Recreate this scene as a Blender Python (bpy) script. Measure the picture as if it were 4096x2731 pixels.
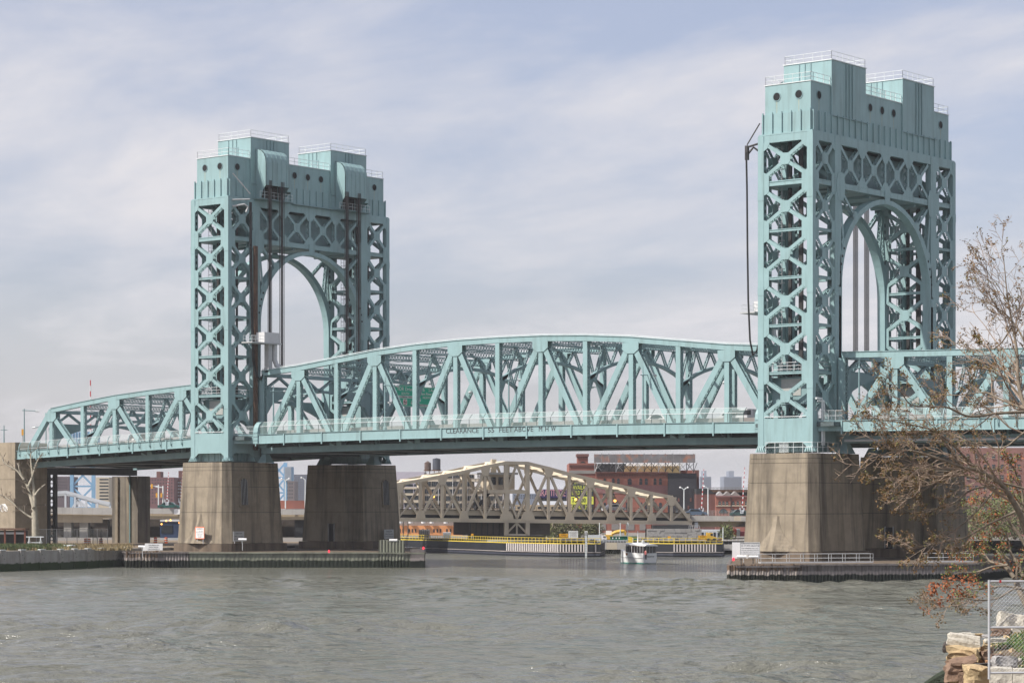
import bpy, math, random
from mathutils import Vector, Matrix
random.seed(7)
rad = math.radians
for _o in list(bpy.data.objects): bpy.data.objects.remove(_o)
S = bpy.context.scene
COL = S.collection
# ------------------------------------------------------------------ camera
CX, CY, CZ, YAW, FPX, HROW = 161.391, -258.938, 9.1, -0.68, 9759.55, 2020.93
cam_d = bpy.data.cameras.new('camera'); cam = bpy.data.objects.new('camera', cam_d); COL.objects.link(cam)
cam.location = (CX, CY, CZ); cam.rotation_euler = (rad(90), 0, -YAW)
cam_d.sensor_width = 36; cam_d.lens = 36*FPX/4096; cam_d.shift_y = (HROW-1365.5)/4096
cam_d.clip_start = .5; cam_d.clip_end = 20000
S.camera = cam
S.render.resolution_x, S.render.resolution_y = 1024, 682
# ------------------------------------------------------------------ sun, sky, exposure
SUN_AZ = math.atan2(-0.45, -0.893); SUN_EL = rad(47)          # towards the sun, x = sin(az), y = cos(az)
sd = Vector((math.sin(SUN_AZ)*math.cos(SUN_EL), math.cos(SUN_AZ)*math.cos(SUN_EL), math.sin(SUN_EL)))
sun_d = bpy.data.lights.new('sun', 'SUN'); sun_d.energy = 5.0; sun_d.angle = rad(1.2); sun_d.color = (1, .945, .87)
sun = bpy.data.objects.new('sun', sun_d); COL.objects.link(sun)
sun.rotation_euler = sd.to_track_quat('Z', 'Y').to_euler(); sun.location = (0, -50, 200)
def make_world():
    w = bpy.data.worlds.new('World'); S.world = w; w.use_nodes = True
    nt = w.node_tree; N = nt.nodes; L = nt.links; N.clear()
    out = N.new('ShaderNodeOutputWorld'); bg = N.new('ShaderNodeBackground'); bg.inputs[1].default_value = .084
    sky = N.new('ShaderNodeTexSky'); sky.sky_type = 'NISHITA'; sky.sun_disc = False
    sky.sun_elevation = SUN_EL; sky.sun_rotation = SUN_AZ; sky.air_density = 1.0; sky.dust_density = 2.0
    tc = N.new('ShaderNodeTexCoord'); sep = N.new('ShaderNodeSeparateXYZ'); L.new(tc.outputs['Generated'], sep.inputs[0])
    def math_(op, a, b=None):
        m = N.new('ShaderNodeMath'); m.operation = op
        for i, q in enumerate((a, b)):
            if q is None: continue
            if isinstance(q, (int, float)): m.inputs[i].default_value = q
            else: L.new(q, m.inputs[i])
        return m.outputs[0]
    zz = math_('ADD', math_('MAXIMUM', sep.outputs[2], 0.0), .22)
    px = math_('DIVIDE', sep.outputs[0], zz); py = math_('DIVIDE', sep.outputs[1], zz)
    cmb = N.new('ShaderNodeCombineXYZ'); L.new(px, cmb.inputs[0]); L.new(py, cmb.inputs[1])
    def noise(scale, detail, rough, rot, sc, dist=0.0, seed=0.):
        mp = N.new('ShaderNodeMapping'); mp.inputs['Rotation'].default_value = (0, 0, rot); mp.inputs['Scale'].default_value = sc
        mp.inputs['Location'].default_value = (seed, seed*.7, seed)
        L.new(cmb.outputs[0], mp.inputs[0])
        n = N.new('ShaderNodeTexNoise'); n.inputs['Scale'].default_value = scale; n.inputs['Detail'].default_value = detail
        n.inputs['Roughness'].default_value = rough; n.inputs['Distortion'].default_value = dist
        L.new(mp.outputs[0], n.inputs['Vector']); return n.outputs[0]
    n1 = noise(1.25, 10, .56, rad(39), (.8, 1.15, 1), .15, 1.1)
    n2 = noise(3.4, 10, .6, rad(39), (.8, 1.2, 1), .3, 1.87)
    s = math_('ADD', math_('MULTIPLY', n1, .62), math_('MULTIPLY', n2, .38))
    r = N.new('ShaderNodeValToRGB'); r.color_ramp.elements[0].position = .42; r.color_ramp.elements[1].position = .60
    r.color_ramp.elements[0].color = (.34, .34, .34, 1); r.color_ramp.elements[1].color = (.96, .96, .96, 1)
    L.new(s, r.inputs[0])
    # more veil towards the horizon, as a high cloud sheet seen edge-on
    veil = N.new('ShaderNodeMapRange'); veil.inputs[1].default_value = .0; veil.inputs[2].default_value = .16
    veil.inputs[3].default_value = .78; veil.inputs[4].default_value = 0.0; L.new(sep.outputs[2], veil.inputs[0])
    fac = math_('MAXIMUM', r.outputs[0], veil.outputs[0])
    cc = N.new('ShaderNodeMix'); cc.data_type = 'RGBA'
    cc.inputs['A'].default_value = (6.3, 6.4, 7.1, 1); cc.inputs['B'].default_value = (8.7, 8.4, 8.5, 1)
    L.new(n2, cc.inputs['Factor'])
    hs = N.new('ShaderNodeMix'); hs.data_type = 'RGBA'; hs.blend_type = 'MULTIPLY'; hs.inputs['Factor'].default_value = 1
    hs.inputs['B'].default_value = (1.3, 1.24, 1.42, 1); L.new(sky.outputs[0], hs.inputs['A'])
    mx = N.new('ShaderNodeMix'); mx.data_type = 'RGBA'; L.new(fac, mx.inputs['Factor'])
    L.new(hs.outputs['Result'], mx.inputs['A']); L.new(cc.outputs['Result'], mx.inputs['B'])
    L.new(mx.outputs['Result'], bg.inputs[0]); L.new(bg.outputs[0], out.inputs[0])
make_world()
S.view_settings.view_transform = 'Standard'; S.view_settings.look = 'None'; S.view_settings.exposure = .26; S.view_settings.gamma = 1
S.view_settings.use_curve_mapping = False
S.render.engine = 'CYCLES'; S.cycles.max_bounces = 5; S.cycles.transparent_max_bounces = 16
S.cycles.volume_bounces = 0
# ------------------------------------------------------------------ helpers
_sy, _cy = math.sin(YAW), math.cos(YAW)
FW = Vector((_sy, _cy, 0)); RT = Vector((_cy, -_sy, 0)); UP = Vector((0, 0, 1))
def at(u, v, D):                                                  # the point at depth D metres along the view
    return Vector((CX, CY, CZ)) + D*(FW + RT*((u-2048)/FPX) + UP*((HROW-v)/FPX))
def V(*a): return Vector(a)
class MB:
    def __init__(s): s.v = []; s.f = []
    def add(s, vs, fs):
        n = len(s.v); s.v += [tuple(q) for q in vs]; s.f += [tuple(i+n for i in f) for f in fs]; return s
    def box(s, x0, x1, y0, y1, z0, z1):
        return s.add([(x0,y0,z0),(x1,y0,z0),(x1,y1,z0),(x0,y1,z0),(x0,y0,z1),(x1,y0,z1),(x1,y1,z1),(x0,y1,z1)],
              [(0,3,2,1),(4,5,6,7),(0,1,5,4),(1,2,6,5),(2,3,7,6),(3,0,4,7)])
    def obox(s, o, a, b, c):                                      # corner o and three edge vectors (right handed)
        o, a, b, c = Vector(o), Vector(a), Vector(b), Vector(c)
        return s.add([o,o+a,o+a+b,o+b,o+c,o+a+c,o+a+b+c,o+b+c], [(0,3,2,1),(4,5,6,7),(0,1,5,4),(1,2,6,5),(2,3,7,6),(3,0,4,7)])
    def beam(s, p0, p1, n, w, d):                                 # bar p0-p1, depth d along n, width w across
        p0, p1, n = Vector(p0), Vector(p1), Vector(n); t = (p1-p0)
        if t.length < 1e-6: return s
        sd_ = t.cross(n)
        if sd_.length < 1e-6: n = Vector((1,0,0)) if abs(t.normalized().x) < .9 else Vector((0,1,0)); sd_ = t.cross(n)
        sd_.normalize(); n = sd_.cross(t).normalized()
        return s.obox(p0-sd_*w/2-n*d/2, sd_*w, t, n*d)
    def prism(s, pts, vec):                                       # polygon extruded along vec
        pts = [Vector(p) for p in pts]; vec = Vector(vec); n = len(pts)
        nn = sum(((pts[i]-pts[0]).cross(pts[(i+1) % n]-pts[0]) for i in range(1, n-1)), Vector())
        if nn.dot(vec) < 0: pts = pts[::-1]
        return s.add(pts+[p+vec for p in pts], [tuple(range(n))[::-1], tuple(range(n, 2*n))]+[(i, (i+1) % n, n+(i+1) % n, n+i) for i in range(n)])
    def tube(s, pts, r, n=6, cap=True):                           # round bar along a polyline, r a number or a list
        pts = [Vector(p) for p in pts]; m = len(pts); base = len(s.v); vs = []; fs = []
        ref = None
        for i, p in enumerate(pts):
            t = (pts[min(i+1, m-1)]-pts[max(i-1, 0)])
            t = t.normalized() if t.length > 1e-9 else Vector((0,0,1))
            if ref is None: ref = Vector((0,0,1)) if abs(t.z) < .9 else Vector((1,0,0))
            a = t.cross(ref)
            if a.length < 1e-5: a = t.cross(Vector((0,1,.3)))
            a.normalize(); b = t.cross(a); ref = a.cross(t)
            rr = r[i] if isinstance(r, (list, tuple)) else r
            for k in range(n):
                an = 2*math.pi*k/n; vs.append(p+a*(rr*math.cos(an))+b*(rr*math.sin(an)))
        for i in range(m-1):
            for k in range(n): fs.append((i*n+k, (i+1)*n+k, (i+1)*n+(k+1) % n, i*n+(k+1) % n))
        if cap: fs.append(tuple(range(n))); fs.append(tuple(range((m-1)*n, m*n))[::-1])
        return s.add(vs, fs)
    def disc(s, c, n, r, seg=16, t=.04):                          # flat coin facing n
        n = Vector(n).normalized(); a = n.orthogonal().normalized(); b = n.cross(a); c = Vector(c)
        return s.prism([c+a*r*math.cos(2*math.pi*k/seg)+b*r*math.sin(2*math.pi*k/seg) for k in range(seg)], n*t)
    def ring(s, c, n, r0, r1, t, seg=20):
        n = Vector(n).normalized(); a = n.orthogonal().normalized(); b = n.cross(a); c = Vector(c); vs = []
        for k in range(seg):
            e = a*math.cos(2*math.pi*k/seg)+b*math.sin(2*math.pi*k/seg)
            vs += [c+e*r0, c+e*r1, c+e*r1+n*t, c+e*r0+n*t]
        fs = []
        for k in range(seg):
            i, j = 4*k, 4*((k+1) % seg)
            for q in range(4): fs.append((i+q, i+(q+1) % 4, j+(q+1) % 4, j+q))
        return s.add(vs, fs)
    def lathe(s, prof, c, seg=12):                                # (r, z) profile about the vertical through c
        c = Vector(c); vs = []; m = len(prof)
        for r, z in prof:
            for k in range(seg): vs.append(c+Vector((r*math.cos(2*math.pi*k/seg), r*math.sin(2*math.pi*k/seg), z)))
        fs = [(i*seg+k, i*seg+(k+1) % seg, (i+1)*seg+(k+1) % seg, (i+1)*seg+k) for i in range(m-1) for k in range(seg)]
        fs += [tuple(range(seg))[::-1], tuple(range((m-1)*seg, m*seg))]
        return s.add(vs, fs)
    def mesh(s, name='mesh', smooth=False):
        me = bpy.data.meshes.new(name); me.from_pydata(s.v, [], s.f)
        if smooth: me.polygons.foreach_set('use_smooth', [True]*len(me.polygons))
        me.update(); return me
ORG = {}
def put(name, data, mat=None, parent=None, loc=(0,0,0)):          # link data (mesh or MB) so that its own zero sits at world loc
    if isinstance(data, MB):
        data = data.mesh(name)
    if mat is not None and not data.materials: data.materials.append(mat)
    o = bpy.data.objects.new(name, data); COL.objects.link(o)
    loc = Vector(loc)
    if parent is not None:
        o.parent = parent; o.location = loc-ORG[parent.name]
    else: o.location = loc
    ORG[o.name] = loc
    return o
def thing(name, label, cat, loc=(0,0,0), group=None):
    o = bpy.data.objects.new(name, None); COL.objects.link(o); o.location = loc; ORG[o.name] = Vector(loc)
    o.empty_display_size = .5
    return tag(o, label, cat, group)
def tag(o, label, cat, group=None):
    o['label'] = label; o['category'] = cat
    if group: o['group'] = group
    return o
def struct(o): o['kind'] = 'structure'; return o
def stuff(o): o['kind'] = 'stuff'; return o
KIDS = {}
def copy_tree(o, parent=None):
    c = o.copy(); COL.objects.link(c); c.parent = parent
    for ch in kids_of(o): copy_tree(ch, c)
    return c
def kids_of(o):
    return [q for q in o.children]
def dup(root, delta, label=None, group=None):
    r = copy_tree(root); r.location = root.location+Vector(delta); ORG[r.name] = ORG[root.name]+Vector(delta)
    if label: r['label'] = label
    if group: r['group'] = group
    return r
_tx = {}
def text_mesh(txt, size, ex=.01, spacing=1.0, align='CENTER'):
    k = (txt, size, ex, spacing, align)
    if k in _tx: return _tx[k].copy()
    cu = bpy.data.curves.new('lettering', 'FONT'); cu.body = txt; cu.size = size; cu.extrude = ex; cu.align_x = align; cu.align_y = 'CENTER'
    cu.space_character = spacing; cu.resolution_u = 2
    o = bpy.data.objects.new('lettering', cu); me = bpy.data.meshes.new_from_object(o)
    bpy.data.objects.remove(o); bpy.data.curves.remove(cu); me.materials.clear(); _tx[k] = me
    return me.copy()
def put_text(txt, size, c, ex_, up, mat, parent, sx=1.0, ex=.01, name='lettering', spacing=1.0):
    me = text_mesh(txt, size, ex, spacing); ex_ = Vector(ex_).normalized(); up = Vector(up).normalized(); n = ex_.cross(up)
    M = Matrix((ex_*sx, up, n)).transposed().to_4x4(); me.transform(M)
    return put(name, me, mat, parent, c)
# ------------------------------------------------------------------ materials
def mat(name, col, rough=.6, var=.12, scale=.6, metal=0., dirt=None, dirt_amt=.0, dirt_scale=(1,1,1), bump=0., bscale=8., spec=.4, streak=None, gen=False):
    m = bpy.data.materials.new(name); m.use_nodes = True; nt = m.node_tree; N = nt.nodes; L = nt.links
    b = N['Principled BSDF']; b.inputs['Roughness'].default_value = rough; b.inputs['Metallic'].default_value = metal
    b.inputs['Specular IOR Level'].default_value = spec
    tc = N.new('ShaderNodeNewGeometry'); src = tc.outputs['Position']
    def noise(sc, detail=5, vec=(1,1,1)):
        mp = N.new('ShaderNodeMapping'); mp.inputs['Scale'].default_value = vec; L.new(src, mp.inputs[0])
        n = N.new('ShaderNodeTexNoise'); n.inputs['Scale'].default_value = sc; n.inputs['Detail'].default_value = detail
        n.inputs['Roughness'].default_value = .6
        L.new(mp.outputs[0], n.inputs['Vector']); return n.outputs[0]
    mr = N.new('ShaderNodeMapRange'); mr.inputs[1].default_value = .3; mr.inputs[2].default_value = .7
    mr.inputs[3].default_value = 1-var; mr.inputs[4].default_value = 1+var; L.new(noise(scale), mr.inputs[0])
    mul = N.new('ShaderNodeMix'); mul.data_type = 'RGBA'; mul.blend_type = 'MULTIPLY'; mul.inputs['Factor'].default_value = 1
    mul.inputs['A'].default_value = (*col, 1); L.new(mr.outputs[0], mul.inputs['B']); res = mul.outputs['Result']
    if dirt:
        ramp = N.new('ShaderNodeMapRange'); ramp.inputs[1].default_value = .5; ramp.inputs[2].default_value = .72
        ramp.inputs[3].default_value = 0; ramp.inputs[4].default_value = dirt_amt
        L.new(noise(1.0, 6, dirt_scale), ramp.inputs[0])
        mx = N.new('ShaderNodeMix'); mx.data_type = 'RGBA'; L.new(ramp.outputs[0], mx.inputs['Factor'])
        L.new(res, mx.inputs['A']); mx.inputs['B'].default_value = (*dirt, 1); res = mx.outputs['Result']
    L.new(res, b.inputs['Base Color'])
    if bump:
        bp = N.new('ShaderNodeBump'); bp.inputs['Strength'].default_value = bump; bp.inputs['Distance'].default_value = .05
        L.new(noise(bscale, 6), bp.inputs['Height']); L.new(bp.outputs[0], b.inputs['Normal'])
    m.diffuse_color = (*col, 1)
    return m
def emit(name, col, st):
    m = bpy.data.materials.new(name); m.use_nodes = True; b = m.node_tree.nodes['Principled BSDF']
    b.inputs['Base Color'].default_value = (*col, 1); b.inputs['Emission Color'].default_value = (*col, 1); b.inputs['Emission Strength'].default_value = st
    return m
TEAL = (.245, .375, .385)
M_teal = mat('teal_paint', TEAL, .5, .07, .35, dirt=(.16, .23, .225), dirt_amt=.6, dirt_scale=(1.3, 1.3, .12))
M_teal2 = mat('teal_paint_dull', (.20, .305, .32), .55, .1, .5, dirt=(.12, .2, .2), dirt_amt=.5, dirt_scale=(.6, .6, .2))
M_tealshade = mat('shaded_grimy_teal', (.085, .115, .12), .8, .25, .4, dirt=(.04, .045, .045), dirt_amt=.7)  # teal darkened to paint in the shade under the decks, plus mottled grime
M_dark = mat('dark_steel', (.035, .034, .034), .6, .3, 1.0)
M_hole = mat('opening_dark', (.012, .013, .014), .9, .2, 1.0)
M_rope = mat('greased_rope', (.03, .025, .024), .45, .3, .6)
M_rust = mat('rusty_steel', (.10, .055, .035), .8, .35, 1.5)
M_galv = mat('galvanised_steel', (.50, .51, .52), .45, .1, 2.0, metal=.3)
M_rail = mat('pale_railing_paint', (.62, .66, .66), .5, .1, 1.0)
M_white = mat('white_paint', (.78, .78, .77), .4, .05, .8)
M_grey = mat('grey_paint', (.42, .43, .43), .5, .1, .8)
M_black = mat('black_lettering', (.02, .02, .022), .6, .2, 2.0)
M_glass = mat('dark_glass', (.03, .037, .045), .12, .3, .3, spec=.6)
M_asph = mat('asphalt', (.055, .055, .055), .9, .2, 1.0)
# ================================================================== water
def water_mat():
    m = bpy.data.materials.new('river_water'); m.use_nodes = True; nt = m.node_tree; N = nt.nodes; L = nt.links
    b = N['Principled BSDF']; b.inputs['Roughness'].default_value = .13; b.inputs['IOR'].default_value = 1.33
    g = N.new('ShaderNodeNewGeometry')
    vr = N.new('ShaderNodeVectorRotate'); vr.rotation_type = 'Z_AXIS'; vr.inputs['Angle'].default_value = YAW; L.new(g.outputs['Position'], vr.inputs['Vector'])
    def noise(sc, vec, rot, detail=4, rough=.55, dist=.3):
        mp = N.new('ShaderNodeMapping'); mp.inputs['Scale'].default_value = vec; mp.inputs['Rotation'].default_value = (0, 0, rot); L.new(vr.outputs[0], mp.inputs[0])
        n = N.new('ShaderNodeTexNoise'); n.inputs['Scale'].default_value = sc; n.inputs['Detail'].default_value = detail; n.inputs['Roughness'].default_value = rough
        n.inputs['Distortion'].default_value = dist; L.new(mp.outputs[0], n.inputs['Vector']); return n.outputs[0]
    def mth(op, a, c):
        q = N.new('ShaderNodeMath'); q.operation = op
        for i, w in enumerate((a, c)):
            if isinstance(w, (int, float)): q.inputs[i].default_value = w
            else: L.new(w, q.inputs[i])
        return q.outputs[0]
    yw = .12
    big = noise(.13, (.55, 1, 1), yw, 2, .5, .4); mid = noise(.33, (.5, 1, 1), -.1, 3, .55, .6); fine = noise(1.1, (.6, 1, 1), yw+.2, 4, .6)
    patch = noise(.017, (.45, 1.3, 1), yw, 3, .55)
    pr = N.new('ShaderNodeMapRange'); pr.inputs[1].default_value = .35; pr.inputs[2].default_value = .65; pr.inputs[3].default_value = .55; pr.inputs[4].default_value = 1.25; L.new(patch, pr.inputs[0])
    h = mth('ADD', mth('MULTIPLY', big, 1.2), mth('ADD', mth('MULTIPLY', mid, 1.3), mth('MULTIPLY', fine, .6)))
    h = mth('MULTIPLY', h, pr.outputs[0])
    bp = N.new('ShaderNodeBump'); bp.inputs['Strength'].default_value = 1.0; bp.inputs['Distance'].default_value = 1.0
    L.new(h, bp.inputs['Height']); L.new(bp.outputs[0], b.inputs['Normal'])
    mr = N.new('ShaderNodeMix'); mr.data_type = 'RGBA'; mr.inputs['A'].default_value = (.105, .108, .086, 1); mr.inputs['B'].default_value = (.15, .15, .126, 1); L.new(patch, mr.inputs['Factor'])
    # scattered small whitecaps
    wc = noise(.3, (.3, 1.3, 1), yw, 5, .7, 1.2); wr = N.new('ShaderNodeMapRange'); wr.inputs[1].default_value = .745; wr.inputs[2].default_value = .80; L.new(wc, wr.inputs[0])
    wm = N.new('ShaderNodeMix'); wm.data_type = 'RGBA'; L.new(wr.outputs[0], wm.inputs['Factor']); L.new(mr.outputs['Result'], wm.inputs['A']); wm.inputs['B'].default_value = (.6, .62, .6, 1)
    L.new(wm.outputs['Result'], b.inputs['Base Color'])
    return m
M_water = water_mat()
from mathutils import noise as mnoise
def wave(R, D):
    n = mnoise.noise
    a = n(Vector((R*.085, D*.16, 1.0))); b = n(Vector((R*.17+D*.05, D*.33, 7.0))); c = n(Vector((R*.42-D*.1, D*.75, 3.0))); p = n(Vector((R*.018, D*.03, 5.0)))
    return (a*.46+(.5-abs(b))*.5+c*.2)*(.85+1.0*p)
Rs_ = [-72+.4*i for i in range(361)]; Ds_ = [96.0]
while Ds_[-1] < 330: Ds_.append(Ds_[-1]+.2+1.3*((Ds_[-1]-96)/234)**1.2)
def fade(R, D):
    e = min(1, (72-abs(R))/6, (D-96)/4 if D < 200 else (Ds_[-1]-D)/40); e = max(0, e); return e*e*(3-2*e)
w = MB(); nR_ = len(Rs_); cg = Vector((CX, CY, 0))
vs = []
for D in Ds_:
    for R in Rs_:
        p = cg+RT*R+FW*D; vs.append((p.x, p.y, wave(R, D)*fade(R, D)))
w.add(vs, [(j*nR_+i, j*nR_+i+1, (j+1)*nR_+i+1, (j+1)*nR_+i) for j in range(len(Ds_)-1) for i in range(nR_-1)])
def wq(R0, R1, D0, D1): w.add([cg+RT*a+FW*b for a, b in ((R0, D0), (R1, D0), (R1, D1), (R0, D1))], [(0, 1, 2, 3)])
wq(-3000, 3000, -800, 96); wq(-3000, -72, 96, Ds_[-1]); wq(72, 3000, 96, Ds_[-1]); wq(-3000, 3000, Ds_[-1], 3500)
me_w = w.mesh('water', True); struct(put('water', me_w, M_water))
# ================================================================== lift towers
def lacing(mb, p0, p1, n, w, d, pitch=None, bw=.075, double=False, sides=(-1, 1)):
    p0, p1, n = Vector(p0), Vector(p1), Vector(n).normalized(); t = p1-p0; Ln = t.length; t.normalize(); s_ = t.cross(n).normalized()
    pitch = pitch or d; k = max(1, round(Ln/pitch))
    for sg in sides:
        b = s_*(sg*(w/2-.02))
        for i in range(k):
            a0 = p0+t*(Ln*i/k)+b; a1 = p0+t*(Ln*(i+1)/k)+b
            q = d/2 if i % 2 == 0 else -d/2
            mb.beam(a0-n*q, a1+n*q, s_, bw, .03)
            if double: mb.beam(a0+n*q, a1-n*q, s_, bw, .03)
def laced(parent, name, p0, p1, n, w, d, m, loc=(0,0,0), pitch=None, plate=.05, double=False, key=None, cache={}):
    """a built-up bar: two solid plates facing +-n joined by lacing bars on its sides"""
    k = key
    if k is not None and k in cache: me, lm = cache[k]
    else:
        a = MB(); n = Vector(n).normalized()
        for q in (-1, 1):
            o = n*(q*(d/2-plate/2)); a.beam(Vector(p0)+o, Vector(p1)+o, n, w, plate)
        b = MB(); lacing(b, p0, p1, n, w-.06, d-.06, pitch, double=double)
        me, lm = a.mesh(name), b.mesh('lacing')
        if k is not None: cache[k] = (me, lm)
    o = put(name, me, m, parent, loc); put('lacing', lm, m, o, loc)
    return o
PITCH = 5.955; Z0 = 22.72
TOWER_B, TOWER_A, LEG = 36.4, 8.1, 6.75
def tower(X0, label):
    T = thing('lift_tower', label, 'bridge tower', (X0-4.05, 18.2, 15.8), 'lift towers')
    O = (X0, 0, 0)
    legs = ((0.0, LEG), (TOWER_B-LEG, TOWER_B))
    me_cache = {}
    def P(name, key, fn, m, loc):
        if key not in me_cache: me_cache[key] = fn().mesh(name)
        return put(name, me_cache[key], m, T, loc)
    ztop = 55.55
    for li, (ya, yb) in enumerate(legs):
        oi = (0, 1) if li == 0 else (1, 0)          # which y side is the inner column
        # --- columns
        for xs in (0, 1):
            for ys in (0, 1):
                inner = (li == 0 and ys == 1) or (li == 1 and ys == 0)
                wx, wy = .85, (1.45 if inner else .72)
                x0 = -TOWER_A if xs == 0 else -wx; y0 = ya if ys == 0 else yb-wy
                c = P('column', ('col', xs, ys, li), lambda: MB().box(x0, x0+wx, y0, y0+wy, 16.3, ztop), M_teal, O)
                # raised splice plates
                for zz in (24.2, 36.1, 48.0):
                    put('splice_plate', MB().box(x0-.03, x0+wx+.03, y0-.03, y0+wy+.03, zz-.55, zz+.55), M_teal, c, O)
                # flared foot with ribs
                def foot():
                    b = MB(); b.add([(x0-.25, y0-.25, 15.8), (x0+wx+.25, y0-.25, 15.8), (x0+wx+.25, y0+wy+.25, 15.8), (x0-.25, y0+wy+.25, 15.8),
                        (x0, y0, 16.55), (x0+wx, y0, 16.55), (x0+wx, y0+wy, 16.55), (x0, y0+wy, 16.55)],
                        [(0,3,2,1),(4,5,6,7),(0,1,5,4),(1,2,6,5),(2,3,7,6),(3,0,4,7)])
                    for i in range(4):
                        xx = x0+wx*i/3; b.prism([(xx, y0-.02, 16.6), (xx, y0-.42, 15.83), (xx, y0, 15.83)], (.06, 0, 0)); b.prism([(xx, y0+wy+.02, 16.6), (xx, y0+wy+.42, 15.83), (xx, y0+wy, 15.83)], (.06, 0, 0))
                        yy = y0+wy*i/3; b.prism([(x0-.02, yy, 16.6), (x0-.42, yy, 15.83), (x0, yy, 15.83)], (0, .06, 0)); b.prism([(x0+wx+.02, yy, 16.6), (x0+wx+.42, yy, 15.83), (x0+wx, yy, 15.83)], (0, .06, 0))
                    return b
                put('column_foot', foot(), M_teal, c, O)
        # --- braced faces: origin, horizontal axis, outward normal, clear half width
        xm = -TOWER_A/2; ym = (ya+yb)/2
        wi = (ya+.72+yb-1.45)/2 if li == 0 else (ya+1.45+yb-.72)/2
        hx = (TOWER_A-1.7)/2; hy = (LEG-.72-1.45)/2
        faces = [(V(xm, ya+.05, 0), V(1,0,0), V(0,-1,0), hx), (V(xm, yb-.05, 0), V(1,0,0), V(0,1,0), hx),
                 (V(-.05, wi, 0), V(0,1,0), V(1,0,0), hy), (V(-TOWER_A+.05, wi, 0), V(0,1,0), V(-1,0,0), hy)]
        for fi, (fo, e, n, hw) in enumerate(faces):
            wd, dp = (.46, .62)
            for k in range(6):
                dz = PITCH*k; loc = (X0, 0, dz); hz = PITCH/2
                c = fo+V(0, 0, Z0)
                if fi % 2 == 0 or True:
                    for q in (-1, 1):
                        for s_ in (-1, 1):
                            p0 = c+e*(s_*.45)+V(0, 0, s_*q*.45)-n*(dp/2); p1 = c+e*(s_*(hw-.28))+V(0, 0, s_*q*(hz-.95))-n*(dp/2)
                            laced(T, 'brace', p0, p1, n, wd, dp, M_teal, loc, pitch=.5, key=('br', li, fi, q, s_))
                g = .72
                def gus(): return MB().prism([c+e*a+V(0, 0, b) for a, b in ((-g,-.42),(-.42,-g),(.42,-g),(g,-.42),(g,.42),(.42,g),(-.42,g),(-g,.42))], n*.03)
                P('gusset_plate', ('gus', li, fi), gus, M_teal, loc)
                def gusb(): return MB().prism([c-n*dp+e*a+V(0, 0, b) for a, b in ((-g,-.42),(-.42,-g),(.42,-g),(g,-.42),(g,.42),(.42,g),(-.42,g),(-g,.42))], -n*.03)
                P('gusset_plate', ('gusb', li, fi), gusb, M_teal, loc)
                if k < 5:
                    th = .62 if k == 4 else .36
                    zs = Z0+hz
                    def strut():
                        b = MB(); o = fo+V(0, 0, zs)-n*.3
                        b.beam(o-e*hw, o+e*hw, n, th, .5); b.beam(o-e*hw+V(0,0,th*.32)+n*.27, o+e*hw+V(0,0,th*.32)+n*.27, n, .06, .08); return b
                    P('strut', ('st', li, fi, th), strut, M_teal, loc)
                for s_ in (-1, 1):
                    def cg():
                        b = MB(); o = fo+e*(s_*hw)+V(0, 0, Z0+hz); i = e*(-s_)
                        for off, nn in ((V(0,0,0), n*.025), (-n*dp, -n*.025)):
                            b.prism([o+off+V(0,0,-1.45), o+off+i*.5+V(0,0,-1.25), o+off+i*.78+V(0,0,-.95), o+off+i*.78+V(0,0,.95), o+off+i*.5+V(0,0,1.25), o+off+V(0,0,1.45)], nn)
                        return b
                    if k < 5: P('corner_gusset', ('cg', li, fi, s_), cg, M_teal, loc)
            # --- solid base panel with knees and the plate behind the opening
            def panel():
                b = MB(); o = fo+V(0, 0, 0)
                b.prism([o+e*a+V(0,0,z) for a, z in ((-hw, 16.4),(-hw+.75, 17.0),(hw-.75, 17.0),(hw, 16.4),(hw, 20.9),(hw-.75, 20.35),(hw-.75, 20.0),(-hw+.75, 20.0),(-hw+.75, 20.35),(-hw, 20.9))], -n*.12); return b
            P('base_panel', ('pan', li, fi), panel, M_teal, O)
            def backp():
                b = MB(); o = fo-n*1.1; b.prism([o+e*a+V(0,0,z) for a, z in ((-hw-.2, 15.8), (hw+.2, 15.8), (hw+.2, 17.3), (-hw-.2, 17.3))], -n*.08)
                for i in range(5): x = -hw+hw*2*(i+.5)/5; b.beam(o+e*x+V(0,0,15.82)+n*.06, o+e*x+V(0,0,17.2)+n*.06, n, .07, .12)
                return b
            P('skirt_plate', ('sk', li, fi), backp, M_teal, O)
            if fi in (0, 1):                                       # oval hand holes down the inner side of the left column
                for k in range(6):
                    for j in range(4):
                        zc = Z0+PITCH*k-1.35+.9*j; yh = ya+.36 if fi == 0 else yb-.72
                        def hh():
                            return MB().prism([(-TOWER_A+.85, yh+.13*math.cos(2*math.pi*q/10), .3*math.sin(2*math.pi*q/10)) for q in range(10)], (.008, 0, 0))
                        P('hand_hole', ('hh', li, fi), hh, M_hole, (X0, 0, zc))
            if fi < 2: P('top_band', ('tbd', li, fi), lambda: MB().beam(fo-n*.28-e*hw+V(0,0,55.1), fo-n*.28+e*hw+V(0,0,55.1), n, .9, .5), M_teal, O)
            # --- top band corner plates
            def tcg():
                b = MB()
                for s_ in (-1, 1):
                    o = fo+e*(s_*hw)+V(0, 0, 54.75); i = e*(-s_); b.prism([o+V(0,0,-1.1), o+i*.55+V(0,0,-.75), o+i*.95, o], n*.025)
                return b
            P('top_gusset', ('tg', li, fi), tcg, M_teal, O)
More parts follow.
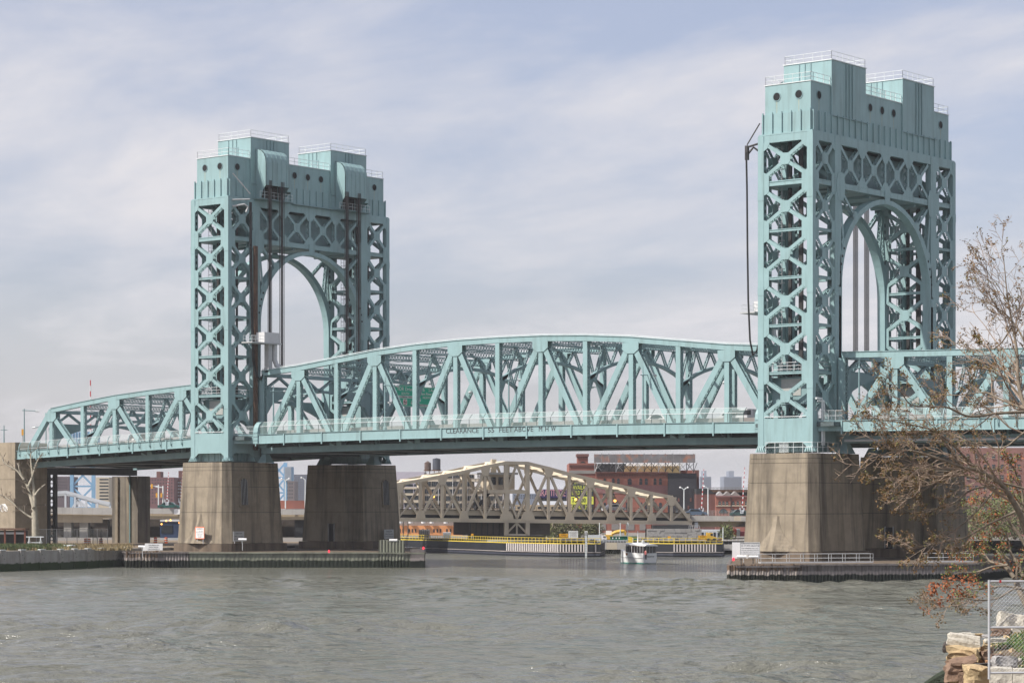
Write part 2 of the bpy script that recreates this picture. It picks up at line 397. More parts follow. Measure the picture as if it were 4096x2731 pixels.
        # --- things inside the leg: machinery ropes, guides, ladder
        for i, (gx, gy, gw) in enumerate(((-5.2, ya+3.0, .42), (-4.3, ya+3.9, .3), (-3.3, ya+2.6, .5), (-2.6, ya+4.4, .26), (-4.8, ya+5.0, .22))):
            P('guide_rail', ('gr', i), lambda: MB().box(gx-gw/2, gx+gw/2, gy-ya-.12, gy-ya+.12, 24.8, 55), M_dark, (X0, ya, 0))
        def ladder():
            b = MB(); x, y = -6.2, 2.2
            for q in (-.28, .28): b.tube([(x+q, y, 20), (x+q, y, 54.5)], .05, 4)
            for i in range(57): b.tube([(x-.28, y, 20.3+i*.6), (x+.28, y, 20.3+i*.6)], .03, 4)
            for i in range(19):
                z = 21+i*1.8; b.tube([(x-.28, y, z), (x-.4, y+.5, z), (x, y+.85, z), (x+.4, y+.5, z), (x+.28, y, z)], .03, 4, False)
            return b
        P('ladder', 'ladder', ladder, M_galv, (X0, ya, 0))
        for z in (25.75, 49.3):
            P('platform', ('pf', z), lambda: MB().box(-TOWER_A+.9, -.9, .8, 5.9, z-.12, z), M_teal2, (X0, ya, 0))
        # operator cabin on the road level of the leg, with a shutter
        P('cabin', 'cab', lambda: MB().box(-7.0, -1.6, 1.6, 5.2, 21.8, 25.2), M_teal2, (X0, ya, 0))
        P('roller_shutter', 'shut', lambda: sum_boxes([(-5.6, -2.7, 1.52, 1.6, 22.9+.14*i, 23.02+.14*i) for i in range(15)]), M_shutter, (X0, ya, 0))
        def rr():
            b = MB()
            for z in (26.15, 26.6, 27.0): b.tube([(-TOWER_A+.9, .5, z), (-.9, .5, z)], .035, 5); b.tube([(-.45, .9, z), (-.45, 5.3, z)], .035, 5)
            for i in range(7): b.tube([(-TOWER_A+.95+i*1.03, .5, 25.7), (-TOWER_A+.95+i*1.03, .5, 27)], .035, 5)
            return b
        P('landing_rail', 'rr', rr, M_galv, (X0, ya, 0))
        for z0 in (16.0,):
            P('walk_rail', 'wr', lambda: MB().tube([(-7.1, -.05, 20.2), (-1.0, -.05, 20.2)], .05, 5), M_rail, (X0, ya, 0))
    P('tower_deck', 'tdk', lambda: MB().box(-9.1, 3.05, LEG+.1, TOWER_B-LEG-.1, 18.85, 19.5), M_tealshade, O)
    for ya in (1.0, TOWER_B-LEG+.8): P('tower_walk', ('twk', ya), lambda: MB().box(-9.1, 2.4, ya, ya+5.0, 18.95, 19.45), M_tealshade, O)
    for i in range(5): P('deck_girder', ('tdg', i), lambda: MB().box(-8.6+i*2.0, -8.2+i*2.0, LEG+.2, TOWER_B-LEG-.2, 16.9, 18.84), M_tealshade, O)
    # --- the top truss and arch between the legs, on both road faces
    for fx, n in ((-.05, V(1,0,0)), (-TOWER_A+.05, V(-1,0,0))):
        e = V(0, 1, 0); dp = .62; F = 'f' if fx > -1 else 'b'
        P('top_chord', 'tch'+F, lambda: MB().beam(V(fx-n.x*.3, .02, 55.12), V(fx-n.x*.3, TOWER_B-.02, 55.12), n, 1.05, .6), M_teal, O)
        P('bottom_chord', 'bch'+F, lambda: MB().beam(V(fx-n.x*.3, LEG, 49.45), V(fx-n.x*.3, TOWER_B-LEG, 49.45), n, .72, .6), M_teal, O)
        ys = [9.05, 14.9, 20.75, 26.6]
        for i, yc in enumerate(ys):
            c = V(fx, yc-ys[0]+9.05, 52.2); loc = (X0, yc-ys[0], 0); cc = V(fx, 9.05, 52.2)
            hw = 2.92 if True else 0
            for q in (-1, 1):
                for s_ in (-1, 1):
                    laced(T, 'brace', cc+e*(s_*.45)+V(0,0,s_*q*.5)-n*(dp/2), cc+e*(s_*(hw-.55))+V(0,0,s_*q*2.25)-n*(dp/2), n, .42, dp, M_teal, loc, pitch=.5, key=('tb', F, q, s_))
            g = .68
            P('gusset_plate', 'tgus'+F, lambda: MB().prism([cc+e*a+V(0,0,b) for a, b in ((-g,-.42),(-.42,-g),(.42,-g),(g,-.42),(g,.42),(.42,g),(-.42,g),(-g,.42))], n*.03), M_teal, loc)
        for yv in (11.98, 17.83, 23.68):
            laced(T, 'post', V(fx, 11.98, 49.8)-n*(dp/2), V(fx, 11.98, 54.6)-n*(dp/2), n, .42, dp, M_teal, (X0, yv-11.98, 0), pitch=.5, key=('tp', F))
            for zz, sg in ((49.8, 1), (54.6, -1)):
                P('node_plate', ('np', F, zz), lambda: MB().prism([V(fx, 11.98+a, zz+sg*b) for a, b in ((-1.5, -.1), (-.95, .45), (-.42, 1.15), (.42, 1.15), (.95, .45), (1.5, -.1))], n*.025), M_teal, (X0, yv-11.98, 0))
        # arch ring
        yc, zc, R = TOWER_B/2, 36.9, 11.22
        def ring():
            b = MB(); inn = []; out = []
            m = 40
            for i in range(m+1):
                a = math.pi*i/m; th = .62+.42*abs(math.cos(a))**3
                inn.append(V(fx+n.x*.05, yc-R*math.cos(a), zc+R*math.sin(a))); ro = R+th
                out.append(V(fx+n.x*.05, max(LEG-.25, min(TOWER_B-LEG+.25, yc-ro*math.cos(a))), zc+ro*math.sin(a)))
            d = -n*1.15
            for i in range(m): b.prism([inn[i], out[i], out[i+1], inn[i+1]], d)
            return b
        A = P('arch_rib', 'arch'+F, ring, M_teal, O)
        for s_ in (-1, 1):
            ylo = yc+s_*R
            put('arch_leg', MB().prism([V(fx+n.x*.05, ylo, zc), V(fx+n.x*.05, ylo+s_*.75, zc), V(fx+n.x*.05, ylo+s_*.75, 20.2), V(fx+n.x*.05, ylo+s_*.12, 20.2)], -n*1.15), M_teal, A, O)
            nd = V(fx-n.x*.35, yc+s_*(TOWER_B/2-LEG+.15), 49.2)
            for an in (49, 27):
                a = rad(an); rr_ = R+.75; tip = V(fx-n.x*.35, yc+s_*rr_*math.cos(a), zc+rr_*math.sin(a))
                laced(T, 'spandrel_strut', nd, tip, n, .38, .6, M_teal, O, pitch=.45)
                put('spandrel_plate', MB().disc(tip+n*.32, n, .62, 8, .04), M_teal, A, O)
            for i in range(4):
                a = rad(8+5.2*i); rr_ = R+.5
                put('arch_hole', MB().disc(V(fx+n.x*.055, yc+s_*rr_*math.cos(a), zc+rr_*math.sin(a)), n, .17, 10, .012), M_hole, A, O)
            put('column_node', MB().prism([V(fx+n.x*.08, nd.y+a, nd.z+b) for a, b in ((-1.0, -.5), (-.6, -1.6), (.6, -1.6), (1.0, -.5), (1.0, .9), (.6, 1.9), (-.6, 1.9), (-1.0, .9))], n*.02), M_teal, A, O)
        put('crown_block', MB().box(min(fx, fx+n.x*.09), max(fx, fx+n.x*.09), yc-.62, yc+.62, 48.2, 49.9), M_teal, A, O)
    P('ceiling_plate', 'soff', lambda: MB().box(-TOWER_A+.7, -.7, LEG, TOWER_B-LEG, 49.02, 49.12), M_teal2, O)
    for i in range(4):
        y = 9.05+5.85*i; P('cross_beam', 'crb', lambda: MB().box(-TOWER_A+.7, -.7, -.2, .2, 48.7, 49.0), M_teal2, (X0, y, 0))
    P('machinery_floor', 'mfl', lambda: MB().box(-TOWER_A+.1, -.1, .1, TOWER_B-.1, 55.58, 55.78), M_teal, O)
    for i in range(13):
        P('floor_joist', 'joist', lambda: MB().box(-TOWER_A+.7, -.7, -.12, .12, 54.9, 55.55), M_teal2, (X0, 1.6+2.77*i, 0))
    # --- machinery house
    P('house_skirt', 'hsk', lambda: MB().box(-7.75, -.45, .45, 35.95, 55.8, 58.3), M_teal, O)
    P('house_body', 'hbd', lambda: MB().box(-7.45, -.72, .68, 35.72, 58.3, 61.95), M_teal, O)
    for y0 in (5.3, 23.05):
        t = P('house_tower', 'htw', lambda: MB().box(-7.62, -.52, 0, 8.35, 58.1, 65.2), M_teal, (X0, y0, 0))
        for i in range(3):
            for nm, bx in (('house_rib', (-.5, -.4, 3.4+.75*i, 3.52+.75*i, 58.3, 65.1)), ('house_rib', (-5.35+.85*i, -5.23+.85*i, -.09, 0, 62.0, 65.1)), ('house_rib', (-7.72, -7.62, 3.4+.75*i, 3.52+.75*i, 58.3, 65.1))):
                put(nm, MB().box(*bx), M_teal2, t, (X0, y0, 0))
        put('coping', MB().box(-7.72, -.42, -.1, 8.45, 65.2, 65.3), M_rail, t, (X0, y0, 0))
        put('roof_hatch', MB().box(-4.4, -3.2, -.06, 0, 61.95, 63.9), M_teal2, t, (X0, y0, 0))
    P('coping', 'hcp', lambda: MB().box(-7.53, -.64, .6, 35.8, 61.95, 62.05), M_rail, O)
    for i in range(6):
        x = -7.6+1.4*i
        P('skirt_rib', 'srx', lambda: MB().box(-.07, .07, .27, .45, 55.85, 58.5), M_teal, (X0+x, 0, 0)); P('skirt_rib', 'srx2', lambda: MB().box(-.07, .07, 35.95, 36.13, 55.85, 58.5), M_teal, (X0+x, 0, 0))
    for i in range(25):
        y = .7+1.46*i
        if not any(a < y < a+8.9 for a in ()):
            P('skirt_rib', 'sry', lambda: MB().box(-.45, -.27, -.07, .07, 55.85, 58.35), M_teal, (X0, y, 0)); P('skirt_rib', 'sry2', lambda: MB().box(-7.93, -7.75, -.07, .07, 55.85, 58.35), M_teal, (X0, y, 0))
    for y0 in (5.3, 23.05):
        P('drip_ledge', 'dl', lambda: MB().box(-.5, -.26, 0, 8.9, 58.12, 58.2), M_teal2, (X0, y0, 0))
    def hole(c, n, key):
        n = Vector(n); b = P('porthole', ('ph', key), lambda: MB().ring(V(0,0,0), n, .5, .6, .06), M_teal2, (X0+c[0], c[1], c[2]))
        put('porthole_dark', MB().disc(V(0,0,0), n, .5, 18, .015), M_hole, b, (X0+c[0], c[1], c[2]))  # dark disc stands in for the unlit inside of an unglazed opening
        put('rust_run', MB().prism([n*.004+n.cross(V(0,0,1))*q+V(0,0,z) for q, z in ((-.05, -.6), (.05, -.6), (.03, -2.1), (-.03, -2.1))], n*.004), M_runoff, b, (X0+c[0], c[1], c[2]))
    for x in (-5.7, -2.45): hole((x, .68, 60.45), (0,-1,0), 'f')
    for y in (2.6, 15.05, 18.03, 21.0, 33.5): hole((-.72, y, 60.4), (1,0,0), 's')
    for y in (2.6, 15.05, 18.03, 21.0, 33.5): hole((-7.45, y, 60.4), (-1,0,0), 't')
    # --- roof railings
    def rail(pts, z):
        b = MB()
        for (xa, ya_), (xb, yb_) in zip(pts, pts[1:]):
            Ln = math.hypot(xb-xa, yb_-ya_); k = max(1, round(Ln/1.35))
            for h in (.5, 1.05): b.tube([(xa, ya_, z+h), (xb, yb_, z+h)], .035, 5)
            for i in range(k+1): q = i/k; b.tube([(xa+(xb-xa)*q, ya_+(yb_-ya_)*q, z), (xa+(xb-xa)*q, ya_+(yb_-ya_)*q, z+1.05)], .03, 5)
        return b
    for pts, z in (([(-.75, 5.2), (-.75, .75), (-7.4, .75), (-7.4, 5.2)], 62.05), ([(-.75, 13.8), (-.75, 22.9)], 62.05), ([(-7.4, 13.8), (-7.4, 22.9)], 62.05), ([(-.75, 31.6), (-.75, 35.6), (-7.4, 35.6), (-7.4, 31.6)], 62.05),
                   ([(-7.5, 5.4), (-.6, 5.4), (-.6, 13.55), (-7.5, 13.55), (-7.5, 5.4)], 65.3), ([(-7.5, 23.15), (-.6, 23.15), (-.6, 31.3), (-7.5, 31.3), (-7.5, 23.15)], 65.3)):
        put('roof_railing', rail(pts, z), M_rail, T, O)
    return T
def sum_boxes(bs):
    b = MB()
    for q in bs: b.box(*q)
    return b
M_shutter = mat('shutter_grey', (.45, .46, .44), .6, .08, 2)
M_runoff = mat('rust_stain', (.36, .38, .28), .8, .2, 3)
def hoods(T, X0, s):
    """curved sheave hoods on the side towards the lift span; s = +1 when that side is +x"""
    xf = X0-.5 if s > 0 else X0-7.65
    for y0 in (6.3, 24.0):
        prof = [(0, 63.5), (.7, 63.45), (1.35, 63.2), (1.85, 62.7), (2.15, 62.1), (2.25, 61.4), (2.25, 57.9)]
        h = MB(); m = len(prof); w = 5.1
        for (a, z0), (b_, z1) in zip(prof, prof[1:]):
            h.prism([V(xf+s*a, y0, z0), V(xf+s*b_, y0, z1), V(xf+s*(b_-.08), y0, z1-.03), V(xf+s*(a-.08 if a > .1 else a), y0, z0-.08)], (0, w, 0))
        hd = put('sheave_hood', h, M_teal, T)
        for yy in (y0, y0+w-.06):
            put('hood_cheek', MB().prism([V(xf+s*a, yy, z) for a, z in prof]+[V(xf+s*1.6, yy, 57.2), V(xf+s*1.2, yy, 55.95), V(xf, yy, 55.9)], (0, .06, 0)), M_teal, hd)
        for i in range(5):
            yy = y0+.45+i*1.0; r_ = MB()
            for (a, z0), (b_, z1) in zip(prof, prof[1:]): r_.beam(V(xf+s*(a+.02), yy, z0+.02), V(xf+s*(b_+.02), yy, z1), V(0,1,0), .05, .07)
            put('hood_seam', r_, M_teal, hd)
        put('hood_inside', MB().box(min(xf+s*.1, xf+s*.2), max(xf+s*.1, xf+s*.2), y0+.1, y0+w-.1, 56.0, 58.4), M_hole, hd)
        # side lobe and service ledge
        pr2 = [(0, 61.8), (.6, 61.6), (1.1, 61.0), (1.4, 60.2), (1.45, 57.4)]
        l = MB()
        for (a, z0), (b_, z1) in zip(pr2, pr2[1:]):
            l.prism([V(xf+s*a, y0+w, z0), V(xf+s*b_, y0+w, z1), V(xf+s*b_*.9, y0+w, z1-.05), V(xf+s*a*.9, y0+w, z0-.08)], (0, 1.25, 0))
        l.prism([V(xf+s*a, y0+w+1.2, z) for a, z in pr2]+[V(xf, y0+w+1.2, 56.6)], (0, .05, 0))
        put('side_hood', l, M_teal, T)
        dr = put('hood_landing', MB().box(min(xf, xf+s*1.9), max(xf, xf+s*1.9), y0-.9, y0+w+1.4, 55.75, 55.87), M_teal2, T)
        b = MB()
        for z in (56.4, 56.9): b.tube([V(xf+s*1.7, y0-.7, z), V(xf+s*1.7, y0+w+1.3, z)], .03, 5)
        for i in range(8): b.tube([V(xf+s*1.7, y0-.7+i, 55.87), V(xf+s*1.7, y0-.7+i, 56.9)], .03, 5)
        put('landing_rail', b, M_rail, dr)
        sh = put('sheave', MB().ring(V(xf+s*.35, y0+1.2, 59.4), (0,1,0), .5, 1.6, 2.6, 24), M_dark, T)
    put('service_walk', MB().box(min(xf, xf+s*1.0), max(xf, xf+s*1.0), 13.6, 23.4, 55.72, 55.84), M_teal2, T)
tR = tower(0.0, 'near teal lift tower by the budding tree, its flat house side towards the viewer')
tL = dup(tR, (-103, 0, 0), 'far teal lift tower with curved hoods over its ropes on the channel side')
hoods(tR, 0.0, -1); hoods(tL, -103.0, 1)
# counterweights hanging behind the top truss
for X0, w in ((0, 'near'), (-103, 'far')):
    o = put('counterweight', MB().box(X0-6.6, X0-1.5, 7.4, 29.0, 49.6, 54.4), M_teal2)
    tag(o, f'dull teal counterweight block hanging behind the top truss of the {w} tower', 'counterweight', 'counterweights')
# ropes: each bundle a thing, each rope a part
def ropes(x, y0, y1, z0, z1, label):
    R_ = thing('lifting_rope_bundle', label, 'ropes', (x, (y0+y1)/2, z0), 'lifting ropes')
    n = 6; b = MB().tube([(0, 0, z0), (0, 0, z1)], .055, 6).mesh('rope')
    for i in range(n): put('rope', b, M_rope, R_, (x+(.12 if i % 2 else -.12), y0+(y1-y0)*i/(n-1), 0))
ropes(-101.2, 6.8, 7.35, 30.0, 58.6, 'dark rope bundle left of the pair hanging by the near leg of the far tower')
ropes(-101.2, 9.35, 10.05, 30.0, 58.6, 'dark rope bundle right of the pair inside the near side of the far tower arch')
ropes(-101.2, 24.0, 24.6, 30.0, 58.6, 'dark rope bundle left of the pair before the far leg of the far tower')
ropes(-101.2, 26.7, 27.4, 30.0, 58.6, 'dark rope bundle right of the pair before the far leg of the far tower')
ropes(-9.6, 25.9, 26.6, 29.6, 58.6, 'left of the two dark rope bundles seen through the near tower arch')
ropes(-9.6, 28.8, 29.5, 29.6, 58.6, 'right of the two dark rope bundles seen through the near tower arch')
# ================================================================== truss spans
def ray_(u, v): return FW+RT*((u-2048)/FPX)+UP*((HROW-v)/FPX)
def onX(u, v, X): g = ray_(u, v); return Vector((CX, CY, CZ))+g*((X-CX)/g.x)
def onY(u, v, Y): g = ray_(u, v); return Vector((CX, CY, CZ))+g*((Y-CY)/g.y)
YN, YF, FN, FF = 6.0, 30.4, 2.7, 33.7
BAY = 7.72
M_deck = mat('deck_concrete', (.22, .21, .2), .9, .15, .5)
M_screen = bpy.data.materials.new('mesh_screen'); M_screen.use_nodes = True
def _screen(m, dens, col):
    nt = m.node_tree; N = nt.nodes; L = nt.links; b = N['Principled BSDF']; b.inputs['Base Color'].default_value = (*col, 1); b.inputs['Roughness'].default_value = .6
    tr = N.new('ShaderNodeBsdfTransparent'); mx = N.new('ShaderNodeMixShader'); mx.inputs[0].default_value = dens
    L.new(tr.outputs[0], mx.inputs[1]); L.new(b.outputs[0], mx.inputs[2]); L.new(mx.outputs[0], N['Material Output'].inputs[0])
_screen(M_screen, .23, (.40, .55, .52))
M_screen2 = bpy.data.materials.new('thin_mesh_screen'); M_screen2.use_nodes = True; _screen(M_screen2, .16, (.5, .58, .55))
def prism_x(mb, x0, z0a, z0b, x1, z1a, z1b, y0, y1):              # slab between two stations, bottom a and top b
    return mb.add([(x0,y0,z0a),(x1,y0,z1a),(x1,y1,z1a),(x0,y1,z0a),(x0,y0,z0b),(x1,y0,z1b),(x1,y1,z1b),(x0,y1,z0b)], [(0,3,2,1),(4,5,6,7),(0,1,5,4),(1,2,6,5),(2,3,7,6),(3,0,4,7)])
def span(label, xs, tz, zf, top_at, fx0, fx1, style, cat='bridge span'):
    """xs panel points, tz {index: top of top chord}, zf(x) fascia top, top_at indices where diagonals meet the top chord"""
    T = thing('truss_span', label, cat, ((xs[0]+xs[-1])/2, 18.2, 17), 'bridge spans')
    zc = lambda x: zf(x)-2.35                                      # centre of the bottom chord
    n = V(0, -1, 0); nx = len(xs)
    for Y in (YN, YF):
        for i in range(nx-1):
            a, b = xs[i], xs[i+1]
            if i in tz and i+1 in tz:
                c = put('top_chord', MB().beam((a, Y, tz[i]-.4), (b, Y, tz[i+1]-.4), n, .74, .8), M_teal, T)
                put('chord_flange', MB().beam((a, Y, tz[i]-.02), (b, Y, tz[i+1]-.02), n, .07, 1.0), M_teal, c)
                if style == 'lift':
                    w = MB().beam((a, Y-.2, tz[i]+.24), (b, Y-.2, tz[i+1]+.24), n, .06, .06)
                    for q in range(4): x = a+(b-a)*q/4; z = tz[i]+(tz[i+1]-tz[i])*q/4; w.beam((x, Y-.2, z), (x, Y-.2, z+.24), n, .05, .05)
                    w.beam((a, Y+.1, tz[i]+.1), (b, Y+.1, tz[i+1]+.1), n, .08, .5)
                    put('chord_walk', w, M_rail, c)
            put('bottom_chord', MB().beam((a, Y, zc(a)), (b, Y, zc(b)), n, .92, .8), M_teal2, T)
        for i in range(nx):
            x = xs[i]
            if i not in tz: continue
            full = True
            top = tz[i]-.78; end = i in (0, nx-1)
            w = 1.0 if end else .74
            laced(T, 'post', (x, Y, zc(x)+.4), (x, Y, top), n, w, .72, M_teal, pitch=.5, double=end)
            if i in top_at:
                g = MB()
                for q in (-1, 1):
                    g.prism([(x+a, Y+q*.42, tz[i]+z) for a, z in ((-1.35, -.76), (1.35, -.76), (1.35, -1.7), (.6, -2.25), (-.6, -2.25), (-1.35, -1.7))], (0, q*.04, 0))
                put('gusset_plate', g, M_teal, T)
            else:
                g = MB()
                for q in (-1, 1):
                    g.prism([(x+a, Y+q*.42, zc(x)+z) for a, z in ((-1.2, .45), (1.2, .45), (1.2, .9), (.5, 1.7), (-.5, 1.7), (-1.2, .9))], (0, q*.04, 0))
                put('gusset_plate', g, M_teal, T)
        for i in top_at:
            for j in (i-1, i+1):
                if not 0 <= j < nx: continue
                if i not in tz: continue
                sg = 1 if j > i else -1
                p1 = V(xs[i]+sg*.55, Y, tz[i]-1.5); p0 = V(xs[j]-sg*.35, Y, zc(xs[j])+.7)
                if j not in tz:                                     # inclined end post carries the chord down
                    p1 = V(xs[i]-.1, Y, tz[i]-.45); p0 = V(xs[j], Y, zc(xs[j])+.3)
                    c = put('end_post', MB().beam(p0, p1, n, .9, .8), M_teal, T)
                else: laced(T, 'diagonal', p0, p1, n, .84, .72, M_teal, pitch=.5)
    # --- sway frames between the trusses
    for i in range(nx):
        if i not in tz: continue
        x = xs[i]; zt = tz[i]-.45; end = i in (0, nx-1)
        if end or (i in top_at and (i-1 not in tz or i+1 not in tz)):
            m = 16; ys = [YN+.4+(YF-YN-.8)*k/m for k in range(m+1)]
            low = [zt-5.4+3.0*math.sin(math.pi*k/m)**.7 if 0 < k < m else zt-6.4 for k in range(m+1)]
            pr = MB()
            for k in range(m): pr.prism([(x-.25, ys[k], low[k]), (x-.25, ys[k+1], low[k+1]), (x-.25, ys[k+1], zt-2.1), (x-.25, ys[k], zt-2.1)], (.5, 0, 0))
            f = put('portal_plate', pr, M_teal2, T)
            st = MB(); st.box(x-.35, x+.35, YN+.4, YF-.4, zt-.45, zt+.1); put('portal_strut', st, M_teal2, f)
            for k in range(8):
                y0 = YN+.6+(YF-YN-1.2)*k/8; y1 = YN+.6+(YF-YN-1.2)*(k+1)/8
                laced(T, 'portal_brace', (x, y0, zt-2.2 if k % 2 == 0 else zt-.5), (x, y1, zt-.5 if k % 2 == 0 else zt-2.2), V(1,0,0), .3, .5, M_teal2, pitch=.45)
            continue
        if i in top_at:
            pass
        s_ = MB()
        for z in (zt+.1, zt-.75):
            s_.beam((x, YN+.4, z), (x, YF-.4, z), V(1,0,0), .12, .5)
        o = put('sway_strut', s_, M_teal2, T)
        lc = MB(); lacing(lc, (x, YN+.4, zt-.32), (x, YF-.4, zt-.32), V(0,0,1), .5, .85, .62, double=True); put('lacing', lc, M_teal2, o)
        if i in top_at: continue
        m = 14; pts = []
        for k in range(m+1):
            q = k/m; y = YN+.35+(YF-YN-.7)*q; pts.append(V(x, y, zt-2.55-2.9*abs(2*q-1)**2.2))
        a_ = MB()
        for p, q in zip(pts, pts[1:]): a_.beam(p, q, V(1,0,0), .42, .5)
        for q in (0, m): a_.prism([pts[q]+V(-.25, 0, .3), pts[q]+V(-.25, (1 if q == 0 else -1)*1.5, .35+.5), pts[q]+V(-.25, 0, -2.2)], (.5, 0, 0))
        ar = put('sway_arch', a_, M_teal2, T)
        for k in range(1, m):
            up = k % 2 == 1
            p0 = pts[k] if up else V(x, pts[k].y, zt-.75); p1 = V(x, pts[k+1].y, zt-.75) if up else pts[k+1]
            if k < m: laced(T, 'sway_web', p0+V(0, .1, .1), p1, V(1,0,0), .26, .42, M_teal2, pitch=.42)
    for i in range(nx-1):
        if i in tz and i+1 in tz:
            for ya, yb in (((YN, YF),) if i % 2 else ((YF, YN),)):
                ym = (ya+yb)/2
                laced(T, 'top_lateral', (xs[i], ya, tz[i]-.8), (xs[i+1], ym, tz[i+1]-.8), V(0,0,1), .3, .35, M_teal2, pitch=1.2)
                laced(T, 'top_lateral', (xs[i], yb, tz[i]-.8), (xs[i+1], ym, tz[i+1]-.8), V(0,0,1), .3, .35, M_teal2, pitch=1.2)
    # --- floor
    st = [fx0]+[x for x in xs if fx0+.3 < x < fx1-.3]+[fx1]
    dk = MB()
    for a, b in zip(st, st[1:]): prism_x(dk, a, zf(a)-.5, zf(a)-.12, b, zf(b)-.5, zf(b)-.12, FN+.12, FF-.12)
    put('deck_slab', dk, M_tealshade, T)
    dt = MB()
    for a, b in zip(st, st[1:]): prism_x(dt, a, zf(a)-.12, zf(a)-.08, b, zf(b)-.12, zf(b)-.08, FN+.3, FF-.3)
    put('road_surface', dt, M_deck, T)
    for y in (7.0, 29.2):
        bm_ = MB()
        for a, b in zip(st, st[1:]): prism_x(bm_, a, zf(a)-.12, zf(a)+.7, b, zf(b)-.12, zf(b)+.7, y, y+.25)
        put('road_barrier', bm_, M_deck, T)
    for x in [q for q in xs if fx0-.5 <= q <= fx1+.5]:
        f = put('floor_beam', MB().box(x-.25, x+.25, YN+.4, YF-.4, zf(x)-2.78, zf(x)-.5), M_tealshade, T)
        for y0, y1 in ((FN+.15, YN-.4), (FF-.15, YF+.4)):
            put('bracket', MB().prism([(x-.12, y0, zf(x)-.5), (x-.12, y1, zf(x)-.5), (x-.12, y1, zf(x)-1.95), (x-.12, y0, zf(x)-.95)], (.24, 0, 0)), M_tealshade, f)
    for k in range(8):
        y = YN+2.2+k*2.86; s_ = MB()
        for a, b in zip(st, st[1:]): s_.beam((a, y, zf(a)-1.1), (b, y, zf(b)-1.1), V(0,1,0), 1.15, .28)
        put('stringer', s_, M_tealshade, T)
    for i in range(nx-1):
        a, b = xs[i], xs[i+1]; ya, yb = (YN, YF) if i % 2 == 0 else (YF, YN)
        put('bottom_lateral', MB().beam((a, ya, zf(a)-2.7), (b, yb, zf(b)-2.7), V(0,0,1), .45, .1), M_grey, T)
    # --- fascia girders, stiffeners, fence
    for Y, sg in ((FN, -1), (FF, 1)):
        for a, b in zip(st, st[1:]):
            g = put('fascia_panel', prism_x(MB(), a, zf(a)-1.36, zf(a)-.06, b, zf(b)-1.36, zf(b)-.06, Y-.06, Y+.06), M_teal, T)
            put('fascia_flange', prism_x(prism_x(MB(), a, zf(a)-.06, zf(a), b, zf(b)-.06, zf(b), Y-.2, Y+.25), a, zf(a)-1.42, zf(a)-1.36, b, zf(b)-1.42, zf(b)-1.36, Y-.16, Y+.2), M_teal, g)
        for x in st:
            put('stiffener', MB().box(x-.1, x+.1, Y-.2 if sg < 0 else Y+.06, Y-.06 if sg < 0 else Y+.2, zf(x)-1.75, zf(x)-.06), M_teal, T)
    pit = 2.4125; k0 = math.ceil((fx0+.4)/pit); k1 = math.floor((fx1-.4)/pit)
    for k in range(k0, k1+1):
        x = k*pit; z = zf(x); sl = (zf(x+pit)-z)
        if style == 'lift':
            p = put('fence_post', MB().tube([(0, 0, 0), (0, 0, 1.15), (0, .72, 1.85)], .045, 5), M_fpost, T, (x, FN, z))
            if k < k1:
                sc = MB(); sc.add([(0, 0, .05), (pit, 0, sl+.05), (pit, 0, sl+1.15), (0, 0, 1.15), (pit, .72, sl+1.85), (0, .72, 1.85)], [(0,1,2,3), (3,2,4,5)])
                put('fence_screen', sc, M_screen, T, (x, FN, z))
                put('fence_rail', MB().tube([(0, -.03, 1.15), (pit, -.03, sl+1.15)], .04, 4).tube([(0, .72, 1.85), (pit, .72, sl+1.85)], .025, 4), M_rail, T, (x, FN, z))
        else:
            put('fence_post', MB().tube([(0, -.26, -.85), (0, -.3, -.2), (0, -.28, .5), (0, -.05, 1.05), (0, .25, 1.35)], .07, 5).box(-.08, .08, -.3, -.04, -.9, -.65), M_teal, T, (x, FN, z))
            if k < k1:
                sc = MB(); sc.add([(0, -.2, .05), (pit, -.2, sl+.05), (pit, -.24, sl+.6), (0, -.24, .6), (pit, .2, sl+1.33), (0, .2, 1.33)], [(0,1,2,3), (3,2,4,5)])
                put('fence_screen', sc, M_screen2, T, (x, FN, z))
                put('fence_rail', MB().tube([(0, -.1, .25), (pit, -.1, sl+.25)], .035, 4).tube([(0, .2, 1.35), (pit, .2, sl+1.35)], .025, 4), M_rail, T, (x, FN, z))
    return T
M_fpost = mat('fence_post_dark', (.09, .12, .12), .6, .2, 2)
XL = [-101.55+BAY*i for i in range(13)]
tzl = dict(enumerate([29.55, 30.08, 30.9, 31.72, 32.25, 32.55, 32.62, 32.55, 32.25, 31.72, 30.9, 30.08, 29.55]))
zl = lambda x: 19.76+.28*(1-((x+55.23)/46.3)**2)
lift = span('long teal lift span with arched top chord and clearance lettering between the two towers', XL, tzl, zl, (1, 3, 5, 7, 9, 11), -99.7, -9.6, 'lift')
XA = [-157.92+BAY*i for i in range(7)]
zla = lambda x: 19.55+(x+111)*.0325
approachL = span('teal approach truss with sloping end post left of the far tower, above the land', XA, {1: 25.1, 2: 26.0, 3: 26.8, 4: 27.35, 5: 27.8, 6: 28.2}, zla, (1, 3, 5), -157.0, -111.4, 'approach')
XR = [.75+7.6*i for i in range(7)]
zra = lambda x: 19.73-.008*x
approachR = span('teal approach truss right of the near tower, seen behind the budding branches', XR, {i: 28.43-.021*(XR[i]) for i in range(7)}, zra, (1, 3, 5), 2.6, 46.0, 'approach')
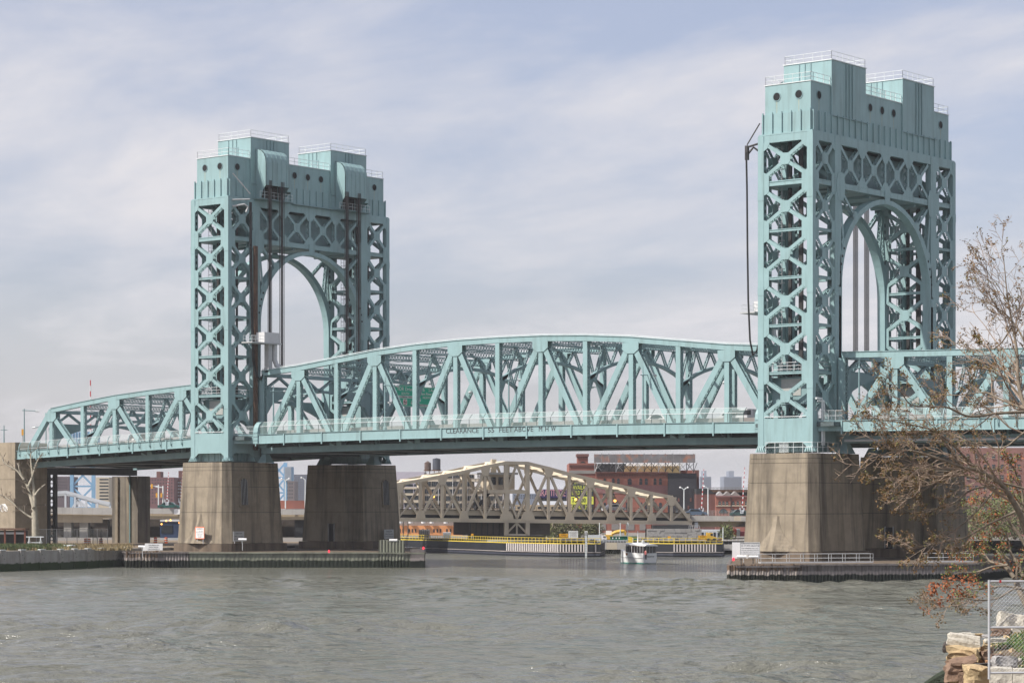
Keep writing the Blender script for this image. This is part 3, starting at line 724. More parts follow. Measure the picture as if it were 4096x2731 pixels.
# curved end posts of the lift span fence and the rounded balconies at the towers
for x, sg in ((-99.7, 1), (-9.7, -1)):
    b = MB(); prof = [(0, -1.4), (0, .4), (.12, 1.0), (.4, 1.5), (.85, 1.85), (1.1, 1.9)]
    z = zl(x)
    for (a, z0), (c, z1) in zip(prof, prof[1:]):
        b.add([(x-.45, FN-.25+a, z+z0), (x+.45, FN-.25+a, z+z0), (x+.45, FN-.25+c, z+z1), (x-.45, FN-.25+c, z+z1), (x-.45, FN-.15+a, z+z0-.02), (x+.45, FN-.15+a, z+z0-.02), (x+.45, FN-.15+c, z+z1-.1), (x-.45, FN-.15+c, z+z1-.1)],
              [(0,1,2,3), (7,6,5,4), (0,3,7,4), (1,5,6,2), (3,2,6,7), (0,4,5,1)])
    e = put('fence_end', b, M_teal, lift)
    for q in (-.45, .45):
        put('end_cheek', MB().prism([(x+q-.03, FN-.27+a, z+z0) for a, z0 in prof]+[(x+q-.03, FN+1.1, z-.1), (x+q-.03, FN+.6, z-1.4)], (.06, 0, 0)), M_teal, e)
    for q in (-.9, -.35, .2): put('end_rung', MB().box(x-.4, x+.4, FN-.32, FN-.26, z+q, z+q+.12), M_teal, e)
def balcony(T, x0, x1, z):
    b = MB(); m = 8; pts = []
    for i in range(m+1): a = math.pi/2*i/m; pts.append((x0+(x1-x0)*math.sin(a)*.45, 1.0+(FN-1.0)*(1-math.cos(a))))
    pts.append((x1, FN))
    pts = [(x0, 1.2), (x0+(x1-x0)*.22, 1.35), (x0+(x1-x0)*.45, 1.75), (x0+(x1-x0)*.7, 2.35), (x1, FN)]
    for (xa, ya), (xb, yb) in zip(pts, pts[1:]): b.prism([(xa, ya, z-1.36), (xb, yb, z-1.36), (xb, yb, z), (xa, ya, z)], (.0, .1, 0))
    o = put('balcony', b, M_teal, T)
    put('balcony_floor', MB().prism([(xa, ya, z-.3) for xa, ya in pts]+[(x1, 5.5, z-.3), (x0, 5.5, z-.3)], (0, 0, .15)), M_deck, o)
    r = MB(); s_ = MB()
    for (xa, ya), (xb, yb) in zip(pts, pts[1:]):
        for h in (.55, 1.2): r.tube([(xa, ya, z+h), (xb, yb, z+h)], .03, 4)
        r.tube([(xa, ya, z), (xa, ya, z+1.2)], .035, 4); s_.add([(xa, ya, z), (xb, yb, z), (xb, yb, z+1.2), (xa, ya, z+1.2)], [(0,1,2,3)])
    put('balcony_rail', r, M_rail, o); put('balcony_screen', s_, M_screen2, o)
balcony(tL, -103, -100.3, zl(-99.7)); balcony(tR, 0.02, 2.6, zra(2.6)); balcony(tL, -111.2, -111.45, zla(-111.4))
# --- clearance lettering on the fascia
def fit_text(txt, x0, x1, zc, h, y, parent, m):
    me = text_mesh(txt, 1.0, .01, 1.0, 'LEFT'); xs_ = [v.co.x for v in me.vertices]; ys_ = [v.co.y for v in me.vertices]
    ax, bx, ay, by = min(xs_), max(xs_), min(ys_), max(ys_); sx = (x1-x0)/(bx-ax); sz = h/(by-ay)
    me.transform(Matrix(((sx, 0, 0, x0-ax*sx), (0, 0, -1, y), (0, sz, 0, zc-h/2-ay*sz), (0, 0, 0, 1))))
    return put('lettering', me, m, parent)
M_letter = mat('weathered_lettering', (.05, .055, .06), .7, .3, 4)
for t, x0, x1 in (('CLEARANCE', -62.1, -56.1), ('55', -54.45, -53.3), ('FEET', -52.4, -50.0), ('ABOVE', -49.75, -46.4), ('M', -45.4, -44.85), ('H', -44.3, -43.75), ('W', -43.3, -42.5)):
    fit_text(t, x0, x1, zl((x0+x1)/2)-.47, .68, FN-.08, lift, M_letter)
# --- road signs on a gantry over the deck
M_sign = mat('sign_green', (.0, .42, .26), .4, .06, 1)
G = thing('highway_sign', 'pair of green overhead road signs lettered FDR Drive South and Harlem River Drive North', 'road sign', (-76, 12, 20))
put('gantry_beam', MB().box(-76.5, -76.2, 6.4, 17, 26.2, 26.5).box(-76.5, -76.2, 6.4, 17, 24.0, 24.2), M_grey, G)
for y0, y1, zt in ((7.4, 11.95, 26.75), (12.05, 16.75, 26.62)):
    p = put('sign_panel', MB().box(-76.1, -76.0, y0, y1, 23.6, zt), M_sign, G)
    put('sign_border', MB().box(-75.998, -75.99, y0+.06, y1-.06, zt-.12, zt-.08).box(-75.998, -75.99, y0+.06, y1-.06, 23.66, 23.7), M_white, p)
EX, EZ = (0, 1, 0), (0, 0, 1)
def tx(s_, size, y, z, m=None, parent=None, sx=1.0): put_text(s_, size, (-75.985, y, z), EX, EZ, m or M_white, parent or G, sx)
tx('FDR Drive', .78, 9.7, 26.15); tx('SOUTH', .52, 9.7, 25.5)
put('plate', MB().box(-75.995, -75.98, 7.7, 11.6, 24.85, 25.2), M_white, G); put_text('NO COMMERCIAL TRAFFIC', .27, (-75.965, 9.65, 25.02), EX, EZ, M_black, G)
put('plate', MB().box(-75.995, -75.98, 9.2, 10.1, 23.85, 24.7), M_white, G)
M_red = mat('sign_red', (.45, .03, .03), .5, .05, 1)
put('prohibition_ring', MB().ring((-75.975, 9.65, 24.27), (1,0,0), .27, .36, .008).beam((-75.972, 9.42, 24.5), (-75.972, 9.88, 24.04), V(1,0,0), .07, .006), M_red, G)
put('truck_symbol', MB().box(-75.979, -75.974, 9.45, 9.72, 24.18, 24.38).box(-75.979, -75.974, 9.74, 9.86, 24.18, 24.3), M_black, G)
def arrow(y, z): put('arrow', MB().prism([(-75.99, y+a, z+b) for a, b in ((-.05, .3), (.05, .3), (.05, -.05), (.22, .02), (0, -.3), (-.22, .02), (-.05, -.05))], (.008, 0, 0)), M_white, G)
arrow(11.1, 24.2); arrow(13.0, 24.7); arrow(15.6, 24.6)
tx('125 St     2 Ave', .6, 14.4, 26.15); tx('Harlem River Dr', .6, 14.4, 25.6); tx('NORTH', .52, 14.5, 25.05)
put('plate', MB().box(-75.995, -75.98, 12.6, 14.9, 23.75, 24.05), M_white, G); put_text('TRUCKS MUST EXIT', .24, (-75.965, 13.75, 23.9), EX, EZ, M_black, G)
for y in (9.0, 13.4, 16.2): put('luminaire', MB().tube([(-76.2, y, 26.6), (-75.6, y, 27.3), (-74.8, y, 27.35), (-74.6, y, 27.1)], .04, 5).box(-74.8, -74.4, y-.2, y+.2, 26.9, 27.1), M_grey, G)
# --- street lamps on the deck
def lamp(x, y, sg, label, hz=7.4, zb=None, m=None):
    z = zb if zb is not None else (zl(x) if -100 < x < -9 else (zla(x) if x < -100 else zra(x)))-.1; m = m or M_teal2
    L_ = thing('street_lamp', label, 'street lamp', (x, y, z), 'street lamps on the teal bridge')
    put('lamp_post', MB().lathe([(.3, 0), (.3, .5), (.17, .7), (.12, 3), (.1, hz-.9), (.18, hz-.85), (.18, hz-.75), (.08, hz-.6), (.05, hz), (.01, hz+.5)], (x, y, z), 8), m, L_)
    put('lamp_arm', MB().tube([(x, y-sg*.6, z+hz-.8), (x, y, z+hz-.8), (x, y+sg*2.2, z+hz-.72)], .06, 5), m, L_)
    put('lamp_head', MB().tube([(x, y+sg*2.1, z+hz-.72), (x, y+sg*2.4, z+hz-.74), (x, y+sg*2.9, z+hz-.78), (x, y+sg*3.05, z+hz-.78)], [.08, .2, .2, .05], 8), M_rail, L_)
for i, x in enumerate((-98.0, -75.4, -52.3, -29.3)):
    lamp(x, 4.6, 1, ('teal street lamp on the near walkway beside the far tower', 'teal street lamp on the near walkway beside the green road signs', 'teal street lamp on the near walkway above the clearance lettering', 'teal street lamp on the near walkway closest to the near tower')[i])
for i, x in enumerate((-79.8, -56.4, -32.8)):
    lamp(x, 31.8, -1, ('street lamp on the far side of the lift span, nearest the road signs', 'street lamp on the far side of the lift span at its middle', 'street lamp on the far side of the lift span near the right tower')[i])
lamp(3.9, 4.6, 1, 'teal street lamp just right of the near tower on the approach span')
# --- equipment boxes at the span ends, with their cable loops
M_box = mat('pale_grey_box', (.55, .55, .55), .5, .06, 1)
M_cable = mat('black_cable', (.02, .02, .02), .5, .2, 1)
for X0, s_, lab in ((-103, 1, 'pale grey equipment box on a bracket beside the ropes of the far tower'), (-8.1, -1, 'pale grey equipment box peeking out left of the near tower')):
    E_ = thing('equipment_box', lab, 'equipment box', (X0+s_*2.6, 6, 30), 'equipment boxes at the span ends')
    xa, xb = sorted((X0+s_*1.7, X0+s_*3.4)); 
    put('box_body', MB().box(xa, xb, 4.3, 7.6, 33.75, 35.3), M_box, E_)
    put('platform', MB().box(xa-.3, xb+.3, 1.4, 7.8, 33.55, 33.72), M_grey, E_)
    r = MB()
    for z in (34.2, 34.7): r.tube([(xa, 1.5, z), (xa, 4.3, z)], .03, 4); r.tube([(xb, 1.5, z), (xb, 4.3, z)], .03, 4)
    for y in (1.5, 2.4, 3.4): r.tube([(xa, y, 33.7), (xa, y, 34.7)], .03, 4); r.tube([(xb, y, 33.7), (xb, y, 34.7)], .03, 4)
    put('platform_rail', r, M_rail, E_)
    put('duct', MB().box(xa+.4, xb-.4, 5.6, 6.4, 29.3, 33.55), M_rust2 if False else M_grey, E_)
    put('curved_duct', MB().tube([(xb-.5, 7.0, 33.5), (xb-.5, 7.0, 31.2), (xb-.3, 7.2, 30.4), (xb+.2, 7.5, 30.1)], .38, 8), M_galv, E_)
C1 = thing('power_cable', 'black power cable hanging in a loop beside the near leg of the far tower', 'cable', (-101.8, 3.3, 29))
for d in (0, .28):
    put('cable_run', MB().tube([(-101.7, 3.3+d, 55), (-101.7, 3.35+d, 48), (-101.7, 3.6+d, 38), (-101.7, 3.9+d, 31), (-101.6, 4.6+d, 28.6), (-101.5, 5.2+d, 28.2), (-101.2, 5.9+d, 29.4), (-101.0, 6.4+d, 33.5)], .11, 6), M_cable, C1)
put('cable_bracket', MB().tube([(-103, 1.0, 59.2), (-101.6, 3.3, 56.2)], .1, 6).tube([(-103, .8, 55.2), (-101.6, 3.2, 55.4)], .12, 6).tube([(-103, .9, 54.2), (-102, 2.4, 54.6), (-101.7, 2.9, 54.2), (-101.8, 2.6, 53.4)], .16, 6), M_grey, C1)
C2 = thing('power_cable', 'black power cables hanging down left of the near tower from a bracket arm', 'cable', (-10, 0, 29))
for d in (0, .3):
    pts = [onX(u, v, -9.4-d) for u, v in ((2985, 610), (2988, 760), (2990, 1000), (2993, 1200), (3000, 1360), (3012, 1420), (3026, 1405), (3033, 1380))]
    put('cable_run', MB().tube(pts, .12, 6), M_cable, C2)
ba = onX(2988, 590, -9.4); put('cable_bracket', MB().tube([V(-8.0, .3, 57.3), ba+V(0,0,.3)], .09, 6).tube([V(-8.0, .3, 54.8), ba], .14, 6).tube([V(-8.0, .3, 53.7), (ba+V(-8.0, .3, 53.7))/2+V(0,0,.3), ba+V(0, 0, -1.0)], .16, 6).box(ba.x-.2, ba.x+.2, ba.y-.2, ba.y+.2, ba.z-1.6, ba.z+.2), M_dark, C2)
gr_ = put('guide_column', MB().box(-102.3, -101.9, 4.6, 5.2, 17.5, 48.5), M_rust); tag(gr_, 'rusty brown guide column beside the near leg of the far tower', 'guide column')
# --- drain pipes on the near tower
D_ = thing('drain_pipe', 'pair of dirty grey drain pipes down the road side of the near tower', 'pipe', (.4, 1.6, 16))
for d, zt in ((0, 22.4), (.42, 22.1)): put('pipe_run', MB().tube([(.35, .2+d, zt), (.4, 1.5+d, zt), (.4, 1.6+d, zt-.4), (.4, 1.6+d, 16.6)], .14, 7), M_rail, D_)
put('pipe_run', MB().tube([(2.0, 4.3, 17.2), (48, 4.3, 16.9)], .16, 7), M_galv, D_)
# rail on the near pier top
r = MB()
for z in (16.35, 16.95): r.tube([(-6.2, -1.1, z), (.6, -1.1, z), (.6, 5.0, z)], .035, 5)
for q in range(6): r.tube([(-6.2+q*1.36, -1.1, 15.6), (-6.2+q*1.36, -1.1, 16.95)], .035, 5)
for q in range(5): r.tube([(.6, .2+q*1.2, 15.6), (.6, .2+q*1.2, 16.95)], .035, 5)
for q in range(8): r.tube([(-4.3, -1.0, 15.75+q*.15), (-2.9, -1.0, 15.75+q*.15)], .035, 4)
o = put('pier_railing', r, M_rail); tag(o, 'pale pipe railing on top of the near concrete pier of the right tower', 'railing')
# ================================================================== piers, fenders, notices
def concrete(name, col, streak, amt, band=None):
    m = bpy.data.materials.new(name); m.use_nodes = True; nt = m.node_tree; N = nt.nodes; L = nt.links
    b = N['Principled BSDF']; b.inputs['Roughness'].default_value = .9; b.inputs['Specular IOR Level'].default_value = .2
    g = N.new('ShaderNodeNewGeometry')
    def noise(sc, vec, detail=6, rough=.6, dist=0.):
        mp = N.new('ShaderNodeMapping'); mp.inputs['Scale'].default_value = vec; L.new(g.outputs['Position'], mp.inputs[0])
        n = N.new('ShaderNodeTexNoise'); n.inputs['Scale'].default_value = sc; n.inputs['Detail'].default_value = detail; n.inputs['Roughness'].default_value = rough
        n.inputs['Distortion'].default_value = dist; L.new(mp.outputs[0], n.inputs['Vector']); return n.outputs[0]
    def mix(fac, a, bcol):
        x = N.new('ShaderNodeMix'); x.data_type = 'RGBA'; L.new(fac, x.inputs['Factor'])
        if isinstance(a, tuple): x.inputs['A'].default_value = (*a, 1)
        else: L.new(a, x.inputs['A'])
        x.inputs['B'].default_value = (*bcol, 1); return x.outputs['Result']
    def rng(src, a, c, lo, hi):
        r = N.new('ShaderNodeMapRange'); r.inputs[1].default_value = a; r.inputs[2].default_value = c; r.inputs[3].default_value = lo; r.inputs[4].default_value = hi; L.new(src, r.inputs[0]); return r.outputs[0]
    c = mix(rng(noise(.7, (1, 1, 1)), .3, .7, 0, 1), tuple(q*.82 for q in col), tuple(min(1, q*1.14) for q in col))
    c = mix(rng(noise(1.0, (.75, .75, .035), 5, .65), .46, .66, 0, amt), c, streak)
    c = mix(rng(noise(1.0, (1.6, 1.6, .06), 5, .7, .4), .6, .74, 0, amt*.8), c, tuple(q*.6 for q in streak))
    c = mix(rng(noise(1.3, (1.2, 1.2, .1), 4, .7), .68, .76, 0, .5), c, tuple(min(1, q*1.5) for q in col))
    sep = N.new('ShaderNodeSeparateXYZ'); L.new(g.outputs['Position'], sep.inputs[0])
    if band:
        for z0, z1, cc, a in band:
            wob = N.new('ShaderNodeMath'); wob.operation = 'MULTIPLY_ADD'; L.new(noise(1.0, (2.2, 2.2, .3), 4), wob.inputs[0]); wob.inputs[1].default_value = .7; 
            sub = N.new('ShaderNodeMath'); sub.operation = 'SUBTRACT'; L.new(sep.outputs[2], sub.inputs[0]); sub.inputs[1].default_value = .35; L.new(sub.outputs[0], wob.inputs[2])
            c = mix(rng(wob.outputs[0], z0, z1, a if z0 < z1 else a, 0), c, cc)
    L.new(c, b.inputs['Base Color'])
    bp = N.new('ShaderNodeBump'); bp.inputs['Strength'].default_value = .25; bp.inputs['Distance'].default_value = .04; L.new(noise(3.0, (1, 1, 1), 8), bp.inputs['Height']); L.new(bp.outputs[0], b.inputs['Normal'])
    return m
M_pier = concrete('pier_concrete', (.268, .228, .17), (.075, .064, .052), .8)
M_plinth = concrete('plinth_concrete', (.155, .12, .088), (.06, .05, .04), .8)
M_fender = concrete('fender_concrete', (.20, .21, .165), (.10, .10, .085), .8, band=((1.0, 1.15, (.018, .024, .017), 1.0),))
M_sheet = concrete('sheet_pile', (.17, .155, .15), (.07, .06, .055), .9, band=((1.35, 1.5, (.30, .27, .26), .75), (.95, 1.1, (.016, .02, .017), 1.0)))
M_timber = concrete('timber_pile', (.16, .11, .075), (.05, .035, .028), .9, band=((1.45, 1.55, (.42, .37, .33), .85), (1.0, 1.1, (.02, .022, .016), 1.0)))
M_sea = concrete('seawall_concrete', (.33, .315, .29), (.2, .185, .16), .6, band=((1.0, 1.12, (.025, .045, .014), 1.0),))
def loft(mb, secs):
    n = len(secs[0]); vs = [p for s_ in secs for p in s_]; fs = [tuple(range(n))[::-1], tuple(range((len(secs)-1)*n, len(secs)*n))]
    for j in range(len(secs)-1):
        for i in range(n): fs.append((j*n+i, j*n+(i+1) % n, (j+1)*n+(i+1) % n, (j+1)*n+i))
    return mb.add(vs, fs)
def pier(X0, near, label, window, door):
    """concrete pier shaft; X0 is the road-face plane of its tower"""
    y0, y1 = (-1.45, 10.2) if near else (26.7, 37.7)
    T = thing('bridge_pier', label, 'bridge pier', (X0-4.05, (y0+y1)/2, 2.1), 'concrete tower piers')
    xl, xr = X0-9.1, X0+1.0; ym = (y0+y1)/2
    half = [(xr-.85, y0), (xr, y0+1.15), (xr, y0+1.7), (xr-.6, y0+2.0), (xr-.6, y1-4.2), (xr+.05, y1-3.2), (xr+.05, y1-.9), (xr-.6, y1)]
    if not near: half = [(xr-1.8, y0), (xr-1.8, y0+1.9), (xr, y0+2.1), (xr, y1-1.0), (xr-.8, y1)]
    cxm = (xl+xr)/2; plan = half+[(2*cxm-x, y) for x, y in half[::-1]]
    if not near: plan = half+[(xl+.8, y1), (xl-.1, y1-1.0), (xl-.1, y0+.2), (xl+.1, y0)]
    def sec(z, ins=0.0):
        g = .62*(15.55-z)/12.0-ins; out = []
        for x, y in plan:
            sx = 1+g/((xr-xl)/2); sy = 1+g/((y1-y0)/2); out.append((cxm+(x-cxm)*sx, ym+(y-ym)*sy, z))
        return out
    cuts = [3.35, 8.05, 11.9, 14.36, 14.92, 15.6]
    for a, b in zip(cuts, cuts[1:]):
        put('pier_course', loft(MB(), [sec(a+.045), sec(b)]), M_pier, T)
        if a > 3.4: put('joint', loft(MB(), [sec(a, .07), sec(a+.045, .07)]), M_hole, T)
    put('plinth', loft(MB(), [[(x+(.45 if x > cxm else -.45), y+(.45 if y > ym else -.45), 1.6) for x, y, z in sec(3.4)], [(x+(.4 if x > cxm else -.4), y+(.4 if y > ym else -.4), 3.35) for x, y, z in sec(3.4)]]), M_plinth, T)
    if near:
        pr = MB(); m = 10; xc = cxm-.1; sl = lambda z: y0-.62*(15.55-z)/12*1.12
        L_, R_, C_ = [], [], []
        for i in range(m+1):
            t = i/m; z = 7.8-4.4*t; w_ = .42+3.0*t**2.1; p = .12+1.0*t**1.3
            L_.append(V(xc-w_, sl(z)+.02, z)); R_.append(V(xc+w_, sl(z)+.02, z)); C_.append(V(xc+.25, sl(z)-p, z))
        n = m+1; vs = L_+C_+R_; fs = []
        for i in range(m): fs += [(i, n+i, n+i+1, i+1), (n+i, 2*n+i, 2*n+i+1, n+i+1)]
        fs += [(0, 2*n, n), (m, n+m, 2*n+m)]
        pr.add(vs, fs); put('cutwater', pr, M_pier, T)
    if window:
        xw = xr-.6 if near else xr; yc = y0+4.15 if near else y1-3.6
        g = .62*(15.55-11.3)/12; xw += g
        wn = MB(); pts = [(-.75, 9.2), (.75, 9.2), (.75, 12.7), (.55, 13.1), (.2, 13.3), (-.2, 13.3), (-.55, 13.1), (-.75, 12.7)]
        wi = put('window', MB().prism([V(xw+.02+.62*(11.3-z)/12, yc+y, z) for y, z in pts], (.03, 0, 0)), M_hole, T)
        for k in range(5): q = -.6+.3*k; put('window_bar', MB().beam(V(xw+.12+.11, yc+q, 9.2), V(xw+.12-.1, yc+q, 13.15), V(1,0,0), .05, .05), M_grey, wi)
        put('sill', MB().box(xw+.1, xw+.38, yc-1.0, yc+1.0, 8.85, 9.15), M_pier, wi)
        sur = MB()
        for (ya, za), (yb, zb) in zip(pts[1:], pts[2:]+[pts[0]]): sur.beam(V(xw+.05+.62*(11.3-za)/12, yc+ya*1.12, za), V(xw+.05+.62*(11.3-zb)/12, yc+yb*1.12, zb), V(1,0,0), .2, .22)
        put('surround', sur, M_pier, wi)
    if door is not None:
        yy = y0-.62*(15.55-5)/12*1.12
        d = put('door', MB().box(door-.55, door+.55, yy-.06, yy+.1, 3.4, 6.2), M_hole, T)
        put('door_frame', MB().box(door-.68, door-.56, yy-.1, yy+.05, 3.4, 6.3).box(door+.56, door+.68, yy-.1, yy+.05, 3.4, 6.3), M_grey, d)
    return T
pier(0, True, 'near concrete pier under the right tower, with a pointed cutwater on its lit face', False, None)
pier(0, False, 'shaded concrete pier of the right tower behind the bare branches', False, -4.3)
pier(-103, True, 'concrete pier of the left tower with warning notices and a barred arched window', True, None)
pier(-103, False, 'far dark concrete pier of the left tower standing next to the tan bridge', True, -106.2)
# bearing shoes under the truss ends
for x, y, par in ((-101.0, 6, lift), (-101.0, 30.4, lift), (-9.4, 6, lift), (-9.4, 30.4, lift), (1.1, 6, approachR), (1.1, 30.4, approachR), (-111.9, 6, approachL), (-111.9, 30.4, approachL)):
    b = MB(); b.add([(x-.9, y-.9, 15.6), (x+.9, y-.9, 15.6), (x+.9, y+.9, 15.6), (x-.9, y+.9, 15.6), (x-.4, y-.4, 16.9), (x+.4, y-.4, 16.9), (x+.4, y+.4, 16.9), (x-.4, y+.4, 16.9)], [(0,3,2,1),(4,5,6,7),(0,1,5,4),(1,2,6,5),(2,3,7,6),(3,0,4,7)])
    put('bearing_shoe', b, M_teal2, par)
# ------------------------------------------------------------------ fenders
def corrugated(mb, P0, P1, z0, z1, pitch=.42, amp=.1):
    P0, P1 = Vector(P0), Vector(P1); t = P1-P0; Ln = t.length; t.normalize(); nrm = Vector((t.y, -t.x, 0)); k = max(2, int(Ln/pitch)); pts = []
    for i in range(k):
        s0 = Ln*i/k; s1 = Ln*(i+.5)/k; e = .12*Ln/k
        pts += [P0+t*(s0+e), P0+t*(s1-e), P0+t*(s1+e)+nrm*amp, P0+t*(s0+Ln/k-e)+nrm*amp]
    pts = [P0]+pts+[P1]; n = len(pts)
    mb.add([(p.x, p.y, z0) for p in pts]+[(p.x, p.y, z1) for p in pts], [(i, i+1, n+i+1, n+i) for i in range(n-1)])
def fender(label, poly, ztop, secs):
    """poly: plan outline; secs: indices of the front edges with their own materials"""
    T = thing('pier_fender', label, 'fender', (poly[0][0], poly[0][1], 0), 'tower pier fenders')
    put('fender_deck', MB().prism([(x, y, ztop-.35) for x, y in poly], (0, 0, .3)), M_plinth, T)
    for i in range(len(poly)):
        a, b = Vector((*poly[i], 0)), Vector((*poly[(i+1) % len(poly)], 0)); m, h = secs.get(i, (M_sheet, ztop))
        mb = MB(); corrugated(mb, a, b, -1.5, h, .42 if m is M_sheet else .6, .1 if m is M_sheet else .035); put('sheet_wall', mb, m, T)
        d = (b-a).normalized(); put('cap_beam', MB().beam(a+V(0,0,h-.1)+Vector((d.y, -d.x, 0))*.05, b+V(0,0,h-.1)+Vector((d.y, -d.x, 0))*.05, V(0,0,1), .4, .22), m, T)
    return T
fr = fender('right tower fender of weathered sheet piling around the concrete piers', [(8.5, -16.5), (22.0, .9), (17.4, 18), (14, 43), (-16, 43), (-16, 6), (1.6, -21.0), (3.5, -22.4)], 2.25, {7: (M_sheet, 2.1)})
fl = fender('left tower fender with a long grey green wall along the water', [(-107.3, -15.8), (-104.0, -13.1), (-100.6, -10.4), (-77.0, 8.7), (-73.7, 11.4), (-99.9, 40.0), (-116, 40), (-116, -10)], 2.25, {1: (M_sheet, 2.3), 2: (M_fender, 2.25), 3: (M_fender, 2.2)})
# raised end block of the left fender
eb = MB(); corrugated(eb, (-78.9, 7.1, 0), (-76.0, 9.45, 0), -1.5, 4.05, .42, .06); eb.obox((-78.9, 7.1, -1), V(2.9, 2.35, 0), V(-1.2, 1.5, 0), V(0, 0, 5.03))
put('end_block', eb, M_fender, fl)
put('end_pile', MB().obox((-75.2, 9.9, -1.5), V(1.6, 1.3, 0), V(-.8, 1.0, 0), V(0, 0, 4.2)), M_sheet, fl)
def piles(label, P0, P1, n, r, zt, sparse_from, grp):
    T = thing('timber_piling', label, 'timber piles', (*P0, 0), grp)
    for i in range(n):
        q = i/(n-1); 
        x = P0[0]+(P1[0]-P0[0])*q; y = P0[1]+(P1[1]-P0[1])*q; z = zt+random.uniform(-.12, .12); rr = r*random.uniform(.85, 1.1)
        tx_, ty_ = random.uniform(-.05, .05), random.uniform(-.05, .05)
        put('pile', MB().tube([(x, y, -1.6), (x+tx_*.5, y+ty_*.5, .7), (x+tx_, y+ty_, z), (x+tx_, y+ty_, z+.05)], [rr*1.05, rr, rr*.95, rr*.7], 8), M_timber, T)
    d = Vector((P1[0]-P0[0], P1[1]-P0[1], 0)).normalized(); nn = Vector((d.y, -d.x, 0))
    for z in (.65, 1.3, 1.95):
        a = Vector((*P0, z))-nn*.24; b = Vector((*P1, z))-nn*.24; put('wale', MB().beam(a, b, V(0,0,1), .2, .22), M_timber, T)
piles('row of weathered timber piles at the near end of the right tower fender', (3.0, -23.0), (8.6, -16.3), 27, .19, 2.2, 14, 'timber pile rows')
piles('second row of timber piles behind the first at the right fender nose', (2.6, -22.6), (3.9, -20.0), 7, .19, 2.15, 14, 'timber pile rows')
piles('short row of dark timber piles at the left end of the left fender', (-107.6, -16.1), (-104.3, -13.4), 10, .2, 2.35, 14, 'timber pile rows')
piles('dark timber piles at the right end of the right tower fender behind the branches', (20.5, 3.5), (17.2, 18.5), 26, .2, 2.3, 30, 'timber pile rows')
# gangway with railing on the right fender
def line_pt(t, z, off=0.): d = Vector((13.5, 17.4, 0)).normalized(); n_ = Vector((d.y, -d.x, 0)); return Vector((8.5, -16.5, z))+d*t-n_*off
def gangway(t0, t1, label):
    T = thing('gangway', label, 'gangway', line_pt((t0+t1)/2, 2.3, .6), 'fender gangways')
    put('gangway_deck', MB().beam(line_pt(t0, 2.45, .9), line_pt(t1, 2.45, .9), V(0,0,1), 1.0, .14), M_galv, T)
    r = MB()
    for o in (.45, 1.35):
        for z in (2.95, 3.45): r.tube([line_pt(t0, z, o), line_pt(t1, z, o)], .025, 5)
        k = max(2, round((t1-t0)/1.7))
        for i in range(k+1): t = t0+(t1-t0)*i/k; r.tube([line_pt(t, 2.4, o), line_pt(t, 3.45, o)], .028, 5)
    put('gangway_rail', r, M_grey, T)
gangway(-4.6, 9.3, 'galvanised gangway with pipe rails along the top of the right tower fender')
gangway(16.2, 22.0, 'short galvanised gangway far along the right tower fender behind the branches')
# ------------------------------------------------------------------ notices
def notice(name, label, cat, c, w, h, lines, border=None, back=None, face=None, posts=0., ex=None, grp=None, ink=None):
    ex_ = Vector(ex or RT).normalized(); n_ = ex_.cross(UP); c = Vector(c)
    T = thing(name, label, cat, c-UP*(h/2+posts), grp)
    put('sign_panel', MB().obox(c-ex_*w/2-UP*h/2-n_*.06, ex_*w, UP*h, n_*.06), face or M_white, T)
    if border:
        b = MB(); t = .06*h
        for o, a, q in ((c-ex_*w/2-UP*h/2, ex_*w, UP*t), (c-ex_*w/2+UP*(h/2-t), ex_*w, UP*t), (c-ex_*w/2-UP*(h/2-t), ex_*t, UP*(h-2*t)), (c+ex_*(w/2-t)-UP*(h/2-t), ex_*t, UP*(h-2*t))): b.obox(o+n_*.003, a, q, n_*.015)
        put('sign_border', b, border, T)
    for txt, size, dz in lines: put_text(txt, size, c+UP*dz+n_*.012, ex_, UP, ink or M_black, T, 1.0, .004)
    if posts:
        for q in (-.32, .32): put('sign_post', MB().beam(c+ex_*(q*w)-UP*h/2-n_*.12, c+ex_*(q*w)-UP*(h/2+posts)-n_*.12, n_, .09, .09), M_galv, T)
    return T
M_orange = mat('orange_border', (.75, .16, .05), .5, .05, 1); M_amber = mat('amber_sign', (.72, .36, .02), .5, .06, 1)
yf = -1.45-.75
bs = notice('drawbridge_notice', 'large white notice about 125 St draw bridge openings on the right fender nose', 'notice', at(3000, 2193, 286.5), 2.35, 1.45,
    [('BY ORDER OF THE U.S. COAST GUARD', .13, .58), ('125 ST RFK DRAW BR', .24, .33), ('FOR OPENING CALL (212)', .17, .04), ('4 HOURS ADVANCE NOTICE', .17, -.22), ('NO OPENINGS M-F 6-9 AM 5-7 PM', .155, -.48)], M_grey, posts=.9)
c0 = at(2985, 2200, 287.0); put('backing_panel', MB().obox(c0-RT*1.65-UP*.95, RT*3.25, UP*1.9, FW*.1), M_white, bs)
for q in (-1.1, .3):
    c = at(2985, 2226, 285.6)+RT*q; put('flood_light', MB().tube([c, c+RT*1.1], .17, 8), M_white, bs)
    put('light_stand', MB().tube([c+RT*.5, c+RT*.5-UP*.9], .06, 5), M_dark, bs)
M_redlamp = emit('red_lamp', (.9, .03, .06), 1.2)
def beacon(c, label): o = put('beacon', MB().lathe([(.1, -.2), (.13, -.15), (.13, .12), (.06, .2)], c, 8), M_redlamp); tag(o, label, 'beacon')
beacon(at(2934, 2235, 286), 'small red navigation lamp under the draw bridge notice')
beacon(at(1316, 2204, 356), 'small red navigation lamp on the left fender before the far pier')
beacon(at(1694, 2191, 356), 'small red navigation lamp on the right end of the left fender')
yl = -1.45-.62*.98*1.12
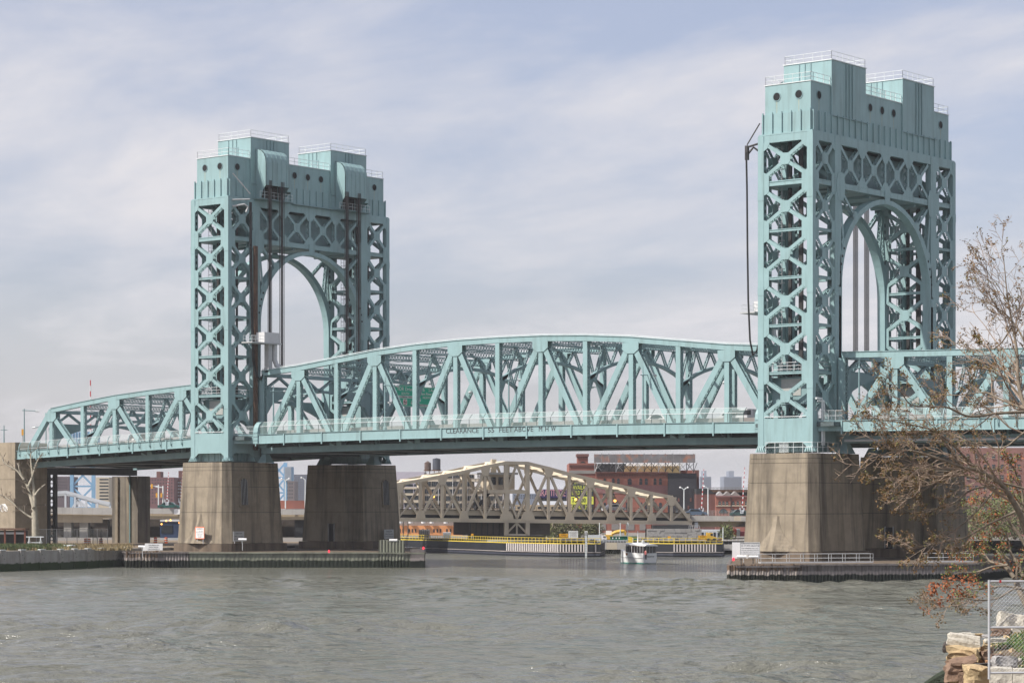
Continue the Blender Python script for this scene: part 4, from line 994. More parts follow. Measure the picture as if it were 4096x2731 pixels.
notice('warning_notice', 'orange bordered warning notice on the lit face of the left pier', 'notice', onY(799, 2130, -3.1), 1.95, 1.8, [('WARNING', .3, .6), ('U.S. Coast Guard', .2, .3), ('Restricted Area', .24, .05), ('no vessels or persons', .15, -.22), ('within 25 yards of', .15, -.42), ('this structure', .15, -.62)], M_orange, posts=.75, ex=(1,0,0))
for u, v, X, lab in ((955, 2144, -100.95, 'small grey cable crossing danger notice on the near left pier'), (1556, 2135, -100.75, 'small grey cable crossing danger notice on the far left pier')):
    notice('danger_notice', lab, 'notice', onX(u, v, X), 2.3, 1.5, [('DANGER', .34, .42), ('CABLE CROSSING', .24, 0), ('DO NOT ANCHOR', .24, -.4)], None, face=M_grey, posts=.3, ex=(0,1,0), grp='danger notices')
for u, v, D, lab in ((970, 2157, 357.5, 'white floodlight on the left fender by the near pier'), (1573, 2160, 358, 'white floodlight on the left fender by the far pier'), (570, 2186, 357, 'white floodlight at the left end of the left fender')):
    c = at(u, v, D); F_ = thing('flood_light', lab, 'floodlight', c-UP*1.6, 'fender floodlights')
    put('light_housing', MB().tube([c-RT*.6, c+RT*.6], .2, 8), M_white, F_); put('light_stand', MB().tube([c, c-UP*1.6], .06, 5), M_grey, F_)
bn = notice('fender_banner', 'white lettered board leaning on the left end of the left fender', 'board', at(615, 2186, 356.5), 2.6, 1.0, [('THIS BRIDGE HAS', .2, .25), ('DRAWTENDER', .2, -.05), ('CALL CHANNEL 13', .2, -.33)], None, posts=.2)
bx_ = put('white_crate', MB().obox(at(572, 2202, 356.8), RT*1.6, FW*.6, UP*.6), M_white); tag(bx_, 'low white box standing on the left end of the left fender', 'box')
# ================================================================== left bank
def ground_mat(name, a, b, sc=.4):
    m = mat(name, a, .95, .25, sc, dirt=b, dirt_amt=.9, dirt_scale=(.5, .5, .5), bump=.4, bscale=4.)
    return m
M_soil = ground_mat('bare_soil', (.20, .15, .105), (.12, .12, .06))
M_farsoil = ground_mat('far_ground', (.19, .175, .155), (.14, .13, .11), .1)
SW = [(-102.5, -72.0), (-105.55, -41.3), (-106.85, -29.6), (-114.2, -10.4), (-117.5, 2.0), (-118, 24), (-124, 60)]
far_edge = [at(u, 0, D) for u, D in ((1180, 520), (1500, 507), (2400, 462), (2900, 458), (3300, 458), (4800, 470))]
poly = [V(x, y, 2.45) for x, y in SW]+[V(p.x, p.y, 2.45) for p in far_edge]+[V(*(at(5200, 0, 3000).xy), 2.45), V(*(at(2000, 0, 6000).xy), 2.45), V(-4200, 900, 2.45), V(-1500, -900, 2.45), V(-300, -120, 2.45)]
g_ = MB(); g_.add(poly, [tuple(range(len(poly)))[::-1]]); struct(put('ground', g_, M_farsoil))
s_ = MB(); s_.add([(x+(-.6), y, 2.55) for x, y in SW]+[(-190, 60, 2.55), (-190, -72, 2.55)], [tuple(range(len(SW)+2))[::-1]]); struct(put('bare_earth', s_, M_soil))
# seawall: panels and pilasters
sw = thing('seawall', 'pale concrete seawall with green algae band along the left bank', 'seawall', (-106, -30, 0))
def along(pl, step):
    out = []
    for a, b in zip(pl, pl[1:]):
        a, b = Vector((*a, 0)), Vector((*b, 0)); k = max(1, round((b-a).length/step)); out += [a+(b-a)*i/k for i in range(k)]
    return out+[Vector((*pl[-1], 0))]
sp = along(SW[:5], 4.35)
for i, (a, b) in enumerate(zip(sp, sp[1:])):
    t = (b-a).normalized(); n_ = Vector((t.y, -t.x, 0))
    zt = 2.92-.018*i
    put('wall_panel', MB().obox(a-n_*.5+V(0,0,-1.2), t*((b-a).length-.03), n_*-.5, V(0,0,1.2+zt)).obox(a-n_*.5+V(0,0,-1.2), n_*.5, t*((b-a).length-.03), V(0,0,1.2+zt)), M_sea, sw)
    put('pilaster', MB().obox(a-t*.1+V(0,0,-1.2), n_*.2, t*.95, V(0,0,1.3+zt)), M_sea, sw)
    put('pilaster_cap', MB().obox(a-t*.15-n_*.3+V(0,0,zt+.1), n_*.55, t*1.1, V(0,0,.1)), M_rail, sw)
    put('anchor_bolt', MB().disc(a+t*.25+n_*.2+V(0,0,2.2), n_, .07, 6, .03).disc(a+t*.6+n_*.2+V(0,0,1.7), n_, .07, 6, .03), M_dark, sw)
# abutment, end pier and steel bent of the left approach
M_abut = concrete('abutment_concrete', (.30, .255, .19), (.15, .125, .095), .6)
ab = thing('abutment', 'tall concrete abutment tower at the left edge under the approach truss', 'abutment', (-163, 5, 2.5))
for i, (z0, z1) in enumerate(((2.4, 9.2), (9.24, 13.4), (13.44, 19.5))):
    put('abutment_course', MB().box(-175, -157.3, 2.6, 8.8, z0, z1), M_abut, ab); put('pilaster', MB().box(-157.15, -155.2, 2.3, 9.1, z0, z1), M_abut, ab)
put('abutment_core', MB().box(-174.9, -155.3, 2.7, 8.7, 2.4, 19.45), M_hole, ab)
M_graf = mat('white_spray_paint', (.7, .7, .68), .6, .1, 3)
gf = MB(); rnd = random.Random(3)
for k in range(5):
    c = V(-159.6+k*.55, 2.585, 8.7+rnd.uniform(-.2, .2)); gf.tube([c+V(.35*math.cos(a)*(1+.3*k % 2), 0, .6*math.sin(a*1.3+k)) for a in [q*.5 for q in range(14)]], .07, 4)
put('graffiti', gf, M_graf, ab)
ep = thing('approach_pier', 'dark concrete wall pier beneath the far end of the left approach truss', 'bridge pier', (-160, 31, 2.5))
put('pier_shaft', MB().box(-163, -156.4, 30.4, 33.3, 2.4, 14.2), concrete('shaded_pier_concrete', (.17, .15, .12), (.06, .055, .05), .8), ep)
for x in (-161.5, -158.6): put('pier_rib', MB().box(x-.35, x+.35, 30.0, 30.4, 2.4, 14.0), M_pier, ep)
put('drain_pipe', MB().tube([(-158.2, 30.2, 2.6), (-158.2, 30.2, 15.0)], .14, 6), M_teal, ep)
bt = thing('steel_bent', 'dark lattice steel bent under the left end of the approach truss', 'steel bent', (-158, 12, 2.5))
for y in (10.2, 11.7, 13.2): put('bent_column', MB().box(-158.3, -157.7, y-.28, y+.28, 2.4, 15.2), M_dark, bt)
for i in range(7):
    z = 3.2+1.6*i
    for y in (10.2, 11.7): put('bent_brace', MB().beam((-158, y, z), (-158, y+1.5, z+1.5), V(1,0,0), .16, .12).beam((-158, y+1.5, z), (-158, y, z+1.5), V(1,0,0), .16, .12).beam((-158, y, z), (-158, y+1.5, z), V(1,0,0), .14, .12), M_dark, bt)
put('bent_cap', MB().box(-158.8, -157.2, 9, 31, 14.3, 15.6), M_dark, bt)
# ------------------------------------------------------------------ trees: limbs given, twigs grown
M_bark = mat('grey_bark', (.20, .165, .125), .95, .3, 6, bump=.4, bscale=20)
M_barkpale = mat('pale_bark', (.36, .33, .26), .9, .25, 1.5, dirt=(.2, .19, .14), dirt_amt=.6)
M_twig = mat('twig_bark', (.21, .15, .115), .9, .25, 5)
M_twigd = mat('dark_twig', (.16, .13, .095), .9, .25, 3)
def grow(mb, pts, r0, r1, rng, lvl, spread, gen, tips, bias, n=6, min_r=.004, dens=1.0, wig=.12):
    """one limb as a tapering tube; sprouts children along its length"""
    m = len(pts); rad_ = [r0+(r1-r0)*(i/(m-1))**.8 for i in range(m)]
    mb[min(lvl, 2)].tube(pts, rad_, max(3, n-lvl), False)
    Ln = sum((pts[i+1]-pts[i]).length for i in range(m-1))
    if lvl >= gen: tips.append((pts[-1], (pts[-1]-pts[-2]).normalized(), lvl)); return
    k = max(2, int(dens*(4.2 if lvl == 0 else 3.2 if lvl == 1 else 2.6)*(1.0 if lvl else max(1, Ln/2.2))))
    for j in range(k):
        q = (.25 if lvl == 0 else .2)+(1-.25)*(j+rng.random())/k; q = min(q, .98); f = q*(m-1); i = min(int(f), m-2); p = pts[i].lerp(pts[i+1], f-i); t = (pts[i+1]-pts[i]).normalized()
        side = t.orthogonal().normalized(); side.rotate(Matrix.Rotation(rng.uniform(0, 6.283), 4, t).to_quaternion())
        d = (t*rng.uniform(.55, .95)+side*rng.uniform(.5, .95)*spread+bias*rng.uniform(.1, .4)).normalized()
        L2 = Ln*rng.uniform(.28, .5)*(1.0 if lvl else .62)*(1.15-.5*q); seg = 5 if lvl < 2 else 4; pp = [p]; dd = d.copy()
        for s in range(seg):
            dd = (dd+Vector((rng.gauss(0, wig), rng.gauss(0, wig), rng.gauss(.03, wig)))).normalized(); pp.append(pp[-1]+dd*L2/seg)
        rr = max(min_r, (rad_[i])*rng.uniform(.38, .6)); grow(mb, pp, rr, max(min_r*.7, rr*.32), rng, lvl+1, spread, gen, tips, bias, n, min_r, dens, wig)
    tips.append((pts[-1], (pts[-1]-pts[-2]).normalized(), lvl))
def smooth_line(pts, k=5):
    out = []; P = [pts[0]*2-pts[1]]+list(pts)+[pts[-1]*2-pts[-2]]
    for i in range(1, len(P)-2):
        for s in range(k):
            t = s/k; a, b, c, d = P[i-1], P[i], P[i+1], P[i+2]
            out.append(.5*((2*b)+(c-a)*t+(2*a-5*b+4*c-d)*t*t+(3*b-a-3*c+d)*t**3))
    return out+[pts[-1]]
def px4(x, y): return x*.3189, 1700+y*.3189
lt = thing('bare_tree', 'pale forked bare tree in front of the left abutment', 'tree', at(140, 2150, 392))
rng = random.Random(11); mbs = [MB(), MB(), MB()]; tips = []
def L4(pts, d0=392, dd=0): return smooth_line([at(*px4(x, y), d0+dd*i) for i, (x, y) in enumerate(pts)])
limbs = [([(445, 1400), (440, 1200), (430, 1030)], .62, .5), ([(430, 1030), (395, 920), (365, 830), (330, 730), (262, 610), (225, 470)], .42, .1), ([(430, 1030), (432, 880), (412, 720), (405, 600), (385, 420), (390, 330)], .4, .08),
         ([(355, 770), (400, 660), (440, 520), (475, 440), (525, 360)], .26, .06), ([(440, 880), (480, 820), (520, 780), (570, 740)], .22, .06), ([(425, 1170), (330, 1120), (200, 1010), (90, 920), (-60, 830)], .2, .08), ([(300, 680), (200, 560), (60, 480), (20, 380)], .2, .05)]
for i, (pts, a, b) in enumerate(limbs):
    grow(mbs, L4(pts, 392, .25), a, b, rng, 0, .85, 3, tips, V(0, 0, .5), 7, .03, .8 if i else .1, .16)
put('trunk', mbs[0].mesh('trunk', True), M_barkpale, lt); stuff(put('crown', mbs[1], M_twigd, lt)); stuff(put('twigs', mbs[2], M_twigd, lt))
# weeds, mound and clutter on the left bank
M_weed = mat('weed_green', (.075, .10, .035), .9, .4, 2); M_dry = mat('dry_grass', (.24, .19, .10), .95, .35, 1.5)
def tufts(name, area, n, h, m, seed, zfun=lambda x, y: 2.55, w=.05):
    r = random.Random(seed); b = MB()
    for _ in range(n):
        u, v, D = area(r); p = at(u, 2100, D); p.z = zfun(p.x, p.y)
        for k in range(5):
            a = r.uniform(0, 6.28); hh = h*r.uniform(.5, 1.3); d = Vector((math.cos(a), math.sin(a), 0)); o = p+Vector((r.gauss(0, .2), r.gauss(0, .2), 0)); s_ = Vector((-d.y, d.x, 0))*w*r.uniform(.7, 1.6)
            b.add([o-s_, o+s_, o+d*hh*.35+V(0, 0, hh)], [(0, 1, 2)])
    return b
mound = lambda x, y: 2.55
stuff(put('dry_grass', tufts('dry_grass', lambda r: (r.uniform(-40, 520), 0, r.uniform(356, 398)), 2600, .42, M_dry, 5, w=.09), M_dry))
stuff(put('weeds', tufts('weeds', lambda r: (min(r.gauss(60, 90), 330), 0, r.uniform(356, 384)), 1500, .6, M_weed, 6, w=.12), M_weed))
# chain link fence with posts
cf = thing('chain_link_fence', 'grey chain link fence along the left bank below the approach truss', 'fence', at(200, 2170, 404))
a, b = at(-60, 0, 404), at(430, 0, 408); a.z = b.z = 2.55
for i in range(13): p = a.lerp(b, i/12); put('fence_post', MB().tube([p, p+V(0, 0, 2.7)], .06, 5), M_galv, cf)
put('fence_mesh', MB().add([a, b, b+V(0, 0, 2.6), a+V(0, 0, 2.6)], [(0, 1, 2, 3)]), M_screen2, cf)
put('fence_rail', MB().tube([a+V(0, 0, 2.6), b+V(0, 0, 2.6)], .04, 4), M_galv, cf)
# rusty frame shed at the far left
sh = thing('rusty_shelter', 'low rusty red frame shelter behind weeds at the left edge', 'shelter', at(40, 2160, 388))
o0 = at(-60, 0, 390); o0.z = 2.5; ex_ = at(100, 0, 388)-at(-60, 0, 390); ex_.z = 0
M_rustred = mat('rust_red_paint', (.16, .06, .04), .8, .3, 1)
for i in range(5): p = o0+ex_*(i/4); put('shelter_post', MB().beam(p, p+V(0, 0, 2.7), FW, .28, .28), M_rustred, sh)
put('shelter_roof', MB().obox(o0+V(0, 0, 2.7)-FW*.4, ex_*1.03, FW*3, V(0, 0, .28)), M_rust, sh); put('shelter_rail', MB().obox(o0+V(0, 0, 2.05), ex_, FW*.2, V(0, 0, .3)), M_grey, sh)
put('shelter_back', MB().obox(o0+FW*2.2, ex_, FW*.1, V(0, 0, 2.6)), M_dark, sh)
st_ = thing('sawhorse', 'grey trestle frame at the foot of the pale bare tree', 'trestle', at(140, 2165, 386))
c = at(140, 0, 386); c.z = 2.55
for q in (-.9, .9):
    for d in (-.4, .4): put('leg', MB().beam(c+RT*(q+d*.3)+FW*d, c+RT*(q-.0)+V(0, 0, 1.6), FW, .1, .1), M_rail, st_)
put('crossbar', MB().beam(c-RT*1.4+V(0, 0, 1.6), c+RT*1.4+V(0, 0, 1.6), FW, .16, .12), M_rail, st_); put('crossbar', MB().beam(c-RT*1.2+V(0, 0, .7), c+RT*1.2+V(0, 0, .7), FW, .12, .1), M_rail, st_)
M_barrel = mat('traffic_orange', (.72, .13, .03), .5, .06, 2)
for u, D, lab in ((343, 412, 'orange traffic barrel left of the pair on the bare earth'), (356, 410, 'orange traffic barrel directly beside the leftmost barrel'), (404, 412, 'orange traffic barrel standing alone to the right of the gate'), (622, 424, 'orange traffic barrel under the viaduct left of the left pier'), (664, 424, 'orange traffic barrel closest to the left pier')):
    p = at(u, 0, D); p.z = 2.5; B_ = thing('traffic_barrel', lab, 'traffic barrel', p, 'orange traffic barrels')
    put('barrel_body', MB().lathe([(.36, 0), (.36, .08), (.3, .1), (.28, 1.0), (.2, 1.08)], p, 10), M_barrel, B_)
    for z in (.35, .72): put('reflective_band', MB().lathe([(.297, z), (.297, z+.14)], p, 10), M_white, B_)
gt = thing('steel_gate', 'dark open steel gate between the orange barrels', 'gate', at(385, 0, 410)); p = at(372, 0, 410); p.z = 2.5
for q in (0, 1.4): put('gate_post', MB().beam(p+RT*q, p+RT*q+V(0, 0, 2.6), FW, .12, .12), M_dark, gt)
for i in range(6): put('gate_bar', MB().beam(p+RT*(.2+.2*i), p+RT*(.2+.2*i)+V(0, 0, 2.4), FW, .04, .04), M_dark, gt)
rk = random.Random(8)
def rock_mesh(r, sx, sy, sz, ang=.22, n=2):
    """rough block: a subdivided box with noise"""
    import bmesh
    bm = bmesh.new(); bmesh.ops.create_cube(bm, size=1.0); bmesh.ops.subdivide_edges(bm, edges=bm.edges[:], cuts=n, use_grid_fill=True)
    k = Vector((r.random()*20, r.random()*20, 0))
    from mathutils import noise as mn
    for v in bm.verts:
        c = v.co.copy(); e = mn.noise_vector(c*1.7+k)*ang*.6+mn.noise_vector(c*4+k)*ang*.3+mn.noise_vector(c*9+k)*ang*.12
        corner = sum(abs(q) > .49 for q in c); f = 1-.16*max(0, c.length-.62)
        v.co = Vector(((c.x*f+e.x)*sx, (c.y*f+e.y)*sy, (c.z*f+e.z)*sz))
    me = bpy.data.meshes.new('rock'); bm.to_mesh(me); bm.free(); return me
rb = put('pale_boulder', rock_mesh(rk, 1.6, 1.0, .8), M_rail, None, at(280, 0, 372)*1); rb.location.z = 2.7; tag(rb, 'pale boulder lying on the bare earth behind the seawall', 'boulder')
# ================================================================== tan swing bridge and its fenders
M_tan = mat('tan_paint', (.50, .435, .335), .55, .07, .3, dirt=(.3, .24, .16), dirt_amt=.35, dirt_scale=(.4, .4, .2))
M_tanlit = mat('tan_paint_sunlit', (.72, .64, .49), .55, .06, .3)  # tan lightened to paint sunlight onto the top bracing
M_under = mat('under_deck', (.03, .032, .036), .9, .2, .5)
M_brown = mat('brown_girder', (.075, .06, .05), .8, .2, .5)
M_navy = mat('navy_black_composite', (.016, .018, .024), .6, .25, .5)
M_yellow = mat('yellow_railing', (.68, .52, .07), .5, .07, .5)
M_stripe = mat('white_stripe', (.62, .57, .55), .6, .08, .8)
SB = thing('swing_bridge', 'tan steel truss swing bridge seen beneath the teal lift span', 'bridge', at(2066, 2110, 474))
PA, PB = at(1593, 2083, 462), at(2765, 2096.5, 485)
def bn_(i): return PA+(PB-PA)*((i-3)/14)
ax = (PB-PA); axh = Vector((ax.x, ax.y, 0)).normalized(); pn = Vector((-axh.y, axh.x, 0)); 
if pn.dot(FW) < 0: pn = -pn
hts = {0: 0}; HH = [11.8, 10.9, 9.85, 8.97, 8.1, 7.3, 6.4, 5.7]
def top(i):
    k = 8-i if i <= 8 else i-9; return bn_(i)+UP*(HH[k]-.35) if 0 < i < 17 else bn_(i)
WD = 10.5
for side in (0, 1):
    off = pn*(WD*side); m = M_tan; nf = -pn
    for i in range(17):
        put('bottom_chord', MB().beam(bn_(i)+off+UP*.3, bn_(i+1)+off+UP*.3, nf, .75, .6), m, SB)
        a = top(i)+off; b = top(i+1)+off
        if 1 <= i and i+1 <= 16: put('top_chord', MB().beam(a, b, nf, .62, .6), m, SB)
    put('end_post', MB().beam(bn_(0)+off+UP*.4, top(1)+off, nf, .62, .6), m, SB); put('end_post', MB().beam(bn_(17)+off+UP*.4, top(16)+off, nf, .62, .6), m, SB)
    for i in range(1, 17):
        big = i in (8, 9)
        put('post', MB().beam(bn_(i)+off+UP*.6, top(i)+off, nf, .85 if big else .5, .5), m, SB)
        gz = (i % 2 == 1 and i < 8) or (i % 2 == 0 and i > 9)
        c = (top(i) if gz else bn_(i)+UP*.4)+off-pn*.31
        sg = -1 if gz else 1; hw = 1.0 if not big else 1.5
        put('gusset_plate', MB().prism([c+axh*x+UP*(sg*z) for x, z in ((-hw, 0), (hw, 0), (hw*.85, .9), (hw*.5, 1.7), (-hw*.5, 1.7), (-hw*.85, .9))], -pn*.05), m, SB)
        if gz:
            for j in (i-1, i+1):
                p0, p1 = bn_(j)+off+UP*.6, top(i)+off-UP*.5; d = put('diagonal', MB().beam(p0, p1, nf, .48, .45), m, SB)
                put('sub_diagonal', MB().beam(bn_(i)+off+UP*.7, p0.lerp(p1, .46), nf, .3, .3), m, SB)
    c8, c9 = bn_(8)+off, bn_(9)+off; mid = (c8+c9)/2
    ph = UP*5.9
    put('mid_strut', MB().beam(bn_(7.15)+off+ph, bn_(9)+off+ph, nf, .7, .55), m, SB)
    for c in (c8, c9):
        put('center_brace', MB().beam(mid+UP*11.2, c+ph, nf, .4, .4).beam(c+ph-UP*.4, mid+UP*.8, nf, .4, .4), m, SB)
    # pivot frame under the chord
    for c in (c8, c9): put('pivot_leg', MB().beam(c-UP*4.2*.6, c, nf, .8, .6), m, SB)
    put('pivot_sill', MB().beam(c8-UP*2.45, c9-UP*2.45, nf, .5, .6), m, SB)
    for c in (c8, c9): put('pivot_brace', MB().beam(mid-UP*.1, c-UP*2.2, nf, .3, .3), m, SB)
    put('pivot_brace', MB().beam(mid, mid-UP*2.3, nf, .25, .3), m, SB)
for i in range(1, 17):
    a, b = top(i)+UP*.1, top(i)+pn*WD+UP*.1
    put('top_strut', MB().beam(a, b, UP, .75, .45), M_tanlit, SB)
    if i < 16:
        q = 1 if i % 2 else 0; mb = MB(); mb.beam(top(i)+UP*.05, (top(i+1)+pn*WD+UP*.05), UP, .5, .35); mb.beam(top(i)+pn*WD, top(i+1), UP, .5, .35); put('top_lateral', mb, M_tanlit, SB)
    if i % 2 == 0 and i not in (8,):
        m_ = top(i)-UP*1.7; put('sway_brace', MB().beam(m_, top(i)+pn*WD*.28, axh, .3, .3).beam(m_+pn*WD, top(i)+pn*WD*.72, axh, .3, .3), M_tanlit, SB)
for i in range(17):
    a, b = bn_(i), bn_(i+1)
    put('deck_girder', MB().beam(a+pn*.7+UP*1.75, b+pn*.7+UP*1.75, -pn, .95, .3), M_tan, SB)
    put('deck_edge', MB().beam(a+pn*.6+UP*2.28, b+pn*.6+UP*2.28, -pn, .1, .6), M_under, SB)
    put('deck_slab', MB().obox(a+pn*1.0+UP*.45, (b-a)*1.0, pn*(WD-2), UP*1.65), M_under, SB)  # near-black slab, deepened to stand in for the shadow below the deck
    r = MB()
    for z in (2.7, 3.1): r.beam(a+pn*.8+UP*z, b+pn*.8+UP*z, pn, .05, .05)
    for q in range(4): r.beam(a.lerp(b, q/4)+pn*.8+UP*2.3, a.lerp(b, q/4)+pn*.8+UP*3.1, pn, .05, .05)
    put('deck_railing', r, M_rust, SB)
# operator house
oh = bn_(7.45)+pn*3.0+UP*6.3
ho = put('operator_house', MB().obox(oh, axh*5.4, pn*4.5, UP*2.9), M_tan, SB)
put('house_roof', MB().obox(oh-axh*.5-pn*.5+UP*2.9, axh*6.4, pn*5.5, UP*.4), M_grey, ho)
for q in (.5, 2.0, 3.4): put('house_window', MB().obox(oh+axh*q-pn*.03+UP*.9, axh*.95, pn*.02, UP*1.5), M_glass, ho)
put('house_post', MB().beam(bn_(7.85)+pn*5+UP*9.6, bn_(7.85)+pn*5+UP*12.2, axh, .9, .9), M_tan, SB); put('house_platform', MB().obox(oh-axh*1.6-pn*1-UP*.3, axh*8.4, pn*6.4, UP*.25), M_tan, SB)
put('stair', MB().beam(bn_(6.9)+pn*4+UP*2.4, bn_(7.6)+pn*4+UP*5.9, pn, .3, 1.2).beam(bn_(6.9)+pn*4+UP*2.4, bn_(6.9)+pn*4+UP*5.9, pn, .2, 1.2), M_under, SB)
dr = bn_(8.5)+pn*WD/2
put('pivot_drum', MB().obox(bn_(6.35)+pn*1.2-UP*2.55, axh*((bn_(10.2)-bn_(6.35)).length), pn*8.4, UP*2.5), M_brown, SB)
for k in range(7): put('drum_stiffener', MB().obox(bn_(6.4+k*.27)+pn*1.05-UP*2.5, axh*.12, pn*.14, UP*2.4), M_under, SB)
M_amberlamp = emit('amber_lamp', (1, .42, .06), 5.0)
for u, v in ((1734, 1985), (2303, 1996.5), (2460, 2002)): c = at(u, v, 474); put('signal_lamp', MB().lathe([(.05, -.22), (.2, -.15), (.24, 0), (.2, .15), (.05, .22)], c, 8), M_amberlamp, SB)
# pivot pier
pv = thing('pivot_pier', 'low dark round pivot pier under the middle of the tan swing bridge', 'bridge pier', dr*1)
c = Vector((dr.x, dr.y, 0)); put('drum', MB().lathe([(8.0, -1), (8.0, 2.4), (7.6, 2.6), (7.6, 3.3)], c, 28), M_under, pv)
put('pier_ledge', MB().lathe([(8.3, 2.2), (8.3, 2.5)], c, 28), M_grey, pv)
def striped(label, plan, stripe_from, stripe_to, rail_from, rail_to, back):
    """plan: [(u, D)...] along the water; stripes between two u values"""
    T = thing('channel_fender', label, 'fender', Vector((*at(plan[0][0], 0, plan[0][1]).xy, 0)), 'swing bridge fenders')
    P = [Vector((*at(u, 0, D).xy, 0)) for u, D in plan]
    for a, b in zip(P, P[1:]):
        t = (b-a).normalized(); n_ = Vector((t.y, -t.x, 0)); n_ = n_ if n_.dot(FW) < 0 else -n_; L_ = (b-a)
        put('upper_wall', MB().obox(a+UP*.85, L_, -n_*back, UP*1.45), M_navy, T)
        put('ledge', MB().obox(a+UP*.78-L_*0, L_, n_*.14, UP*.12).obox(a+UP*.78, n_*.14, L_, UP*.12), M_stripe, T)
        for z, h in ((.28, .32), (-.25, .3)): put('strake', MB().obox(a+UP*z, n_*.1, L_, UP*h), M_navy2, T)
        put('lower_wall', MB().obox(a-UP*1, L_, -n_*1.0, UP*1.8), M_navy, T)
        k = max(1, round(L_.length/1.05)); r = MB()
        for z in (2.85, 3.35): r.beam(a+UP*z-n_*.3, b+UP*z-n_*.3, UP, .06, .07)
        r.beam(a+UP*2.36-n_*.1, b+UP*2.36-n_*.1, n_, .2, .12)
        for i in range(k+1): q = a.lerp(b, i/k)-n_*.3; r.beam(q+UP*2.3, q+UP*3.35, n_, .07, .07)
        if rail_from <= plan[P.index(a)][0] <= rail_to: put('yellow_rail', r, M_yellow, T)
    for (u0, D0), (u1, D1) in zip(plan, plan[1:]):
        a, b = Vector((*at(u0, 0, D0).xy, 0)), Vector((*at(u1, 0, D1).xy, 0)); t = (b-a).normalized(); n_ = Vector((t.y, -t.x, 0)); n_ = n_ if n_.dot(FW) < 0 else -n_
        s0, s1 = max(u0, stripe_from), min(u1, stripe_to)
        if s1-s0 < 5: continue
        q0, q1 = (s0-u0)/(u1-u0), (s1-u0)/(u1-u0); Ls = (b-a).length*(q1-q0); k = int(Ls/.52)
        for i in range(k):
            o = a+(b-a)*q0+t*(i*.52); put('white_stripe', MB().obox(o+UP*.92, n_*.06, t*.24, UP*1.36), M_stripe, T)
    return T
M_navy2 = mat('wet_navy_strake', (.05, .055, .075), .45, .25, .5)
striped('long black swing bridge fender with white stripes and yellow railing left of the boat', [(1240, 512), (1680, 477), (1860, 459), (2024, 443), (2239, 431), (2401, 430), (2420, 452)], 2026, 2401, 0, 2300, 2.0)
striped('shorter black fender with white stripes and yellow railing right of the boat', [(2505, 452), (2526, 436), (2694, 431), (2890, 431), (2896, 452)], 2694, 2872, 2500, 2880, 2.0)
wb_ = thing('white_skiff', 'small white skiff moored behind the end of the left fender', 'boat', at(1640, 2195, 470)); c = Vector((*at(1628, 0, 466).xy, 0))
put('hull', loft(MB(), [[c+RT*x+FW*y+UP*z for x, y in ((-.9, 0), (0, -.7), (1.5, -.8), (1.5, .8), (0, .7))] for z in (0, .7)]), M_white, wb_); put('cabin', MB().obox(c-RT*.2-FW*.5+UP*.7, RT*1.2, FW*1.0, UP*.5), M_white, wb_); put('mast', MB().beam(c+UP*.7, c+UP*3.6, FW, .1, .1), M_rust, wb_)
# notices on the fenders
notice('cable_crossing_sign', 'amber cable crossing sign standing left on the long striped fender', 'sign', at(2254.5, 2143, 434), 1.58, .84, [('CABLE', .34, .18), ('CROSSING', .34, -.2)], None, face=M_amber, posts=.6, grp='cable crossing signs')
notice('cable_crossing_sign', 'amber cable crossing sign on the right striped fender by the yellow loader', 'sign', at(2810.5, 2149, 434), 1.55, .78, [('CABLE', .32, .17), ('CROSSING', .32, -.19)], None, face=M_amber, posts=.6, grp='cable crossing signs')
notice('channel_notice', 'pale grey lettered notice beside the amber sign on the long striped fender', 'notice', at(2293, 2136, 434), 1.7, 1.26, [('ATTENTION MARINERS', .15, .42), ('SWING BRIDGE OPENS', .14, .2), ('ON SIGNAL WITH', .14, 0), ('ADVANCE NOTICE', .14, -.2), ('CALL FOR OPENING', .14, -.4)], None, face=M_white, posts=.7)
notice('small_amber_plate', 'small amber plate on the yellow railing of the left fender', 'sign', at(1889, 2137, 452), .45, .35, [], None, face=M_amber, posts=.5)
notice('small_amber_plate', 'small amber plate on two posts before the masonry rest pier', 'sign', at(2677, 2147, 433), .55, .3, [], None, face=M_amber, posts=.6)
gp = thing('tide_gauge', 'tall grey gauge board with number marks at the end of the striped fender', 'gauge board', at(2343, 2225, 429))
c = Vector((*at(2344, 0, 429.3).xy, 0)); put('gauge_board', MB().obox(c-RT*.16-UP*.5, RT*.34, FW*.08, UP*4.4), M_rail, gp); put('gauge_plate', MB().obox(c-RT*.25+UP*3.9-FW*.04, RT*.52, FW*.04, UP*.72), M_white, gp)
for i in range(7): put_text(str(8-i), .24, c+UP*(.2+.45*i)-FW*.02, RT, UP, M_black, gp)
for i in range(3): put_text(('NO', 'WAKE', 'ZONE')[i], .17, c+UP*(4.42-.2*i)-FW*.06, RT, UP, M_black, gp)
